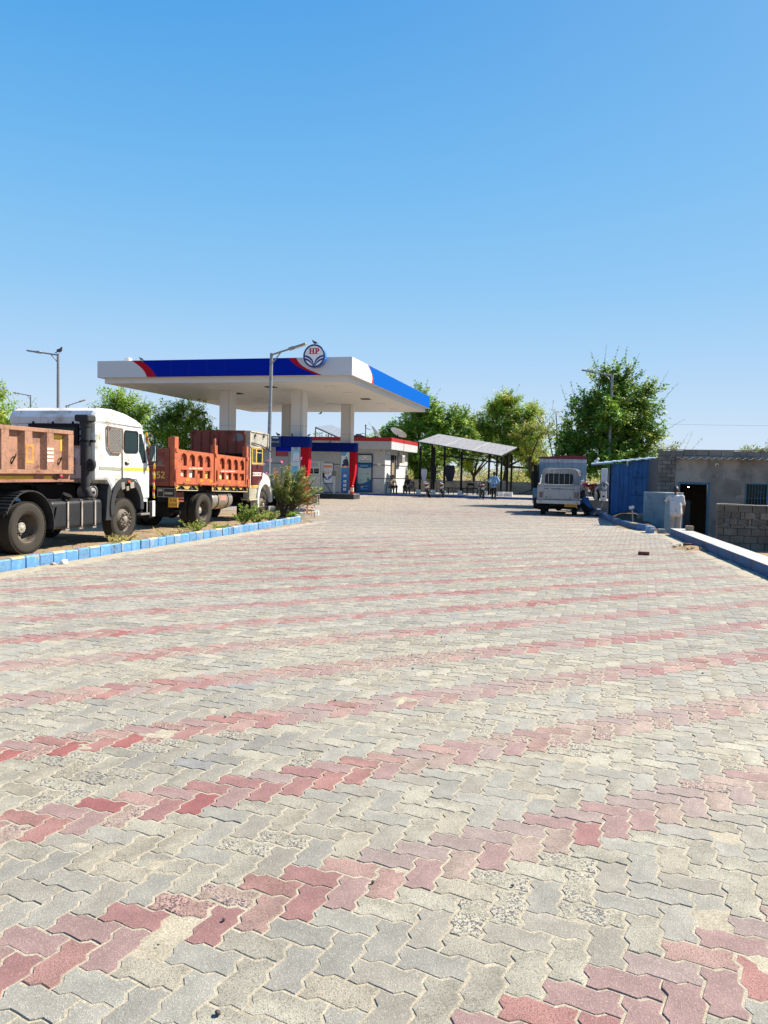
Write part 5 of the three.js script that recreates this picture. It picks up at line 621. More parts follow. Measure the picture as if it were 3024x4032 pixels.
  // scalloped skirts
  const skirt = (z0, z1, n) => { const pts = [], dz = (z1 - z0) / n; const y = (z) => botY(z) + 0.0; pts.push([-z0, y(z0)]); for (let k = 0; k < n; k++) for (let j = 0; j <= 8; j++) pts.push([-(z0 + dz * (k + 0.12 + j / 8 * 0.76)), y(z0) - 0.14 + Math.sin(j / 8 * Math.PI) * 0.1]); pts.push([-z1, y(z1) - 0.14], [-z1, y(z1)]); pts.splice(1, 0, [-z0, y(z0) - 0.14]); const s = pr(pts, XR - 0.02, XR - 0.005, cabYellow, 'skirt', t); mesh('skirt_edge', [bar([XR - 0.0125, y(z0) - 0.15, z0], [XR - 0.0125, y(z1) - 0.15, z1], 0.02)], ivory, s); mesh('skirt_back', [box(0.01, 0.13, Math.abs(z1 - z0) - 0.04, XR - 0.04, (y(z0) + y(z1)) / 2 - 0.07, (z0 + z1) / 2)], C.black, s); for (let k = 0; k < n; k++) mesh('silver_slash', box(0.004, 0.1, 0.02, XR - 0.03, y(z0 + dz * (k + 0.5)) - 0.08, z0 + dz * (k + 0.5), 0.5), C.steel, s); };
  skirt(-18.5, -19.75, 2); skirt(-20.6, -23.05, 5);
  // cab
  const zc0 = -23.2, zc1 = -24.3;
  mesh('cab_back', bx(XL + 0.05, XR + 0.02, 1.06, 2.95, zc0 + 0.02, zc0 - 0.05, 0.01), ivory, t);
  const crown = mesh('cab_crown', prof([[-zc0, 2.42], [24.25, 2.4], [24.62, 2.5], [24.6, 2.9], [-zc0, 2.94]], XL + 0.05, XR + 0.01, 0.02), mat([0.42, 0.43, 0.4], { roughness: 0.6, map: T.rusty }), t); for (const z of [-23.55, -24.25]) mesh('rope_hook', tube([[XR + 0.01, 2.68, z + 0.06], [XR + 0.03, 2.82, z + 0.05], [XR + 0.03, 2.85, z], [XR + 0.02, 2.78, z - 0.06]], 0.013, 5, 10), C.dark, crown); mesh('crown_trim', [bar([XR + 0.02, 2.93, zc0], [XR + 0.02, 2.9, -24.62], 0.035), bar([XR + 0.02, 2.42, zc0], [XR + 0.02, 2.43, -24.4], 0.04), bar([XR + 0.02, 2.42, -24.6], [XR + 0.02, 2.9, -24.62], 0.04)], ivory, crown); mesh('rope', tube([[XR + 0.04, 2.56, -23.25], [XR + 0.06, 2.5, -23.9], [XR + 0.08, 2.36, -24.6], [XR + 0.08, 2.3, -24.75]], 0.016), C.dark, crown);
  mesh('cab_shell', prof([[-zc0, 1.16], [24.2, 1.16], [24.28, 1.5], [24.3, 1.86], [24.22, 2.42], [-zc0, 2.42]], XL + 0.1, XR, 0.03), maroon, t);
  const dr = mesh('cab_door', prof([[23.36, 1.2], [24.05, 1.2], [24.16, 1.5], [24.16, 1.84], [23.36, 1.84]], XR - 0.01, XR + 0.025, 0.006), maroon, t); mesh('white_lattice', [...[0, 1, 2].flatMap((k) => [bar([XR + 0.028, 1.57, -23.4 - k * 0.22], [XR + 0.028, 1.5, -23.62 - k * 0.22], 0.014), bar([XR + 0.028, 1.5, -23.4 - k * 0.22], [XR + 0.028, 1.57, -23.62 - k * 0.22], 0.014)]), box(0.008, 0.02, 0.7, XR + 0.028, 1.585, -23.72), box(0.008, 0.02, 0.7, XR + 0.028, 1.485, -23.72)], C.white, dr); mesh('door_handle', rbox(0.02, 0.14, 0.04, 0.01, XR + 0.035, 1.78, -23.72), C.black, dr);
  mesh('window_frame', [bx(XR, XR + 0.03, 1.86, 1.92, -23.3, -24.2), bx(XR, XR + 0.03, 2.36, 2.42, -23.3, -24.14), bx(XR, XR + 0.03, 1.92, 2.36, -23.3, -23.36), bx(XR, XR + 0.03, 1.92, 2.36, -23.6, -23.7), bx(XR, XR + 0.03, 1.92, 2.36, -24.1, -24.17)], cabYellow, t); mesh('window_glass', [bx(XR + 0.002, XR + 0.008, 1.92, 2.36, -23.36, -23.6), bx(XR + 0.002, XR + 0.008, 1.92, 2.36, -23.7, -24.1)], C.glass, t); mesh('window_bar', [bx(XR + 0.01, XR + 0.018, 1.92, 2.36, -23.47, -23.49), bx(XR + 0.01, XR + 0.018, 2.24, 2.26, -23.7, -24.1)], ivory, t);
  mesh('blue_band', bx(XR, XR + 0.02, 1.84, 1.862, -23.3, -24.2), C.grey, t); mesh('yellow_sill', bx(XL + 0.1, XR + 0.015, 1.07, 1.17, zc0 - 0.05, -23.95, 0.01), cabYellow, t);
  const hood = mesh('bonnet', prof([[24.26, 1.2], [24.3, 1.62], [24.5, 1.6], [24.9, 1.5], [25.08, 1.36], [25.14, 1.05], [25.1, 0.8], [24.9, 0.8]], XL + 0.35, XR - 0.06, 0.08), mat([0.7, 0.69, 0.66], { roughness: 0.35, map: T.grime }), t); mesh('red_cloth', sph(0.12, XR - 0.3, 1.62, -24.5, 1.3, 0.6, 1), mat([0.35, 0.06, 0.03], { roughness: 0.9 }), hood);
  const fo = (a) => [24.32 + Math.cos(a) * 0.64, 0.66 + Math.sin(a) * 0.72], fi = (a) => [24.32 + Math.cos(a) * 0.5, 0.62 + Math.sin(a) * 0.57], A = Array.from({ length: 19 }, (_, i) => lerp(-0.1, Math.PI + 0.35, i / 18)); mesh('front_fender', prof([...A.map(fo), ...[...A].reverse().map(fi)], XR - 0.32, XR + 0.08, 0.02), mat([0.72, 0.71, 0.68], { roughness: 0.35, map: T.grime }), t);
  mesh('lamp_housing', [cyl(0.1, 0.08, 0.14, XR - 0.05, 0.98, -25.1, Math.PI / 2), rbox(0.14, 0.1, 0.16, 0.02, XR + 0.02, 0.72, -25.2)], C.chrome, t); mesh('front_bumper', bx(XL + 0.1, XR + 0.05, 0.42, 0.66, -25.15, -25.35, 0.02), C.dark, t); mesh('front_windscreen', xf(box(1.8, 0.55, 0.02), (XL + XR) / 2, 2.12, -24.29, -0.12), C.glass, t);
  // running gear
  mesh('step_box', bx(XR - 0.2, XR + 0.02, 0.72, 1.06, -23.15, -23.75, 0.02), mat([0.42, 0.42, 0.33], { map: T.rusty }), t); mesh('step_plate', bx(XR - 0.25, XR + 0.06, 0.68, 0.72, -23.1, -23.85), ivory, t); const mf = mesh('mud_flap', bx(XR - 0.5, XR, 0.1, 0.62, -23.3, -23.31), C.black, t); mesh('flap_mark', [tor(0.07, 0.008, XR - 0.24, 0.36, -23.295, 0, 0, 0), bx(XR - 0.28, XR - 0.2, 0.37, 0.385, -23.298, -23.294), bx(XR - 0.247, XR - 0.233, 0.31, 0.37, -23.298, -23.294)], C.grey, mf);
  const tk = mesh('fuel_tank', xf(lathe([[0, 0], [0.24, 0], [0.285, 0.05], [0.285, 1.3], [0.24, 1.35], [0, 1.35]], 24), -10.95, 0.74, -20.8, -Math.PI / 2), mat([0.5, 0.47, 0.42], { roughness: 0.38, metalness: 0.6, map: T.rusty }), t); for (const z of [-21.15, -21.8]) mesh('tank_strap', tor(0.29, 0.014, -10.95, 0.74, z, 0, 0, 0, 28, 6), C.dark, tk); mesh('red_mark', rbox(0.02, 0.14, 0.4, 0.005, -10.672, 0.8, -21.45), mat([0.5, 0.2, 0.16]), tk);
  mesh('chassis', [bx(-12.1, -11.95, 0.75, 1.0, -18.6, -24.9), bx(-11.2, -11.05, 0.75, 1.0, -18.6, -24.9), rod([-12.6, 0.48, -20.14], [-10.9, 0.48, -20.14], 0.1), sph(0.24, -11.65, 0.46, -20.14), rod([-12.5, 0.48, -24.3], [-10.8, 0.48, -24.3], 0.06), bx(-12, -11.3, 0.5, 0.9, -22.5, -24), bx(XL + 0.1, XR - 0.2, 1.02, 1.2, -19, -22.8)], C.black, t);
  const tb = mesh('tail_lamp_board', bx(-11.06, -10.52, 0.9, 1.15, -18.36, -18.42, 0.01), C.dark, t); const tl = canvasTex(256, 96, (g) => { g.fillStyle = '#1d1b18'; g.fillRect(0, 0, 256, 96); g.strokeStyle = '#8d8a80'; g.lineWidth = 6; g.strokeRect(4, 4, 248, 88); g.strokeRect(90, 8, 4, 80); g.fillStyle = '#a49a80'; g.fillRect(14, 14, 60, 22); g.font = 'bold 34px sans-serif'; g.fillStyle = '#c8c2ae'; g.fillText('RK9001', 106, 66); }); sheet('lamp_print', 0.54, 0.25, tl, tb, -10.79, 1.025, -18.355); mesh('red_panel', prof([[18.9, 0.75], [19.35, 0.75], [19.35, 1.2], [18.95, 1.2]], XR - 0.3, XR - 0.22), orangeD, t);
  const np = mesh('number_plate', bx(-10.7, -10.42, 0.64, 0.9, -18.31, -18.33), C.yellow, t); const pl2 = canvasTex(256, 240, (g) => { g.fillStyle = '#dfa52a'; g.fillRect(0, 0, 256, 240); g.strokeStyle = '#1a1a1a'; g.lineWidth = 5; g.strokeRect(8, 8, 240, 224); g.fillStyle = '#1a1a1a'; g.font = 'bold 78px sans-serif'; g.textAlign = 'center'; g.fillText('RJ 04', 128, 96, 225); g.fillText('GA5250', 128, 200, 228); }); sheet('plate_print', 0.27, 0.25, pl2, np, -10.56, 0.77, -18.305);
  const rg = mesh('rear_gear', [rod([-12.4, 0.45, -19.3], [-10.9, 0.45, -19.3], 0.05), bx(-11.9, -11.2, 0.3, 0.75, -19.2, -19.5, 0.1)], C.dark, t);
  wheel(t, -10.75, 0.48, -20.16, 0.49, 0.26, 'rear', 1); wheel(t, -11.06, 0.48, -20.16, 0.49, 0.26, 'plain', 1); wheel(t, -12.6, 0.48, -20.16, 0.49, 0.26, 'rear', -1); wheel(t, -12.3, 0.48, -20.16, 0.49, 0.26, 'plain', -1); wheel(t, -10.74, 0.48, -24.32, 0.48, 0.24, 'front', 1); wheel(t, -12.5, 0.48, -24.32, 0.48, 0.24, 'front', -1);
}
// ---------------------------------------------------------------- right hand side: cabin, tank, plastered building, block wall
{ // blue corrugated cabin with a sheet roof
  const Z = -34.5, X0 = 1.04, X1 = 2.72, sc = 0.93, t = thing('blue_metal_cabin', 'dark blue corrugated metal cabin with a pale overhanging sheet roof', 'cabin', [1.9, -0.1, -35.5]);
  const m = mat([0.02, 0.12, 0.34], { roughness: 0.5, metalness: 0.2, map: T.streak }), yt = (x) => lerp(2.22, 2.5, (x - X0) / (X1 - X0));
  mesh('side_wall', [bx(X0, X0 + 0.04, -0.15, 2.2, Z, Z - 2.2), bx(X1 - 0.04, X1, -0.15, 2.48, Z, Z - 2.2), bx(X0 + 0.04, X1 - 0.04, -0.15, 2.2, Z - 2.16, Z - 2.2)], m, t);
  const n = 9; for (let k = 0; k < n; k++) { const a = lerp(X0, X1, k / n), b = lerp(X0, X1, (k + 1) / n), d = (k % 2 ? 0.035 : 0); mesh('wall_sheet', xf(ext(shp([[a + 0.002, -0.12], [b - 0.002, -0.12], [b - 0.002, yt(b)], [a + 0.002, yt(a)]]), 0.03, 0.004), 0, 0, Z - 0.04 + d), m, t); }
  const wd = mesh('shutter', bx(1.93, 2.36, -0.05, 1.72, Z + 0.03, Z + 0.05, 0.008), m, t); for (const y of [1.66, 0.92, 0.06]) mesh('shutter_bar', bx(1.9, 2.4, y, y + 0.035, Z + 0.05, Z + 0.075), mat([0.01, 0.05, 0.16]), wd); for (const y of [1.9, 1.45, 1.05, 0.3]) mesh('latch_hook', tube([[2.1, y + 0.1, Z + 0.055], [2.1, y, Z + 0.07], [2.15, y - 0.04, Z + 0.07], [2.2, y, Z + 0.06]], 0.01, 5), C.black, wd);
  mesh('corner_edge', bx(X0 - 0.03, X0 + 0.03, -0.15, 2.2, Z - 0.05, Z + 0.03), C.black, t);
  mesh('roof', [...Array.from({ length: 15 }, (_, k) => { const a = lerp(0.24, 2.95, k / 15), b = lerp(0.24, 2.95, (k + 1) / 15), y = (x) => 2.2 + (x - 0.24) * 0.115; return quadBox([a, y(a) + (k % 2) * 0.022, Z + 0.3], [b, y(b) + (k % 2) * 0.022, Z + 0.3], [b, y(b) + 0.1 + (k % 2) * 0.022, Z - 2.4], [a, y(a) + 0.1 + (k % 2) * 0.022, Z - 2.4], 0.03); }), rod([0.24, 2.21, Z + 0.32], [1.1, 2.3, Z + 0.32], 0.045)], mat([0.3, 0.42, 0.55], { roughness: 0.5, metalness: 0.2, map: T.grime }), t);
  mesh('roof_cloth', [sph(0.07, 0.42, 2.36, Z + 0.1, 1.2, 0.8, 1), sph(0.06, 0.5, 2.45, Z + 0.12)], C.white, t); mesh('hanging_rag', box(0.06, 0.22, 0.02, 1.7, 2.28, Z + 0.34, 0, 0, 0.1), ivory, t);
  const b = thing('tap_post', 'thin pipe standing in the kerbed bed with a pale plate on top', 'post', [1.55, 0, -27.5]); mesh('pipe', rod([1.62, 0.0, -27.3], [1.57, 0.6, -27.3], 0.02), C.grey, b); mesh('plate', box(0.17, 0.1, 0.02, 1.55, 0.68, -27.3, 0, 0, 0.3), mat([0.45, 0.47, 0.44]), b);
  const s = thing('round_stone', 'round pale stone at the foot of the blue cabin', 'stone', [2.2, 0.12, -29.4]); mesh('stone', xf(new THREE.DodecahedronGeometry(0.16, 2), 2.02, 0.26, -29.3, 0, 0, 0, V(1, 1, 0.7)), mat([0.3, 0.27, 0.23], { roughness: 0.9, map: T.plaster }), s);
}
{ // painted masonry tank standing askew
  const t = thing('painted_tank', 'pale blue and white painted masonry tank beside the dark doorway', 'water trough', [2.65, -0.25, -28.3]), fp = [[2.66, -27.8], [3.3, -28.25], [2.72, -29.1], [2.02, -28.65]];
  mesh('tank_wall', xf(ext(shp(fp.map(([x, z]) => [x, -z])), 1.5, 0.012), 0, -0.32, 0, -Math.PI / 2), mat([0.22, 0.36, 0.47], { roughness: 0.8, map: T.wall }), t); mesh('tank_lid', xf(ext(shp(fp.map(([x, z]) => [x, -z])), 0.02, 0.006), 0, 1.18, 0, -Math.PI / 2), mat([0.6, 0.62, 0.63], { map: T.plaster }), t);
  tag(mesh('loose_wire', tube([[2.1, 1.2, -28.6], [2.14, 1.0, -28.52], [2.3, 0.78, -28.36], [2.42, 0.72, -28.2], [2.46, 0.8, -28.15], [2.5, 0.94, -28.1]], 0.012, 5, 24), mat([0.03, 0.1, 0.16]), null), 'loose dark wire curling down the face of the painted tank', 'wire');
}
{ // plastered one storey building, lower plot
  const Z = -29.3, B = -0.4, t = thing('plastered_building', 'plain grey plastered one storey building with a corrugated eave and dark doorway', 'building', [5.5, B, -31]), pm = mat([0.31, 0.3, 0.285], { roughness: 0.92, map: T.wall, bumpMap: T.dirtBump, bumpScale: 0.006 }), bm = [0.22, 0.2, 0.26].map((k) => mat([k, k * 0.95, k * 0.89], { roughness: 0.95, map: T.wall, bumpMap: T.dirtBump, bumpScale: 0.012 }));
  const wl = mesh('front_wall', xf(ext(shp([[3.11, B], [10.5, B], [10.5, 2.5], [3.11, 2.5]], [[[3.27, B + 0.02], [4.25, B + 0.02], [4.25, 1.5], [3.27, 1.5]], [[5.47, 0.83], [6.14, 0.83], [6.14, 1.55], [5.47, 1.55]]]), 0.22), 0, 0, Z - 0.22), pm, t);
  mesh('inner_walls', [bx(2.55, 2.75, B, 2.45, Z - 0.24, Z - 4.5), bx(10.3, 10.5, B, 2.45, Z - 0.24, Z - 4.5), bx(2.75, 10.3, B, 2.45, Z - 4.3, Z - 4.5), bx(2.75, 10.3, B - 0.05, B + 0.01, Z - 0.22, Z - 4.3)], mat([0.1, 0.09, 0.08], { roughness: 0.95 }), t);
  const px = mesh('block_pier', bx(2.56, 3.108, B, 2.48, Z - 0.05, Z - 0.24), mat([0.13, 0.12, 0.11], { roughness: 0.95 }), t); let i = 0;
  for (let r = 0; r < 19; r++) { const y = B + r * 0.152, off = (r % 2) * 0.14; for (let x = 2.52 - off; x < 3.1; x += 0.29) { const a = Math.max(2.52, x) + 0.006, b = Math.min(3.105, x + 0.284); if (b - a < 0.05) continue; mesh('block', rbox(b - a, 0.14, 0.1, 0.01, (a + b) / 2, y + 0.075, Z - 0.04 + rr(-0.008, 0.008), 0, rr(-0.01, 0.01)), bm[(hash(i++, 1, 2) * 3) | 0], px); } }
  const pp = mesh('parapet', bx(2.53, 10.5, 2.49, 2.66, Z - 0.06, Z - 0.22), mat([0.13, 0.12, 0.11]), t); for (let x = 2.52; x < 8.6; x += 0.42) mesh('block', rbox(0.412, 0.2, 0.17, 0.01, x + 0.206, 2.6 + 0.02 * Math.sin(x * 2), Z - 0.1 + rr(-0.01, 0.01)), bm[(hash(i++, 1, 2) * 3) | 0], pp); mesh('mortar_cap', [bx(2.5, 10.5, 2.71, 2.735, Z, Z - 0.24, 0.008)], mat([0.32, 0.29, 0.25], { map: T.plaster }), pp);
  const wave = []; for (let k = 0; k <= 300; k++) { const x = 3.12 + k * 0.0245; wave.push([x, 2.43 + 0.03 * Math.sin((x - 3.12) * 2 * Math.PI / 0.245)]); } const sheetG = ext(shp([...wave, ...[...wave].reverse().map(([x, y]) => [x, y - 0.02])]), 0.3); mesh('corrugated_eave', xf(sheetG, 0, 0, Z - 0.02), mat([0.5, 0.49, 0.46], { roughness: 0.8, map: T.plaster }), t); mesh('roof_sheet', bx(2.6, 10.45, 2.4, 2.44, Z - 0.24, Z - 4.45), C.grey, t);
  const bl = mat([0.03, 0.13, 0.2], { roughness: 0.6, map: T.grime }); mesh('door_frame', [bx(3.22, 3.29, B, 1.5, Z + 0.03, Z - 0.12), bx(4.2, 4.28, B, 1.5, Z + 0.03, Z - 0.12), bx(3.22, 4.28, 1.5, 1.57, Z + 0.03, Z - 0.12)], bl, t); mesh('inner_door', [bx(3.3, 3.72, B, 0.9, Z - 0.5, Z - 0.53)], mat([0.05, 0.055, 0.06]), t);
  const win = mesh('window_frame', [bx(5.44, 5.48, 0.8, 1.58, Z + 0.02, Z - 0.1), bx(6.13, 6.17, 0.8, 1.58, Z + 0.02, Z - 0.1), bx(5.48, 6.13, 1.54, 1.58, Z + 0.02, Z - 0.1), bx(5.48, 6.13, 0.8, 0.84, Z + 0.02, Z - 0.1)], bl, t); for (let k = 0; k < 6; k++) mesh('grille_bar', rod([5.57 + k * 0.095, 0.83, Z - 0.03], [5.57 + k * 0.095, 1.55, Z - 0.03], 0.009), bl, win); mesh('grille_bar', [rod([5.48, 1.06, Z - 0.03], [6.13, 1.06, Z - 0.03], 0.009), rod([5.86, 1.28, Z - 0.03], [6.05, 1.28, Z - 0.03], 0.012)], bl, win); mesh('window_pane', bx(5.48, 6.13, 0.84, 1.54, Z - 0.09, Z - 0.1), C.glass, win);
  const lb = mesh('wall_lamp', rbox(0.13, 0.12, 0.08, 0.015, 4.47, 2.2, Z + 0.04), mat([0.5, 0.48, 0.42]), t); mesh('lens', cyl(0.03, 0.03, 0.04, 4.48, 2.18, Z + 0.09, Math.PI / 2), C.black, lb);
  for (const pg of [xf(ext(shp(Array.from({ length: 26 }, (_, k) => { const a = k / 26 * 6.283, w = 0.9 + 0.1 * Math.sin(k * 2.1); return [4.86 + Math.cos(a) * 0.5 * w, 1.35 + Math.sin(a) * 0.42 * w]; })), 0.004), 0, 0, Z), xf(ext(shp([[6.3, 1.5], [7.1, 2.1], [7.0, 2.35], [6.4, 2.2]]), 0.004), 0, 0, Z + 0.0005)]) mesh('plaster_patch', pg, mat([0.25, 0.242, 0.23], { roughness: 0.95, map: T.plaster }), t);
  const bulb = mesh('bulb', sph(0.018, 3.76, 1.38, Z - 1.6), new THREE.MeshStandardMaterial({ color: 0xffffff, emissive: 0xfff2dd, emissiveIntensity: 2.2 }), t); const pl = new THREE.PointLight(new THREE.Color().setRGB(1, 0.93, 0.82), 0.25, 0, 2); pl.position.set(3.76, 1.38, Z - 1.55); pl.castShadow = true; scene.add(pl);
}
{ // low honeycomb block wall
  const Z = -25, t = thing('block_wall', 'low rough block wall with square vent holes on the right', 'wall', [6, -0.38, Z]), bm = [0.18, 0.21, 0.24].map((k) => mat([k, k * 0.9, k * 0.77], { roughness: 0.95, map: T.wall, bumpMap: T.dirtBump, bumpScale: 0.015 })); let i = 0;
  const ventsBy = { 2: [[4.7, 0.12], [5.2, 0.12]], 3: [] }, rows = [-0.42, -0.2, 0.02, 0.24, 0.34, 0.52, 0.73], H = [0.21, 0.21, 0.21, 0.09, 0.17, 0.2, 0.2];
  const holes = { 4: [[4.13, 4.26, 'open'], [4.66, 4.78, 'grey'], [5.19, 5.31, 'grey'], [5.75, 5.87, 'grey']], 5: [[4.42, 4.55, 'grey'], [4.96, 5.09, 'grey'], [5.5, 5.62, 'grey']] };
  rows.forEach((y, r) => { const cut = holes[r] || []; let x = 3.9 + (r % 2 ? 0 : -0.19); const edges = []; while (x < 7.4) { edges.push([Math.max(3.9, x), x + 0.38]); x += 0.385; }
    for (const [a, b] of edges) { let segs = [[a, b]]; for (const [h0, h1] of cut) segs = segs.flatMap(([p, q]) => (h1 <= p || h0 >= q ? [[p, q]] : [[p, h0], [h1, q]].filter(([u, v]) => v - u > 0.03))); for (const [p, q] of segs) mesh('block', rbox(q - p - 0.01, H[r], 0.2, 0.012, (p + q) / 2, y + H[r] / 2, Z - 0.1 + rr(-0.008, 0.008), 0, rr(-0.012, 0.012)), bm[(hash(i++, 5, 2) * 3) | 0], t); }
    for (const [h0, h1, k] of cut) if (k === 'grey') mesh('vent_slab', box(h1 - h0 + 0.01, H[r], 0.03, (h0 + h1) / 2, y + H[r] / 2, Z - 0.12), mat([0.22, 0.22, 0.22], { map: T.plaster }), t); });
  mesh('mortar', bx(3.92, 7.4, -0.4, 0.3, Z - 0.05, Z - 0.16), mat([0.14, 0.125, 0.105], { roughness: 0.95 }), t); mesh('coping', [xf(ext(shp([[3.88, 0.925], [7.4, 0.925], [7.4, 0.95], [6, 0.955], [5, 0.945], [4.4, 0.965], [4.1, 0.975], [3.88, 0.965]]), 0.22, 0.004), 0, 0, Z - 0.21)], mat([0.45, 0.43, 0.38], { roughness: 0.9, map: T.plaster }), t);
}
// loose bricks, rubble
const brickM = mat([0.16, 0.065, 0.05], { roughness: 0.9, map: T.rusty });
tag(mesh('loose_brick', rbox(0.235, 0.075, 0.11, 0.006, 0, 0, 0), brickM, null), 'single dark red brick lying on the open paving', 'brick').position.set(1.3, 0.037, -17.75); scene.children.at(-1).rotation.y = -0.12;
tag(mesh('loose_brick', rbox(0.2, 0.1, 0.11, 0.006, 2.52, 0.045, -20.35, 0, 0.3), brickM, null), 'broken brick in the sand heap beside the low wall', 'brick');
tag(mesh('loose_brick', rbox(0.2, 0.13, 0.16, 0.008, 2.95, 0.278, -23.6, 0, 0.12), mat([0.36, 0.3, 0.23], { roughness: 0.9, map: T.plaster }), null), 'pale block sitting on the near end of the low wall top', 'brick');
const rock = (r, x, y, z, k) => { const g = new THREE.IcosahedronGeometry(r, 1), p = g.attributes.position, s = hash(k, 2, 3) * 90; for (let i = 0; i < p.count; i++) { const v = V(p.getX(i), p.getY(i), p.getZ(i)), f = 0.75 + 0.5 * vn(v.x / r * 1.4 + s, v.y / r * 1.4 + v.z / r + s, 5); p.setXYZ(i, v.x * f, v.y * f * 0.7, v.z * f); } g.computeVertexNormals(); return xf(g, x, y, z, 0, k, 0); };
const stoneM = [mat([0.3, 0.24, 0.18], { roughness: 0.95, map: T.plaster }), mat([0.4, 0.34, 0.26], { roughness: 0.95, map: T.plaster }), mat([0.2, 0.13, 0.09], { roughness: 0.95, map: T.plaster })];
for (let k = 0; k < 13; k++) { const x = rr(3.75, 4.9), z = -20.3 + (x - 3.75) * 0.6 + rr(-0.8, 0.8), r = rr(0.06, 0.17); tag(mesh('rubble_stone', rock(r, x, groundY(x, z) + r * 0.35, z, k), stoneM[k % 3], null), 'rough brown stone in the rubble before the block wall', 'stone', 'rubble stones right of the low wall'); }
{ const bag = mesh('plastic_bag', rock(0.2, 4.1, groundY(4.1, -19.9) + 0.07, -19.9, 33), mat([0.3, 0.5, 0.38], { roughness: 0.3 }), null); tag(bag, 'crumpled pale green plastic bag among the rubble stones', 'plastic bag'); const b2 = mesh('plastic_bag', rock(0.24, 4.55, groundY(4.55, -19.6) + 0.08, -19.6, 37), mat([0.55, 0.52, 0.48], { roughness: 0.5 }), null); tag(b2, 'crumpled whitish sack among the rubble stones', 'sack'); }
{ const g = new THREE.PlaneGeometry(1.5, 1.6, 24, 24).rotateX(-Math.PI / 2), p = g.attributes.position; for (let i = 0; i < p.count; i++) { const x = p.getX(i), z = p.getZ(i), d = Math.hypot(x / 0.7, z / 0.75); p.setY(i, 0.07 * sm(1, 0.1, d) * (0.5 + fbm(x * 5 + 9, z * 5 + 9, 3, 3)) - 0.012); } g.computeVertexNormals(); g.translate(2.62, 0.0, -19.9); tag(mesh('sand_heap', g, mat([0.5, 0.42, 0.3], { roughness: 1, map: T.dirt }), null), 'low heap of sand and chips against the low wall', 'sand heap'); const st = []; for (let k = 0; k < 40; k++) st.push(rock(rr(0.012, 0.035), 2.6 + rr(-0.45, 0.4), 0.03 + rr(0, 0.03), -19.95 + rr(-0.6, 0.6), k)); const q = tag(mesh('brick_chips', st, stoneM[1], null), 'scatter of small brick chips on the sand heap', 'chips'); q.userData.kind = 'stuff'; }
{ const pb = tag(mesh('pebble', rock(0.009, 0, 0, 0, 4), mat([0.05, 0.045, 0.045], { roughness: 0.8 }), null), 'tiny dark pebble lying on the paving blocks', 'pebble', 'pebbles scattered on the paving'); pb.position.set(-1.05, 0.009, -2.11); pb.scale.setScalar(1.1); for (let k = 0; k < 46; k++) { const z = -2.2 - 20 * Math.pow(rnd(), 1.5), x = rr(-0.75, 0.45) * -z * 0.7 - 0.2; if (!onPaving(x, z)) continue; copy(pb, null, [x, 0.007, z], rr(0, 6)).scale.setScalar(rr(0.4, 1)); } }
tag(mesh('kerb_rubble', rock(0.065, -8.62, 0.035, -11.35, 3), C.white, null), 'white broken lump lying against the blue kerb', 'stone'); tag(mesh('kerb_rubble', rock(0.05, -8.66, 0.02, -11.12, 8), mat([0.4, 0.3, 0.25]), null), 'small reddish chip beside the white lump at the kerb', 'stone');

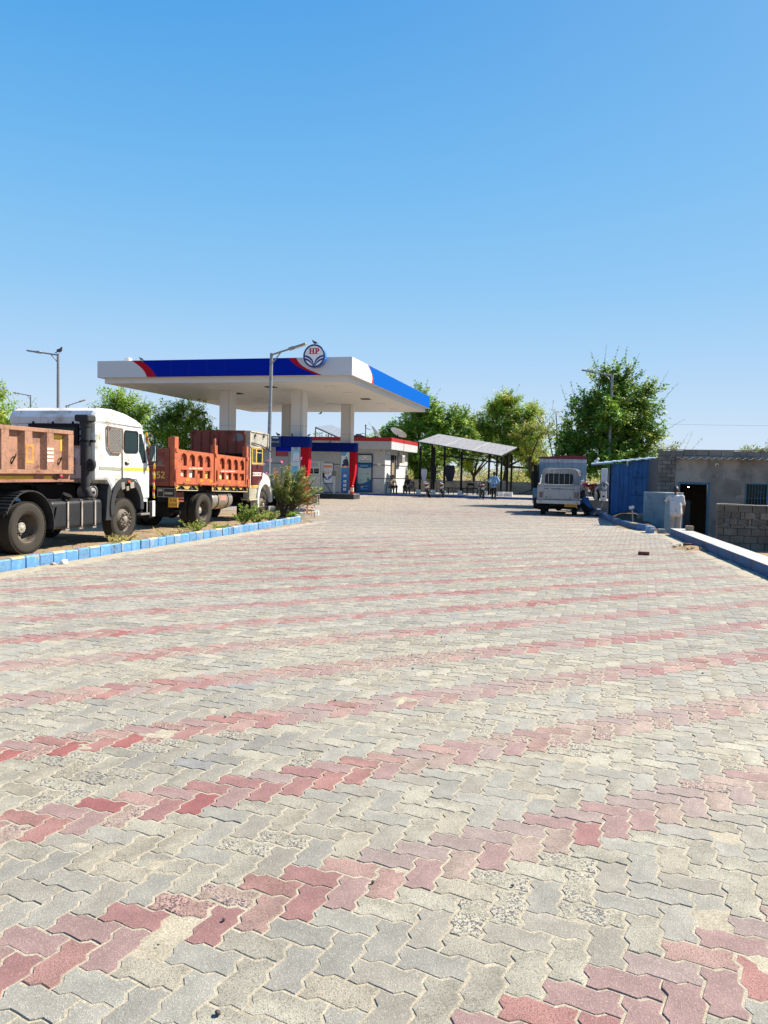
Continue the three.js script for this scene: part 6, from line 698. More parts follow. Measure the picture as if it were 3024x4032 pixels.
// ---------------------------------------------------------------- pickup, box lorry and air point under the tree
{
  const t = thing('white_pickup', 'dusty white pickup truck seen from behind in the tree shade', 'pickup', [-1.08, 0, -35.5]), pw = mat([0.37, 0.35, 0.33], { roughness: 0.55, map: T.streak }), X0 = -1.98, X1 = -0.19, Z = -33.62;
  mesh('load_bed', [bx(X0 + 0.02, X0 + 0.08, 0.66, 1.26, Z, Z - 2.2), bx(X1 - 0.08, X1 - 0.02, 0.66, 1.26, Z, Z - 2.2), bx(X0 + 0.08, X1 - 0.08, 0.66, 0.72, Z, Z - 2.2), bx(X0 + 0.08, X1 - 0.08, 0.72, 1.26, Z - 2.12, Z - 2.2)], pw, t);
  const gt = mesh('tailgate', rbox(1.27, 0.56, 0.05, 0.02, -1.08, 0.97, Z + 0.01), pw, t); mesh('tailgate_press', rbox(1.2, 0.4, 0.02, 0.01, -1.08, 0.91, Z + 0.04), pw, gt); mesh('pressed_slot', [bx(-1.68, -1.52, 1.14, 1.155, Z + 0.037, Z + 0.042), bx(-1.38, -0.85, 1.13, 1.15, Z + 0.037, Z + 0.042), bx(-0.63, -0.47, 1.12, 1.135, Z + 0.037, Z + 0.042)], C.black, gt); mesh('hinge', [rbox(0.07, 0.12, 0.03, 0.01, -1.58, 0.77, Z + 0.05), rbox(0.07, 0.12, 0.03, 0.01, -0.6, 0.75, Z + 0.05)], C.grey, gt);
  for (const x of [X0, X1 - 0.27]) mesh('rear_corner', bx(x, x + 0.27, 0.66, 1.28, Z + 0.02, Z - 0.08, 0.015), pw, t); for (const x of [X0 + 0.08, X1 - 0.24]) { const l = mesh('tail_lamp', bx(x, x + 0.17, 0.76, 1.0, Z + 0.02, Z + 0.035, 0.006), mat([0.12, 0.012, 0.012], { roughness: 0.2 }), t); mesh('lamp_guard', [0.03, 0.085, 0.14].map((d) => rod([x + d, 0.74, Z + 0.05], [x + d, 1.02, Z + 0.05], 0.009)), pw, l); }
  const bp = mesh('bumper', rbox(1.82, 0.15, 0.1, 0.015, -1.08, 0.58, Z + 0.08), mat([0.55, 0.53, 0.49], { map: T.grime }), t); mesh('reflector', [cyl(0.035, 0.035, 0.02, X0 + 0.16, 0.6, Z + 0.135, Math.PI / 2), cyl(0.035, 0.035, 0.02, X1 - 0.12, 0.57, Z + 0.135, Math.PI / 2)], mat([0.5, 0.15, 0.13]), bp);
  const npT = canvasTex(256, 64, (g) => { g.fillStyle = '#c98f1f'; g.fillRect(0, 0, 256, 64); g.fillStyle = '#4a3210'; g.font = 'bold 40px sans-serif'; g.fillText('RJ 06 G 4197', 6, 46, 244); }); const np = mesh('number_plate', bx(-0.82, -0.3, 0.385, 0.505, Z + 0.09, Z + 0.1), C.yellow, t); sheet('plate_print', 0.51, 0.115, npT, np, -0.56, 0.445, Z + 0.103);
  // cab beyond the bed
  const zc = Z - 2.25; mesh('cab', xf(ext(rrect(X0 + 0.06, X1 - 0.04, 0.66, 2.0, 0.16), 1.35, 0.03), 0, 0, zc - 1.35), pw, t); const rw = mesh('rear_window', xf(ext(rrect(-1.73, -0.58, 1.36, 1.75, 0.1), 0.01), 0, 0, zc + 0.032), C.glass, t); mesh('window_seal', xf(ext((() => { const s = rrect(-1.77, -0.54, 1.32, 1.79, 0.12); s.holes.push(rrect(-1.72, -0.59, 1.37, 1.74, 0.09)); return s; })(), 0.02), 0, 0, zc + 0.031), C.black, rw);
  mesh('side_glass', [bx(X1 - 0.045, X1 - 0.02, 1.38, 1.86, zc - 0.25, zc - 0.6), bx(X1 - 0.045, X1 - 0.02, 1.38, 1.86, zc - 0.68, zc - 1.15)], C.glass, t); mesh('front_end', bx(X0 + 0.08, X1 - 0.06, 0.5, 1.2, zc - 1.35, zc - 2.1, 0.08), pw, t);
  const rail = pw, rg = mesh('bed_rail', [rod([X0 + 0.06, 1.26, Z - 0.05], [X0 + 0.06, 1.34, Z - 0.05], 0.02), rod([X1 - 0.06, 1.26, Z - 0.05], [X1 - 0.06, 1.34, Z - 0.05], 0.02), rod([X0 + 0.04, 1.31, Z - 0.02], [X1 - 0.04, 1.31, Z - 0.02], 0.022), rod([X0 + 0.04, 1.33, Z], [X0 + 0.04, 1.36, Z - 2.2], 0.02), rod([X1 - 0.04, 1.33, Z], [X1 - 0.04, 1.36, Z - 2.2], 0.02)], rail, t); mesh('window_guard', [...Array.from({ length: 5 }, (_, k) => rod([-1.62 + k * 0.235, 1.28, zc + 0.12], [-1.62 + k * 0.235, 1.98, zc + 0.12], 0.017)), tube([[X0 + 0.05, 1.3, zc + 0.12], [X0 + 0.08, 1.7, zc + 0.12], [X0 + 0.22, 1.98, zc + 0.12], [-1.08, 2.0, zc + 0.12], [X1 - 0.22, 1.97, zc + 0.12], [X1 - 0.08, 1.7, zc + 0.12], [X1 - 0.05, 1.3, zc + 0.12]], 0.024, 7, 50), rod([X1 - 0.05, 1.75, zc + 0.12], [X1 - 0.04, 1.36, Z - 1.4], 0.018), rod([X0 + 0.05, 1.75, zc + 0.12], [X0 + 0.04, 1.36, Z - 1.4], 0.018)], rail, rg);
  mesh('underbody', [bx(X0 + 0.3, X1 - 0.3, 0.4, 0.66, Z - 0.1, Z - 4.2), rod([X0 + 0.2, 0.32, Z - 0.75], [X1 - 0.2, 0.32, Z - 0.75], 0.05), sph(0.15, -1.08, 0.32, Z - 0.75), bx(-1.65, -1.5, 0.3, 0.52, Z - 0.1, Z - 0.25)], C.black, t); mesh('mud_flap', [bx(X0 + 0.04, X0 + 0.32, 0.22, 0.62, Z - 0.33, Z - 0.34), bx(X1 - 0.32, X1 - 0.06, 0.22, 0.62, Z - 0.33, Z - 0.34)], C.rubber, t); mesh('exhaust', rod([-0.3, 0.36, Z - 0.1], [-0.3, 0.36, Z - 1.2], 0.03), C.steel, t);
  for (const z of [Z - 0.75, Z - 3.7]) { wheel(t, X1 - 0.22, 0.34, z, 0.34, 0.22, 'plain', 1); wheel(t, X0 + 0.24, 0.34, z, 0.34, 0.22, 'plain', -1); }
}
{
  const t = thing('box_lorry', 'box lorry with blue grey ribbed body and dark red top behind the pickup', 'truck', [-1.2, 0, -42.5]), m = mat([0.2, 0.28, 0.34], { roughness: 0.6, map: T.streak }), Z = -41, X0 = -2.36, X1 = 0.05;
  mesh('box_body', bx(X0, X1, 0.9, 2.6, Z - 0.02, Z - 3.2), mat([0.16, 0.22, 0.28], { map: T.streak }), t); for (let k = 0; k < 10; k++) { const a = lerp(X0, X1, k / 10) + 0.008, b = lerp(X0, X1, (k + 1) / 10) - 0.008; const p = mesh('body_panel', bx(a, b, 0.92, 2.37, Z, Z - 0.02, 0.004), m, t); mesh('white_panel_top', bx(a, b, 2.38, 2.56, Z, Z - 0.02, 0.004), mat([0.42, 0.45, 0.47], { map: T.streak }), p); }
  mesh('red_top', xf(ext(shp([[X0 - 0.02, 2.58], [X1, 2.58], [X1, 2.72], [-0.6, 2.76], [-1.4, 2.72], [X0 - 0.02, 2.66]]), 3.2), 0, 0, Z - 3.2), mat([0.18, 0.02, 0.025], { roughness: 0.7, map: T.grime }), t);
  mesh('cab_side', [bx(X0 - 0.24, X0 - 0.02, 0.6, 2.24, Z + 0.6, Z - 0.6, 0.04), rod([X0 - 0.28, 0.9, Z + 0.7], [X0 - 0.28, 1.9, Z + 0.7], 0.04)], C.dark, t); mesh('side_mirror', rbox(0.1, 0.3, 0.06, 0.02, X0 - 0.3, 1.55, Z + 0.72), C.black, t); mesh('blue_wing', bx(X0 - 0.22, X0, 0.55, 1.05, Z + 1.2, Z + 0.5, 0.04), mat([0.06, 0.16, 0.24], { map: T.grime }), t); mesh('chassis', bx(X0 + 0.4, X1 - 0.4, 0.5, 0.9, Z - 0.1, Z - 5), C.black, t);
  for (const x of [X0 - 0.06, X1 - 0.2]) { wheel(t, x, 0.42, Z + 0.6, 0.42, 0.24, 'plain', x < -1 ? -1 : 1); wheel(t, x, 0.42, Z - 2.4, 0.42, 0.24, 'plain', x < -1 ? -1 : 1); }
}
{
  struct('low_ledge', [bx(-0.2, 3.2, -0.05, 0.5, -38.3, -42), bx(-0.22, 3.2, 0.5, 0.55, -38.26, -42, 0.01)], mat([0.28, 0.29, 0.28], { roughness: 0.85, map: T.plaster }));
  const g = thing('gas_cylinder', 'tall silver gas cylinder standing on the ledge beside the air point', 'gas cylinder', [0.58, 0.55, -38.7]); mesh('cylinder', xf(lathe([[0, 0], [0.12, 0], [0.125, 0.02], [0.125, 0.55], [0.09, 0.63], [0.05, 0.65], [0.05, 0.7], [0, 0.7]], 20), 0.58, 0.55, -38.7), C.steel, g); mesh('collar', [cyl(0.09, 0.09, 0.06, 0.58, 1.27, -38.7)], C.grey, g);
  const a = thing('air_point', 'white air point column with a coiled hose ring under the tree', 'air pump', [0.88, 0.55, -38.6]); mesh('column', bx(0.74, 1.02, 0.55, 2.1, -38.5, -38.75, 0.02), C.white, a); mesh('hose_coil', [tor(0.2, 0.03, 0.88, 1.22, -38.42, 0, 0, 0), tor(0.2, 0.03, 0.88, 1.23, -38.47, 0, 0, 0), tor(0.17, 0.025, 0.88, 1.21, -38.44, 0, 0, 0)], mat([0.2, 0.22, 0.23], { roughness: 0.6 }), a); mesh('gauge_box', rbox(0.16, 0.3, 0.08, 0.02, 0.88, 1.22, -38.46), mat([0.55, 0.55, 0.52]), a); mesh('gauge', [box(0.08, 0.1, 0.02, 0.88, 1.28, -38.41), box(0.1, 0.08, 0.02, 0.88, 0.75, -38.49)], C.black, a);
  tag(mesh('air_hose', tube([[0.9, 0.6, -38.2], [0.75, 0.25, -37.2], [0.55, 0.03, -35.6], [0.5, 0.02, -34.6], [0.85, 0.02, -34.5], [0.4, 0.02, -34.2], [0.1, 0.12, -34.1]], 0.014, 6, 60), C.black, null), 'black air hose trailing over the paving to the crouching man', 'hose');
}

// ---------------------------------------------------------------- lamp posts and birds
function lamp(name, label, x, z, h, dx, dy, r = 0.055, lean = 0) {
  const t = thing(name, label, 'street lamp', [x, 0, z], 'street lamps of the station'), tip = V(x + lean + dx, h + dy, z), top = V(x + lean, h, z);
  mesh('pole', rod([x, 0, z], [x + lean, h + 0.06, z], r * 1.15, r * 0.85, 12), C.galv, t); mesh('base_plate', [cyl(r * 2.2, r * 2.2, 0.03, x, 0.02, z), rod([x, 0.02, z], [x, 0.25, z], r * 1.5, r * 1.15)], C.galv, t);
  const d = tip.clone().sub(top).normalize(); mesh('arm', [rod(top, tip.clone().addScaledVector(d, -0.45), r * 0.5), rod(top.clone().add(V(0, -0.35, 0)), top.clone().addScaledVector(d, 0.4), r * 0.35)], C.galv, t);
  const a = Math.atan2(d.y, d.x), c = tip.clone().addScaledVector(d, -0.2), hd = mesh('lamp_head', [rbox(0.52, 0.06, 0.2, 0.02, c.x, c.y, c.z, 0, 0, a), rbox(0.24, 0.11, 0.15, 0.03, c.x - d.x * 0.32, c.y - d.y * 0.32, c.z, 0, 0, a)], C.galv, t); mesh('led_panel', box(0.4, 0.012, 0.15, c.x + d.x * 0.04 + d.y * 0.035, c.y - Math.abs(d.x) * 0.036, c.z, 0, 0, a), mat([0.6, 0.58, 0.5], { roughness: 0.3 }), hd);
  return t;
}
lamp('street_lamp', 'tall galvanised street lamp leaning slightly in front of the orange lorry cab', -11.51, -26.79, 5.95, 1.3, 0.37, 0.07, 0.09);
lamp('street_lamp', 'street lamp with a bird on its top rising behind the white cab', -23.1, -30, 6.63, -1.55, 0.22, 0.07);
lamp('street_lamp', 'short looking distant street lamp pointing right just over the white cab roof', -45.35, -60, 7.0, 1.95, 0.54, 0.08);
lamp('street_lamp', 'distant street lamp half hidden among the leftmost trees', -49.12, -60, 7.93, -1.8, 0.3, 0.08);
lamp('street_lamp', 'street lamp standing in the crown of the big tree on the right', 1.215, -43.35, 7.13, -1.55, 0.315, 0.078);
tag(mesh('cable_bundle', tube([[-11.48, 2.5, -26.72], [-11.4, 2.52, -26.7], [-11.44, 2.44, -26.66]], 0.02), C.black, null), 'short cable tied round the tall lamp post', 'cable');
function bird(label, x, y, z, turn, s = 1, flying) {
  const t = thing('pigeon', label, 'bird', [x, y, z], 'pigeons at the station', true, turn), m = mat([0.07, 0.075, 0.085], { roughness: 0.7 }); t.scale.setScalar(s * 0.62);
  const b = lathe([[0, -0.13], [0.03, -0.11], [0.065, -0.04], [0.075, 0.02], [0.06, 0.08], [0.03, 0.12], [0, 0.13]], 12); mesh('body', [xf(b, 0, 0.11, 0, Math.PI / 2 - 0.5, 0, 0), sph(0.04, 0, 0.22, 0.11), xf(new THREE.ConeGeometry(0.012, 0.04, 6), 0, 0.215, 0.16, Math.PI / 2), rod([0, 0.15, 0.08], [0, 0.22, 0.11], 0.045, 0.034)], m, t); mesh('tail', box(0.06, 0.015, 0.16, 0, 0.05, -0.17, -0.4), C.dark, t);
  if (flying) for (const k of [-1, 1]) mesh('wing', xf(ext(shp([[0, 0.06], [0.16, 0.08], [0.34, -0.02], [0.16, -0.06], [0, -0.08]]), 0.008), 0, 0.13, 0, -Math.PI / 2 + 0.2, k > 0 ? 0 : Math.PI, 0), m, t); else { mesh('wing', [sph(0.06, -0.05, 0.11, -0.02, 0.5, 0.9, 1.9), sph(0.06, 0.05, 0.11, -0.02, 0.5, 0.9, 1.9)], m, t); for (const k of [-1, 1]) mesh('leg', rod([k * 0.025, 0, 0.02], [k * 0.025, 0.07, 0.01], 0.006), mat([0.3, 0.1, 0.08]), t); }
  return t;
}
bird('pigeon perched on top of the lamp post behind the white cab', -23.02, 6.72, -30, 1.4, 1.7); bird('pigeon perched on the round HP sign', -12.06, 7.4, -33.2, -1.5, 1.3); bird('pigeon on the canopy edge above the left red swoosh', -21.1, 6.86, -33.5, -1.4, 1.1); bird('pigeon clinging to the fascia beside the left red swoosh', -20.9, 6.72, -33.3, 1.4, 0.9); bird('pigeon on the front blue pump portal above the Diesel plate', -15.1, 3.39, -36.4, -1.5, 1.2); bird('pigeon upright on the front portal near the column', -14.35, 3.39, -36.4, 0.2, 1); bird('pigeon at the right end of the front portal top', -13.45, 3.39, -36.4, 1.6, 0.9); bird('pigeon flying under the canopy towards the right', -16.6, 5.3, -47, 1.5, 1.2, true); bird('pigeon on the rear portal top left of its column', -15.2, 3.42, -44.9, 1.2, 0.8);

// ---------------------------------------------------------------- motorbikes
function motorbike(label, at, turn, lean, col) {
  const t = thing('motorbike', label, 'motorbike', at, 'motorbikes parked at the station', true, turn); t.rotation.order = 'YXZ'; t.rotation.z = lean; const paintM = mat(col, { roughness: 0.3 });
  for (const z of [-0.64, 0.62]) { const w = new THREE.Group(); w.name = 'wheel'; w.position.set(0, 0.31, z); t.add(w); BASE.set(w, V(0, 0, 0)); mesh('tyre', tor(0.26, 0.05, 0, 0, 0, 0, Math.PI / 2, 0, 28, 10), C.rubber, w); mesh('rim', [tor(0.21, 0.014, 0, 0, 0, 0, Math.PI / 2, 0, 24, 6), ...Array.from({ length: 10 }, (_, k) => rod([0.02 * (k % 2 ? 1 : -1), 0, 0], [0, Math.cos(k * 0.628) * 0.21, Math.sin(k * 0.628) * 0.21], 0.006, 0.006, 5)), cyl(0.05, 0.05, 0.1, 0, 0, 0, 0, 0, Math.PI / 2)], C.steel, w); }
  mesh('frame', [tube([[0, 0.8, -0.42], [0, 0.72, -0.1], [0, 0.68, 0.3], [0, 0.74, 0.62]], 0.03), tube([[0, 0.75, -0.4], [0, 0.35, -0.28], [0, 0.28, 0.1], [0, 0.66, 0.25]], 0.025), rod([0.09, 0.31, 0.62], [0.06, 0.36, 0.1], 0.02), rod([-0.09, 0.31, 0.62], [-0.06, 0.36, 0.1], 0.02), rod([0.11, 0.34, 0.58], [0.11, 0.68, 0.42], 0.03), rod([-0.11, 0.34, 0.58], [-0.11, 0.68, 0.42], 0.03)], C.black, t);
  mesh('engine', [rbox(0.24, 0.24, 0.34, 0.05, 0, 0.38, -0.08), cyl(0.09, 0.1, 0.22, 0, 0.55, -0.14, -0.3)], C.grey, t); mesh('fuel_tank', xf(sph(0.17, 0, 0, 0, 0.85, 0.75, 1.5), 0, 0.83, -0.2, 0.1), paintM, t); mesh('seat', [rbox(0.24, 0.09, 0.62, 0.04, 0, 0.83, 0.28, -0.06)], C.rubber, t);
  mesh('fork', [rod([0.08, 0.31, -0.64], [0.08, 0.95, -0.42], 0.022), rod([-0.08, 0.31, -0.64], [-0.08, 0.95, -0.42], 0.022)], C.steel, t); mesh('front_mudguard', xf(new THREE.TorusGeometry(0.33, 0.055, 6, 14, 1.9), 0, 0.31, -0.64, 0, Math.PI / 2, 0).rotateX(0), paintM, t); mesh('rear_mudguard', [box(0.14, 0.02, 0.3, 0, 0.7, 0.78, 0.75), box(0.16, 0.02, 0.26, 0, 0.77, 0.58, 0.1)], C.black, t); mesh('side_panel', [rbox(0.26, 0.2, 0.36, 0.06, 0, 0.68, 0.3)], paintM, t);
  mesh('headlamp', [sph(0.1, 0, 0.9, -0.56, 1, 1, 0.8), rbox(0.2, 0.16, 0.05, 0.03, 0, 1.0, -0.5)], C.chrome, t); mesh('handlebar', [tube([[-0.36, 1.02, -0.26], [-0.22, 1.04, -0.34], [0, 0.98, -0.42], [0.22, 1.04, -0.34], [0.36, 1.02, -0.26]], 0.014), rod([-0.38, 1.02, -0.24], [-0.28, 1.03, -0.31], 0.02), rod([0.38, 1.02, -0.24], [0.28, 1.03, -0.31], 0.02)], C.black, t); for (const s of [-1, 1]) { const m = mesh('mirror', [rod([s * 0.26, 1.03, -0.32], [s * 0.34, 1.18, -0.3], 0.007), sph(0.055, s * 0.35, 1.2, -0.3, 1.2, 0.8, 0.4)], C.black, t); mesh('indicator', sph(0.03, s * 0.17, 0.78, 0.72, 1, 0.8, 1), C.amber, m); }
  mesh('tail_lamp', rbox(0.17, 0.1, 0.08, 0.03, 0, 0.86, 0.66), mat([0.3, 0.02, 0.02], { roughness: 0.15 }), t); mesh('number_plate', rbox(0.2, 0.12, 0.01, 0.004, 0, 0.7, 0.84, -0.25), mat([0.62, 0.62, 0.58]), t); mesh('exhaust', [rod([0.17, 0.3, -0.05], [0.19, 0.4, 0.72], 0.045, 0.05, 12)], C.chrome, t); mesh('grab_rail', tube([[-0.13, 0.84, 0.4], [-0.15, 0.92, 0.62], [0, 0.94, 0.74], [0.15, 0.92, 0.62], [0.13, 0.84, 0.4]], 0.014), C.steel, t); mesh('crash_guard', tube([[-0.05, 0.6, -0.36], [-0.26, 0.58, -0.34], [-0.26, 0.3, -0.3], [-0.05, 0.28, -0.26]], 0.014), C.chrome, t); mesh('stand', rod([-0.12, 0.3, 0.05], [-0.28, 0.0, 0.08], 0.012), C.steel, t); return t;
}
const mb = (p, s) => p.scale.setScalar(s);
mb(motorbike('leaning black and white motorbike parked leftmost in front of the shed', [-10.45, 0, -52.6], 0.25, 0.3, [0.35, 0.35, 0.36]), 1.08); mb(motorbike('motorbike with greenish tank parked second in front of the shed', [-9.5, 0, -53.0], 0.15, 0.22, [0.06, 0.16, 0.08]), 1.05); mb(motorbike('motorbike with red tail lamp parked alone left of the standing man', [-6.85, 0, -53.0], 0.3, 0.14, [0.05, 0.05, 0.055]), 1.05); mb(motorbike('dark red motorbike parked on the ledge behind the crouching man', [0.25, 0.55, -39.2], 0.6, 0.16, [0.25, 0.02, 0.03]), 0.9);
// ---------------------------------------------------------------- people
function march(f, lo, hi, cell) { // f < 0 inside
  const c = lo.clone().add(hi).multiplyScalar(0.5), d = hi.clone().sub(lo), N = Math.ceil(Math.max(d.x, d.y, d.z) / cell) + 6, half = N * cell / 2;
  const mc = new MarchingCubes(N, C.white, false, false, 90000); mc.isolation = 0; let o = 0;
  const ix = (v, w) => [Math.max(0, Math.floor((v - w + half) / cell) - 2), 0];
  mc.field.fill(-1);
  for (let z = 0; z < N; z++) { const pz = c.z + (z - N / 2) * cell; if (pz < lo.z - 2 * cell || pz > hi.z + 2 * cell) continue; for (let y = 0; y < N; y++) { const py = c.y + (y - N / 2) * cell; if (py < lo.y - 2 * cell || py > hi.y + 2 * cell) continue; o = (z * N + y) * N; for (let x = 0; x < N; x++) { const px = c.x + (x - N / 2) * cell; if (px < lo.x - 2 * cell || px > hi.x + 2 * cell) continue; mc.field[o + x] = -f(px, py, pz); } } }
  mc.update(); const n = mc.count, g = new THREE.BufferGeometry(), p = new Float32Array(n * 3), q = new Float32Array(n * 3);
  for (let i = 0; i < n * 3; i++) { p[i] = mc.positionArray[i] * half + [c.x, c.y, c.z][i % 3]; q[i] = mc.normalArray[i]; }
  g.setAttribute('position', new THREE.BufferAttribute(p, 3)); g.setAttribute('normal', new THREE.BufferAttribute(q, 3)); return g;
}
const caps = (B, k = 0.03) => (x, y, z) => { let d = 1e3; for (const b of B) { const [a, ra, e, re] = b, bx = e[0] - a[0], by = e[1] - a[1], bz = e[2] - a[2], t = clamp(((x - a[0]) * bx + (y - a[1]) * by + (z - a[2]) * bz) / (bx * bx + by * by + bz * bz + 1e-9)); const v = Math.hypot(x - a[0] - bx * t, y - a[1] - by * t, z - a[2] - bz * t) - lerp(ra, re, t), h = clamp(0.5 + 0.5 * (d - v) / k); d = lerp(d, v, h) - k * h * (1 - h); } return d; };
function boneMesh(B, cell, k) { const lo = V(9, 9, 9), hi = V(-9, -9, -9); for (const [a, ra, e, re] of B) { for (const [p, r] of [[a, ra], [e, re]]) { lo.min(V(p[0] - r, p[1] - r, p[2] - r)); hi.max(V(p[0] + r, p[1] + r, p[2] + r)); } } return march(caps(B, k), lo, hi, cell); }
// head looking to +z, origin at its centre; hand hanging down -y, palm to +z, thumb to +x
const headG = boneMesh([[[0, 0.045, -0.012], 0.088, [0, 0.02, 0.0], 0.085], [[0, -0.04, 0.03], 0.058, [0, -0.085, 0.055], 0.03], [[0, 0.03, 0.078], 0.012, [0, -0.018, 0.103], 0.015], [[-0.03, -0.06, 0.075], 0.012, [0.03, -0.06, 0.075], 0.012], [[-0.04, 0.035, 0.07], 0.012, [0.04, 0.035, 0.07], 0.012], [[-0.086, 0.012, 0], 0.014, [-0.09, -0.025, -0.005], 0.01], [[0.086, 0.012, 0], 0.014, [0.09, -0.025, -0.005], 0.01], [[0, -0.06, -0.02], 0.056, [0, -0.15, -0.035], 0.056]], 0.005, 0.018);
const hairG = boneMesh([[[0, 0.075, -0.02], 0.088, [0, 0.03, -0.045], 0.078], [[-0.05, 0.06, 0.035], 0.045, [0.05, 0.06, 0.035], 0.045], [[-0.075, 0.03, -0.02], 0.024, [-0.07, -0.03, -0.035], 0.02], [[0.075, 0.03, -0.02], 0.024, [0.07, -0.03, -0.035], 0.02], [[0, 0, -0.065], 0.05, [0, -0.05, -0.055], 0.04]], 0.006, 0.02);
const fing = []; [[-0.03, 0.06, 0.9], [-0.01, 0.07, 1], [0.012, 0.067, 0.97], [0.031, 0.055, 0.84]].forEach(([x, , s]) => { fing.push([[x, -0.085, 0], 0.0095, [x * 1.1, -0.085 - 0.042 * s, 0.008], 0.009], [[x * 1.1, -0.085 - 0.042 * s, 0.008], 0.009, [x * 1.08, -0.085 - 0.075 * s, 0.026], 0.0075]); });
const handG = boneMesh([[[-0.022, -0.02, 0], 0.018, [-0.03, -0.085, 0], 0.013], [[0.018, -0.02, 0], 0.018, [0.03, -0.085, 0], 0.013], [[0, 0.02, 0], 0.025, [0, -0.05, 0], 0.019], ...fing, [[0.03, -0.03, 0.006], 0.013, [0.055, -0.062, 0.016], 0.0105], [[0.055, -0.062, 0.016], 0.0105, [0.06, -0.09, 0.026], 0.009]], 0.0035, 0.008);
const skinM = mat([0.16, 0.085, 0.055], { roughness: 0.6 }), hairM = mat([0.012, 0.011, 0.01], { roughness: 0.6 });
const aim = (g, pos, dir, roll = 0) => g.clone().applyMatrix4(new THREE.Matrix4().makeRotationFromQuaternion(new THREE.Quaternion().setFromUnitVectors(V(0, -1, 0), dir.clone().normalize()).multiply(new THREE.Quaternion().setFromAxisAngle(V(0, 1, 0), roll))).setPosition(pos));
// J: joints in metres, facing +z. lean parts are read off the joints themselves
function person(label, at, turn, J, o) {
  const t = thing('person', label, 'person', at, null, true, turn); t.scale.setScalar(o.scale || 1);
  const mid = (a, b, s = 0.5) => a.map((v, i) => lerp(v, b[i], s)), L = ['L', 'R'], sgn = { L: 1, R: -1 };
  const pel = mid(J.hipL, J.hipR), che = mid(J.shL, J.shR), waist = mid(pel, che, 0.42), nk = mid(che, J.head, 0.42);
  const body = [[pel, 0.08, waist, 0.08], [waist, 0.08, mid(waist, che, 0.75), 0.08], [J.shL, 0.045, J.shR, 0.045], [che, 0.06, nk, 0.05], [nk, 0.05, mid(nk, J.head, 0.75), 0.05]];
  for (const s of L) body.push([J['sh' + s], 0.05, J['el' + s], 0.038], [J['el' + s], 0.038, J['wr' + s], 0.026], [J['hip' + s], 0.08, J['kn' + s], 0.05], [J['kn' + s], 0.05, J['an' + s], 0.034]);
  const parts = [boneMesh(body, 0.014, 0.03), xf(headG.clone(), ...J.head, ...(o.headRot || [0, 0, 0]))];
  for (const s of L) { const d = V(...J['wr' + s]).sub(V(...J['el' + s])); parts.push(aim(s === 'L' ? handG.clone().scale(-1, 1, 1) : handG, V(...J['wr' + s]), o['hand' + s] ? V(...o['hand' + s]) : d, s === 'L' ? -1.4 : 1.4)); }
  parts[2].index || 0; const bodyM = mesh('body', parts.map((g) => { const q = prep(g); return q; }), skinM, t);
  mesh('hair', xf(hairG.clone(), ...J.head, ...(o.headRot || [0, 0, 0])), hairM, t);
  const fat = o.fat || 0, hemY = mid(pel, waist, -0.25), sh = [];
  for (const s of [-1, 1]) sh.push([[pel[0] + s * 0.075, hemY[1], hemY[2]], 0.105 + fat, [waist[0] + s * 0.06, waist[1], waist[2]], 0.105 + fat], [[waist[0] + s * 0.06, waist[1], waist[2]], 0.105 + fat, [che[0] + s * 0.085, che[1] - 0.07, che[2]], 0.105 + fat * 0.5]);
  sh.push([J.shL, 0.066, J.shR, 0.066], [che, 0.085, mid(che, nk, 0.55), 0.06]);
  for (const s of L) { const e = o.long ? mid(J['el' + s], J['wr' + s], 0.85) : mid(J['sh' + s], J['el' + s], 0.78); sh.push([J['sh' + s], 0.072, o.long ? J['el' + s] : e, 0.062]); if (o.long) sh.push([J['el' + s], 0.056, e, 0.043]); }
  mesh('shirt', boneMesh(sh, 0.014, 0.04), mat(o.shirt, { roughness: 0.9, map: T.fine }), t);
  const tr = [[J.hipL, 0.1, J.hipR, 0.1], [pel, 0.115, mid(pel, waist, 0.4), 0.11]]; for (const s of L) tr.push([J['hip' + s], 0.1, J['kn' + s], 0.072], [J['kn' + s], 0.072, mid(J['kn' + s], J['an' + s], 0.93), 0.056]);
  mesh('trousers', boneMesh(tr, 0.014, 0.035), mat(o.pants, { roughness: 0.9, map: T.fine }), t);
  for (const s of L) { const a = J['an' + s], f = o['toe' + s] || [0, -0.06, 0.17]; mesh('shoe', boneMesh([[[a[0], a[1] - 0.02, a[2] - 0.03], 0.045, [a[0] + f[0] * 0.4, a[1] + f[1] * 0.75, a[2] + f[2] * 0.35], 0.042], [[a[0] + f[0] * 0.4, a[1] + f[1] * 0.75, a[2] + f[2] * 0.35], 0.042, [a[0] + f[0], a[1] + f[1], a[2] + f[2]], 0.034]], 0.01, 0.02), C.black, t); }
  return t;
}
person('man in white shirt and pale trousers seen from behind leaning over the painted tank', [2.95, -0.29, -27.15], Math.PI, { hipL: [0.09, 0.88, -0.02], hipR: [-0.09, 0.88, -0.02], shL: [0.19, 1.36, 0.1], shR: [-0.18, 1.37, 0.08], head: [0.0, 1.57, 0.2], elL: [0.32, 1.2, 0.24], wrL: [0.33, 1.24, 0.47], elR: [-0.25, 1.08, 0.07], wrR: [-0.24, 0.84, 0.16], knL: [0.11, 0.48, 0.02], anL: [0.1, 0.08, -0.02], knR: [-0.1, 0.48, 0.02], anR: [-0.11, 0.08, -0.04] }, { shirt: [0.66, 0.65, 0.64], pants: [0.42, 0.4, 0.37], fat: 0.02, headRot: [0.45, -0.1, 0] });
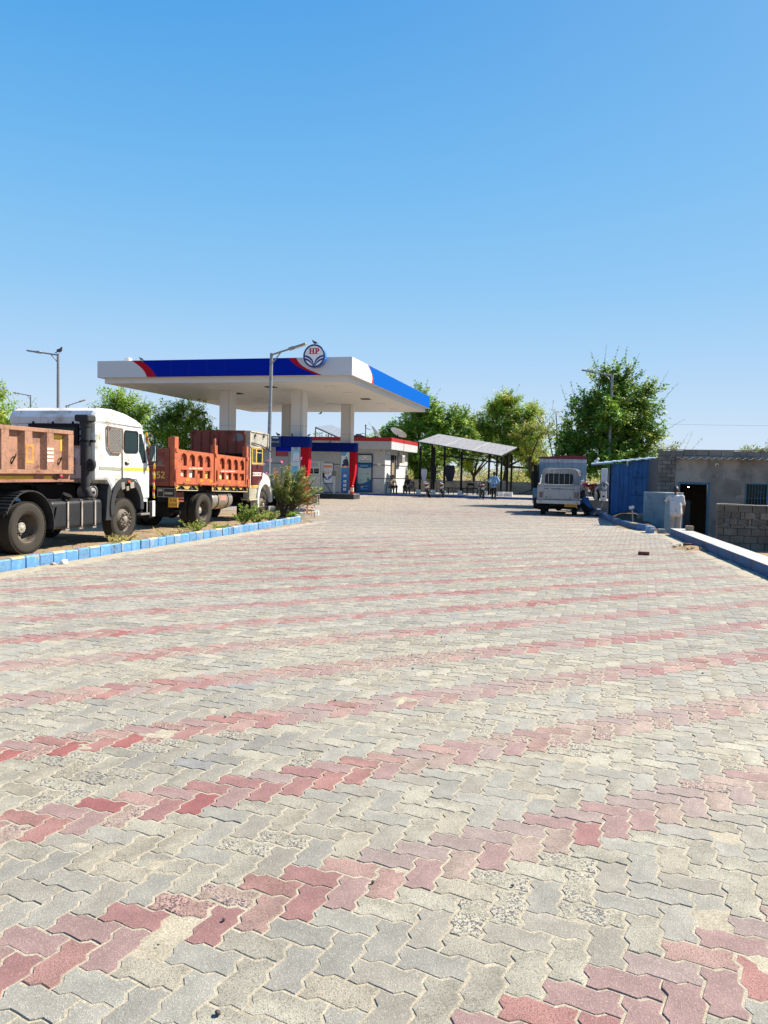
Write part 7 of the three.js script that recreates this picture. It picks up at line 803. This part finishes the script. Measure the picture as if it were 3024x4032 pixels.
person('man in light blue shirt and black trousers standing with hands on hips by the shed', [-5.95, 0, -52.2], Math.PI - 0.35, { hipL: [0.09, 0.9, 0], hipR: [-0.09, 0.9, 0], shL: [0.2, 1.42, -0.01], shR: [-0.2, 1.42, -0.01], head: [0, 1.65, 0.02], elL: [0.36, 1.18, -0.1], wrL: [0.2, 1.0, 0.04], elR: [-0.38, 1.18, -0.08], wrR: [-0.2, 1.0, 0.04], knL: [0.1, 0.49, 0.02], anL: [0.1, 0.08, -0.02], knR: [-0.1, 0.49, 0.02], anR: [-0.11, 0.08, -0.03] }, { scale: 1.05, long: true, shirt: [0.2, 0.4, 0.66], pants: [0.012, 0.012, 0.014], handL: [-0.6, -0.7, 0.3], handR: [0.6, -0.7, 0.3], fat: 0.01 });
person('crouching man in a blue shirt working at the wheel of the white pickup', [0.13, 0, -34.35], -Math.PI / 2 - 0.3, { hipL: [0.11, 0.22, -0.14], hipR: [-0.11, 0.22, -0.14], shL: [0.19, 0.66, 0.08], shR: [-0.19, 0.66, 0.08], head: [0, 0.84, 0.22], elL: [0.24, 0.42, 0.3], wrL: [0.16, 0.3, 0.5], elR: [-0.24, 0.42, 0.28], wrR: [-0.14, 0.27, 0.5], knL: [0.2, 0.5, 0.2], anL: [0.13, 0.08, 0.02], knR: [-0.22, 0.48, 0.18], anR: [-0.14, 0.08, -0.02] }, { scale: 1.08, long: true, shirt: [0.05, 0.17, 0.42], pants: [0.012, 0.012, 0.014], headRot: [0.5, 0, 0] });
const sit = { hipL: [0.09, 0.5, 0], hipR: [-0.09, 0.5, 0], shL: [0.19, 0.98, 0.1], shR: [-0.19, 0.98, 0.1], head: [0, 1.2, 0.2], elL: [0.24, 0.72, 0.22], wrL: [0.12, 0.6, 0.42], elR: [-0.24, 0.72, 0.22], wrR: [-0.12, 0.6, 0.42], knL: [0.13, 0.52, 0.44], anL: [0.12, 0.08, 0.42], knR: [-0.13, 0.52, 0.44], anR: [-0.12, 0.08, 0.42] };
person('man in a beige shirt sitting on a plastic chair at the office corner', [-13.55, PY, -54.0], 0.9, sit, { scale: 1.02, shirt: [0.3, 0.24, 0.17], pants: [0.015, 0.015, 0.018], headRot: [0.4, 0, 0] });
person('man in a black shirt sitting on a chair nearer to the leftmost motorbike', [-12.3, PY, -54.3], -0.5, sit, { scale: 1.02, shirt: [0.014, 0.014, 0.018], pants: [0.02, 0.025, 0.04], headRot: [0.3, 0, 0] });
function plasticChair(label, at, turn) {
  const t = thing('plastic_chair', label, 'chair', at, 'plastic chairs outside the office', true, turn), m = mat([0.03, 0.035, 0.045], { roughness: 0.45 });
  mesh('seat', rbox(0.46, 0.04, 0.44, 0.02, 0, 0.43, 0.06), m, t); mesh('backrest', [rbox(0.46, 0.12, 0.03, 0.012, 0, 0.84, -0.2, -0.15), ...[-0.16, -0.05, 0.06, 0.16].map((x) => bar([x, 0.44, -0.15], [x, 0.82, -0.19], 0.05, 0.02))], m, t);
  for (const s of [-1, 1]) { mesh('armrest', [bar([s * 0.25, 0.66, 0.24], [s * 0.25, 0.68, -0.18], 0.05, 0.025)], m, t); mesh('leg', bar([s * 0.28, 0, 0.3], [s * 0.24, 0.66, 0.22], 0.04), m, t); mesh('leg', bar([s * 0.26, 0, -0.26], [s * 0.23, 0.86, -0.18], 0.04), m, t); }
  return t;
}
plasticChair('dark plastic chair under the man in the beige shirt', [-13.58, PY, -54.03], 0.9); plasticChair('dark plastic chair under the man in the black shirt', [-12.28, PY, -54.35], -0.5);

// ---------------------------------------------------------------- trees and plants
const barkM = mat([0.13, 0.1, 0.075], { roughness: 0.95, map: T.bark }), leafy = (c) => { const m = new THREE.MeshPhysicalMaterial({ vertexColors: true, roughness: 0.6, side: THREE.DoubleSide, transmission: 0.48, specularIntensity: 0.35, thickness: 0 }); m.color.setRGB(...c); return m; };
const LEAF = leafy([2.65, 2.3, 1.6]);
class Leaves {
  constructor() { this.p = []; this.c = []; }
  add(x, y, z, dx, dy, dz, L, w, col) { // a pointed leaf folded a little along its midrib
    let sx = dy * 0.3 - dz, sy = dz * 0.2 - dx * 0.3 + rr(-0.6, 0.6), sz = dx + rr(-0.4, 0.4); const l = Math.hypot(sx, sy, sz) || 1; sx *= w / 2 / l; sy *= w / 2 / l; sz *= w / 2 / l;
    const mx = x + dx * L * 0.45, my = y + dy * L * 0.45, mz = z + dz * L * 0.45, ex = x + dx * L, ey = y + dy * L - L * 0.06, ez = z + dz * L;
    this.p.push(x, y, z, mx + sx, my + sy, mz + sz, ex, ey, ez, x, y, z, ex, ey, ez, mx - sx, my - sy, mz - sz); for (let i = 0; i < 6; i++) this.c.push(col[0], col[1], col[2]);
  }
  geo() { const g = new THREE.BufferGeometry(); g.setAttribute('position', new THREE.Float32BufferAttribute(this.p, 3)); g.setAttribute('color', new THREE.Float32BufferAttribute(this.c, 3)); g.computeVertexNormals(); return g; }
}
function branchTube(a, b, r0, r1, bend = 0.12) { const m = a.clone().lerp(b, 0.5).add(V(rr(-1, 1), rr(-0.3, 0.6), rr(-1, 1)).multiplyScalar(a.distanceTo(b) * bend)), c = new THREE.QuadraticBezierCurve3(a, m, b), n = 5, g = new THREE.TubeGeometry(c, n, 1, 6), p = g.attributes.position; for (let i = 0; i <= n; i++) { const q = c.getPoint(i / n), r = lerp(r0, r1, i / n); for (let j = 0; j <= 6; j++) { const k = i * 7 + j; p.setXYZ(k, q.x + (p.getX(k) - q.x) * r, q.y + (p.getY(k) - q.y) * r, q.z + (p.getZ(k) - q.z) * r); } } return g; }
// o: blobs [dx, y, dz, r, squash], cols [[rgb]...], leaf size, leaves per spray, sprays per m^3-ish, spikes (bare twigs out of the crown)
function tree(label, x, z, o) {
  const t = thing('tree', label, 'tree', [x, 0, z], o.group), LV = new Leaves(), wood = [], twigs = [], y0 = o.ground || 0, tr = o.trunk || 0.18, fork = V(x + (o.lean || 0), o.fork, z);
  wood.push(branchTube(V(x, y0 - 0.1, z), fork, tr, tr * 0.72, 0.05));
  for (const [bx0, by, bz, R, sq = 0.8, den = 1] of o.blobs) {
    const cen = V(x + bx0, by, z + bz); wood.push(branchTube(fork, cen, tr * 0.5, 0.035, 0.14));
    const n = Math.max(6, Math.round(o.sprays * R * R * den)), tint = rr(0.82, 1.16);
    for (let k = 0; k < n; k++) {
      const u = rr(-1, 1), a = rr(0, 6.283), s = Math.sqrt(1 - u * u), rad = R * Math.pow(rnd(), 0.42) * rr(0.82, 1.12), d = V(s * Math.cos(a), u, s * Math.sin(a)), tip = cen.clone().add(V(d.x * rad, d.y * rad * sq, d.z * rad)), L = rr(0.55, 1.15) * o.spray;
      const dir = d.clone().add(V(rr(-0.5, 0.5), rr(-0.35, 0.65) + (o.up || 0), rr(-0.5, 0.5))).normalize(), base = tip.clone().addScaledVector(dir, -L * 0.6), end = tip.clone().addScaledVector(dir, L * 0.4);
      if (rnd() < 0.22) twigs.push(rod(cen.clone().lerp(base, 0.25), base, 0.022, 0.012, 4)); twigs.push(rod(base, end, 0.01, 0.005, 3));
      const c0 = o.cols[(rnd() * o.cols.length) | 0], br = rr(0.75, 1.25) * tint;
      for (let i = 0; i < o.per; i++) { const f = rnd(), q = base.clone().lerp(end, f), w = rr(0.06, 0.26) * o.spray, ld = V(rr(-1, 1), rr(-0.9, 0.55), rr(-1, 1)).addScaledVector(dir, 0.6).normalize(), sz = o.leaf * rr(0.65, 1.25), b2 = br * rr(0.8, 1.2); LV.add(q.x + rr(-w, w), q.y + rr(-w, w), q.z + rr(-w, w), ld.x, ld.y, ld.z, sz, sz * (o.ratio || 0.55), [c0[0] * b2, c0[1] * b2, c0[2] * b2]); }
    }
  }
  for (const [dx, y, dz, L, lx] of o.spikes || []) { const a = V(x + dx, y, z + dz), b = a.clone().add(V(lx, L, rr(-0.3, 0.3))); twigs.push(branchTube(a, b, 0.009, 0.004, 0.1)); const c0 = o.cols[0]; for (let i = 0; i < L * 16; i++) { const q = a.clone().lerp(b, rnd()), ld = V(rr(-1, 1), rr(-0.6, 0.6), rr(-1, 1)).normalize(), s = o.leaf * rr(0.5, 0.9); LV.add(q.x, q.y, q.z, ld.x, ld.y, ld.z, s, s * 0.5, c0); } }
  mesh('trunk', wood, barkM, t); const cr = mesh('crown', LV.geo(), LEAF, t); cr.userData.kind = 'stuff'; const tw = mesh('twigs', twigs, barkM, t); tw.userData.kind = 'stuff'; return t;
}
const G1 = [[0.07, 0.15, 0.02], [0.1, 0.2, 0.025], [0.055, 0.12, 0.02], [0.15, 0.22, 0.03]], G2 = [[0.14, 0.2, 0.03], [0.2, 0.25, 0.04], [0.1, 0.16, 0.03], [0.24, 0.26, 0.05]], G3 = [[0.1, 0.19, 0.02], [0.14, 0.24, 0.025], [0.07, 0.15, 0.02], [0.18, 0.26, 0.03]], G4 = [[0.1, 0.14, 0.04], [0.14, 0.17, 0.05], [0.07, 0.11, 0.03]], G5 = [[0.05, 0.12, 0.03], [0.07, 0.16, 0.03], [0.04, 0.1, 0.025], [0.14, 0.19, 0.03]];
// the big tree on the right
tree('big broad leafed tree shading the pickup on the right', 1.0, -45, { fork: 2.1, trunk: 0.22, spray: 0.8, sprays: 66, per: 30, leaf: 0.17, ratio: 0.75, up: 0.1, cols: [...G5, ...G1], blobs: [[0.1, 4.2, 0.4, 1.75], [-1.5, 4.0, 0.2, 1.35], [1.6, 4.4, 0, 1.5], [0.2, 5.7, 0.2, 1.7], [-0.9, 5.6, 0.4, 1.25], [1.9, 5.8, -0.2, 1.3, 0.8, 0.8], [0.7, 7.1, 0, 1.15, 0.9, 0.75], [-0.3, 7.3, 0, 0.85, 0.9, 0.6], [2.3, 6.6, 0, 0.7, 0.8, 0.6], [-1.9, 3.2, 0.8, 1.0], [0.4, 2.8, 1.2, 1.35], [0.25, 4.9, 1.75, 1.15], [-0.6, 2.4, 1.3, 0.95, 0.8], [1.5, 3.0, 0.4, 1.2], [2.7, 4.0, -0.2, 0.7, 0.8, 0.6]], spikes: [[-0.6, 7.6, 0, 1.1, -0.3], [-0.2, 7.8, 0, 1.2, 0.1], [0.3, 8.0, 0, 1.0, 0.25], [0.9, 7.9, 0, 1.1, 0.1], [1.3, 7.6, 0, 1.0, 0.4], [-2.0, 5.4, 0, 1.5, -0.5], [-1.7, 5.9, 0, 1.2, -0.3], [2.7, 6.6, 0, 1.0, 0.5], [3.0, 6.0, 0, 0.9, 0.7], [3.3, 4.4, 0, 0.5, 0.8], [-2.6, 4.4, 0, 0.9, -0.6]] });
tree('dark green spreading tree rising behind the office and shed', -14.4, -66.5, { fork: 2.3, trunk: 0.3, spray: 1.0, sprays: 46, per: 30, leaf: 0.25, ratio: 0.55, cols: G1, blobs: [[-2.6, 4.6, 0, 1.7, 0.7], [-0.8, 5.4, 0, 2.0], [0.6, 6.9, 0, 1.8], [0.2, 8.3, 0, 1.25, 0.9, 0.7], [2.3, 5.8, 0.3, 2.0], [3.6, 6.6, -0.3, 1.4, 0.8, 0.8], [1.6, 3.9, 0.8, 1.9], [3.4, 4.0, 0.6, 1.6], [-1.5, 3.6, 0.6, 1.5], [4.6, 5.0, 0, 1.2]], spikes: [[-0.3, 8.8, 0, 1.1, -0.2], [0.6, 9.2, 0, 0.9, 0.2], [1.4, 8.2, 0, 0.9, 0.5], [-3.8, 5.2, 0, 0.9, -0.7]] });
tree('light yellow green feathery tree behind the right end of the shed', -7.2, -70, { fork: 2.4, trunk: 0.24, lean: 0.3, spray: 1.0, sprays: 52, per: 44, leaf: 0.22, ratio: 0.4, up: -0.25, cols: [...G2, ...G3], blobs: [[-1.8, 6.0, 0, 1.6], [0.4, 6.6, 0, 1.9], [1.9, 5.4, 0, 1.6], [0.2, 8.2, 0, 1.4], [-1.0, 7.7, 0, 1.0], [2.4, 7.2, 0, 1.3], [2.6, 3.6, 0.3, 1.5], [0.6, 4.3, 0.5, 1.7], [3.0, 2.2, 0.3, 1.2], [-2.2, 4.2, 0.3, 1.4]], spikes: [[-0.2, 9.0, 0, 0.9, -0.1], [0.9, 9.0, 0, 0.8, 0.3]] });
tree('second feathery tree with a crooked trunk beside the shed posts', -3.9, -66, { fork: 2.6, trunk: 0.2, lean: -0.7, spray: 0.9, sprays: 44, per: 36, leaf: 0.22, ratio: 0.4, cols: [...G2, ...G4], blobs: [[-1.1, 5.2, 0, 1.3], [0.3, 5.6, 0, 1.2, 0.8, 0.7], [-0.6, 3.7, 0, 1.2, 0.8, 0.7], [0.5, 2.6, 0, 1.1, 0.7]] });
tree('thin half bare tree between the feathery tree and the big tree', -2.4, -62, { fork: 2.6, trunk: 0.12, spray: 0.9, sprays: 9, per: 16, leaf: 0.17, ratio: 0.45, cols: G4, blobs: [[-0.6, 5.2, 0, 1.1], [0.5, 5.6, 0, 1.1], [0, 6.6, 0, 0.8], [-0.9, 3.6, 0, 1.1, 0.8, 1.4], [0.4, 4.2, 0, 1]], spikes: [[-0.9, 5.8, 0, 1.1, -0.3], [-0.3, 6.8, 0, 0.9, 0.1], [0.6, 6.0, 0, 1.2, 0.4], [-1.2, 5.0, 0, 1.0, -0.5]] });
tree('pale yellow green tree at the far left edge behind the trailer', -36, -41, { fork: 2.4, trunk: 0.2, spray: 0.9, sprays: 40, per: 26, leaf: 0.2, ratio: 0.5, cols: [...G3, ...G2], blobs: [[-0.6, 5.4, 0, 1.5], [0.4, 4.3, 0, 1.5], [-1.2, 4.0, 0, 1.5], [-0.6, 6.3, 0, 0.9], [2.2, 4.6, 0, 1.0, 0.8, 0.7], [2.9, 4.1, 0, 0.8, 0.8, 0.7], [1.5, 3.6, 0, 1.2]], spikes: [[2.4, 5.2, 0, 0.7, 0.2]] });
tree('rounded light green tree behind the roof of the white cab', -29.4, -44.4, { fork: 3, trunk: 0.18, spray: 0.85, sprays: 46, per: 26, leaf: 0.19, ratio: 0.5, cols: [...G1, ...G3], blobs: [[-0.5, 6.0, 0, 1.1], [0.4, 5.8, 0, 1.1], [-1.0, 5.2, 0, 1.0], [1.3, 5.0, 0, 1.0], [0.2, 4.6, 0, 1.3], [1.8, 5.5, 0, 0.5]], spikes: [[1.6, 5.6, 0, 0.7, 0.4]] });
tree('dense dark green tree directly behind the orange lorry', -23.7, -41.6, { fork: 1.8, trunk: 0.18, spray: 0.8, sprays: 60, per: 26, leaf: 0.18, ratio: 0.5, cols: [...G3, ...G1], blobs: [[-0.4, 4.7, 0, 1.2], [0.9, 4.7, 0, 1.15], [-1.3, 3.9, 0, 1.2], [0.2, 3.5, 0.3, 1.4], [1.5, 3.9, 0, 1.0], [-1.6, 2.7, 0, 1.3], [0.9, 2.6, 0, 1.3], [0.1, 5.3, 0, 0.6]], spikes: [[0.3, 5.5, 0, 0.6, 0.1], [1.3, 5.3, 0, 0.5, 0.3]] });
tree('small far tree peeping over the plastered building', 7.4, -79, { fork: 2.4, trunk: 0.15, spray: 0.9, sprays: 26, per: 22, leaf: 0.22, ratio: 0.4, cols: G4, blobs: [[-0.6, 4.3, 0, 1.0], [0.7, 4.4, 0, 0.9], [-0.9, 3.2, 0, 1.2]], spikes: [[1.2, 4.6, 0, 1.6, 0.9], [1.7, 4.4, 0, 1.9, 0.7], [2.2, 4.3, 0, 1.3, 1.1]] });
tree('distant hazy tree at the far right above the building roof', 25.3, -131, { fork: 3, trunk: 0.25, spray: 1.3, sprays: 14, per: 24, leaf: 0.36, ratio: 0.45, cols: G4, blobs: [[-1, 6, 0, 1.6], [1.2, 6.3, 0, 1.5], [3.2, 6.9, 0, 1.6]] });
tree('grey green tree seen beside the blue cabin', 3.3, -52, { fork: 1.6, trunk: 0.12, spray: 0.8, sprays: 34, per: 22, leaf: 0.18, ratio: 0.45, cols: [...G2, ...G4], blobs: [[0.2, 3.2, 0, 1.1], [0.1, 2.0, 0, 1.1], [0.8, 2.6, 0, 1.0]] });
tree('broad low tree filling the gap behind the middle of the shed', -10.4, -74, { fork: 1.4, trunk: 0.22, spray: 1.1, sprays: 30, per: 26, leaf: 0.26, ratio: 0.5, cols: [...G1, ...G2], blobs: [[-1.6, 4.2, 0, 1.7], [0.6, 5.2, 0, 1.9], [2.4, 3.9, 0, 1.6], [-0.4, 2.9, 0.4, 1.5, 0.7], [3.4, 5.4, 0, 1.3]] });
tree('dark low tree close behind the left posts of the shed', -13.2, -63.5, { fork: 1.2, trunk: 0.2, spray: 0.9, sprays: 44, per: 26, leaf: 0.22, ratio: 0.55, cols: G1, blobs: [[0, 2.6, 0, 1.5], [1.3, 3.0, 0, 1.3], [-1.2, 2.8, 0, 1.2], [0.4, 1.5, 0, 1.2]] });
// far scrub beyond the wall
function scrub(label, spots, o) { const t = thing('scrub', label, 'scrub', [spots[0][0], 0, spots[0][1]]), LV = new Leaves(), st = []; for (const [x, z, h, w] of spots) { const n = Math.round(o.n * w * h); for (let k = 0; k < n; k++) { const a = rr(0, 6.283), r = Math.sqrt(rnd()) * w, yy = Math.pow(rnd(), 0.8) * h * (1 - 0.45 * (r / w) ** 2), c = o.cols[(rnd() * o.cols.length) | 0], b = rr(0.75, 1.25), d = V(rr(-1, 1), rr(-0.4, 1), rr(-1, 1)).normalize(), s = o.leaf * rr(0.6, 1.3); LV.add(x + Math.cos(a) * r, yy, z + Math.sin(a) * r, d.x, d.y, d.z, s, s * 0.45, c.map((v) => v * b)); } for (let k = 0; k < 6; k++) st.push(rod([x, 0, z], [x + rr(-w, w) * 0.6, h * rr(0.5, 0.9), z + rr(-w, w) * 0.6], 0.03, 0.01, 4)); } const c = mesh('foliage', LV.geo(), LEAF, t); c.userData.kind = 'stuff'; mesh('stems', st, barkM, t).userData.kind = 'stuff'; t.userData.kind = 'stuff'; return t; }
{ const s = []; for (let k = 0; k < 46; k++) s.push([rr(-34, 12), rr(-74, -100), rr(1.4, 3.2), rr(1.2, 2.6)]); for (let k = 0; k < 8; k++) s.push([-1.8 + rr(-1.6, 1.2), rr(-66, -72), rr(1.6, 3.4), rr(0.8, 1.3)]); scrub('loose yellow green scrub in the field beyond the compound wall', s, { n: 120, leaf: 0.3, cols: [[0.15, 0.17, 0.04], [0.1, 0.14, 0.035], [0.2, 0.19, 0.06], [0.08, 0.12, 0.03]] });
  const s2 = []; for (let k = 0; k < 40; k++) s2.push([rr(-95, -24), rr(-62, -95), rr(1.6, 3.2), rr(1.5, 3)]); scrub('green scrub far behind the parked trucks on the left', s2, { n: 70, leaf: 0.34, cols: [[0.09, 0.14, 0.03], [0.13, 0.17, 0.04], [0.17, 0.18, 0.06]] });
  const s3 = []; for (let k = 0; k < 40; k++) s3.push([rr(-60, 90), rr(-130, -200), rr(2, 4), rr(3, 5)]); scrub('far low line of dry scrub along the horizon', s3, { n: 26, leaf: 0.7, cols: [[0.16, 0.17, 0.08], [0.12, 0.14, 0.06]] }); }
// oleander in the kerbed bed
{
  const x = -10.2, z = -25.5, t = thing('oleander_bush', 'oleander bush with pink flowers and some dried orange leaves beside the lamp post', 'bush', [x, 0, z]), LV = new Leaves(), st = [], fl = [], dry = [];
  for (let k = 0; k < 96; k++) {
    const a = rr(0, 6.283), out = Math.pow(rnd(), 0.6), e = V(x + Math.cos(a) * out * 1.0 + 0.15 + (k % 4 === 0 ? rr(0.15, 0.6) : 0), rr(0.75, 2.1) * (1 - 0.3 * out), z + Math.sin(a) * out * 0.8), b = V(x + Math.cos(a) * 0.15 - 0.15, 0.02, z + Math.sin(a) * 0.15), m = b.clone().lerp(e, 0.5).add(V(0, 0.12, 0)); st.push(tube([b, m, e], 0.013, 5, 6));
    const warm = hash(k, 3, 5) > 0.9; for (let i = 0; i < 70; i++) { const f = 0.4 + 0.6 * Math.pow(rnd(), 0.75), p = f > 0.5 ? m.clone().lerp(e, (f - 0.5) * 2) : b.clone().lerp(m, f * 2), d = V(rr(-1, 1), rr(-0.35, 1), rr(-1, 1)).normalize(), c = warm && rnd() < 0.55 ? [0.34, 0.13, 0.05] : [[0.08, 0.135, 0.04], [0.12, 0.17, 0.055], [0.06, 0.105, 0.035], [0.16, 0.175, 0.07]][(rnd() * 4) | 0], b2 = rr(0.8, 1.3); (LV).add(p.x, p.y, p.z, d.x, d.y, d.z, rr(0.12, 0.2), rr(0.022, 0.034), c.map((v) => v * b2)); }
  }
  mesh('stem', st, mat([0.2, 0.17, 0.12], { map: T.bark }), t).userData.kind = 'stuff'; mesh('foliage', LV.geo(), LEAF, t).userData.kind = 'stuff';
  for (const [dx, y, dz, c] of [[-0.1, 1.98, 0.3, 0], [0.55, 2.08, 0.2, 1], [-0.85, 1.9, 0.2, 1], [-0.9, 1.72, 0.3, 0], [-0.6, 2.02, 0.3, 1], [-0.75, 1.45, 0.5, 1], [-0.5, 1.52, 0.6, 1]]) { const g = []; for (let k = 0; k < 14; k++) { const d = V(rr(-1, 1), rr(-0.3, 1), rr(-1, 1)).normalize(); g.push(leaf(V(x + dx + rr(-0.05, 0.05), y + rr(-0.05, 0.05), z + dz + rr(-0.05, 0.05)), d, 0.07, 0.06)); } mesh('flower', g, mat(c ? [0.6, 0.28, 0.36] : [0.6, 0.07, 0.2], { side: THREE.DoubleSide, roughness: 0.6 }), t); }
  const dm = mat([0.42, 0.11, 0.04], { side: THREE.DoubleSide, roughness: 0.7 }); for (const [dx, y, w, h] of [[0.72, 0.85, 0.16, 0.5], [0.9, 0.45, 0.16, 0.3]]) { const g = []; for (let k = 0; k < 70; k++) g.push(leaf(V(x + dx + rr(-w, w), y + rr(-h, h), z + 0.25 + rr(-0.1, 0.1)), V(rr(-1, 1), rr(-1, 0.8), rr(-0.5, 0.5)).normalize(), 0.12, 0.035)); mesh('dried_leaves', g, dm, t).userData.kind = 'stuff'; }
}
function weed(label, x, z, h, w, n, c, long) { const t = thing('weed', label, 'weed', [x, groundY(x, z), z]), LV = new Leaves(), st = [], y0 = groundY(x, z); for (let k = 0; k < 12; k++) { const a = rr(0, 6.283), e = V(x + Math.cos(a) * w * rr(0.3, 1) * (long ? long[0] : 1) + (long ? long[1] : 0), y0 + h * rr(0.35, 1), z + Math.sin(a) * w * rr(0.3, 1)), b = V(x, y0, z); st.push(rod(b, e, 0.008, 0.004, 4)); for (let i = 0; i < n; i++) { const p = b.clone().lerp(e, rr(0.3, 1)), d = V(rr(-1, 1), rr(-0.3, 0.8), rr(-1, 1)).normalize(), q = rr(0.8, 1.25); LV.add(p.x + rr(-0.04, 0.04), p.y + rr(-0.03, 0.03), p.z + rr(-0.04, 0.04), d.x, d.y, d.z, rr(0.03, 0.06) * (c[3] || 1), rr(0.014, 0.024) * (c[3] || 1), c.slice(0, 3).map((v) => v * q)); } } mesh('stem', st, barkM, t).userData.kind = 'stuff'; mesh('foliage', LV.geo(), LEAF, t).userData.kind = 'stuff'; }
const wg = [0.12, 0.17, 0.04, 1.4], wd = [0.2, 0.2, 0.09, 1];
weed('grey green weed at the foot of the white truck front wheel', -9.75, -14.85, 0.26, 0.35, 46, wd); weed('second low weed just left of the white truck front wheel', -9.6, -14.3, 0.22, 0.3, 34, wd); weed('dry weed patch to the right of the white truck front wheel', -9.55, -16.4, 0.3, 0.4, 44, wd); weed('tiny dry weed beyond the white truck bumper', -9.5, -17.1, 0.24, 0.3, 26, wd);
weed('bright green trailing weed left of the orange lorry rear wheel', -10.0, -18.6, 0.34, 0.55, 52, wg, [0.7, -0.1]); weed('second green trailing weed near the kerb left of the orange lorry wheel', -9.55, -19.1, 0.2, 0.4, 44, wg); weed('tall green weed between the wheels of the orange lorry', -9.95, -21.3, 0.72, 0.5, 80, [0.1, 0.17, 0.035, 1.7], [1, 0.1]); weed('green weed under the tank of the orange lorry', -9.8, -21.9, 0.45, 0.45, 60, wg); weed('green weed at the orange lorry front wheel', -9.95, -23.4, 0.4, 0.4, 60, wg); weed('broad leafed plant at the kerb end before the oleander', -9.75, -24.9, 0.3, 0.25, 18, [0.15, 0.24, 0.05, 3]); weed('low weed behind the kerb beside the oleander stems', -10.6, -25.0, 0.35, 0.4, 50, wg);
{ // dry clods and litter on the dirt under the lorries, one mass
  const st = []; for (let k = 0; k < 420; k++) { const z = rr(-9, -24), x = rr(-13, -9.05), r = rr(0.008, 0.028); st.push(xf(new THREE.TetrahedronGeometry(r, 0), x, groundY(x, z) + r * 0.3, z, rr(0, 3), rr(0, 3), 0)); } tag(mesh('dirt_clods', st, stoneM[1], null), 'scattered small clods on the dirt under the lorries', 'clods').userData.kind = 'stuff';
  const s2 = []; for (let k = 0; k < 260; k++) { const z = rr(-9, -24), x = 3.6 + rr(0, 5), r = rr(0.01, 0.04); s2.push(xf(new THREE.TetrahedronGeometry(r, 0), x, groundY(x, z) + r * 0.3, z, rr(0, 3), rr(0, 3), 0)); } tag(mesh('dirt_clods', s2, stoneM[0], null), 'scattered clods on the lower dirt right of the low wall', 'clods').userData.kind = 'stuff';
  const s3 = []; for (let k = 0; k < 160; k++) { const z = rr(-24.6, -26.8), x = rr(2.0, 3.0), r = rr(0.01, 0.035); s3.push(xf(new THREE.TetrahedronGeometry(r, 0), x, groundY(x, z) + r * 0.3, z, rr(0, 3), rr(0, 3), 0)); } tag(mesh('dirt_clods', s3, stoneM[1], null), 'scattered clods on the sandy edge by the banded kerb post', 'clods').userData.kind = 'stuff'; }
tag(mesh('power_line', tube([[5, 9.0, -110], [30, 8.65, -108], [60, 9.1, -105]], 0.013, 4, 20), C.grey, null), 'thin power line crossing the sky above the plastered building', 'power line');
scene.traverse((o) => { if (o.isMesh) { o.castShadow = true; o.receiveShadow = true; } });
renderer.render(scene, camera);
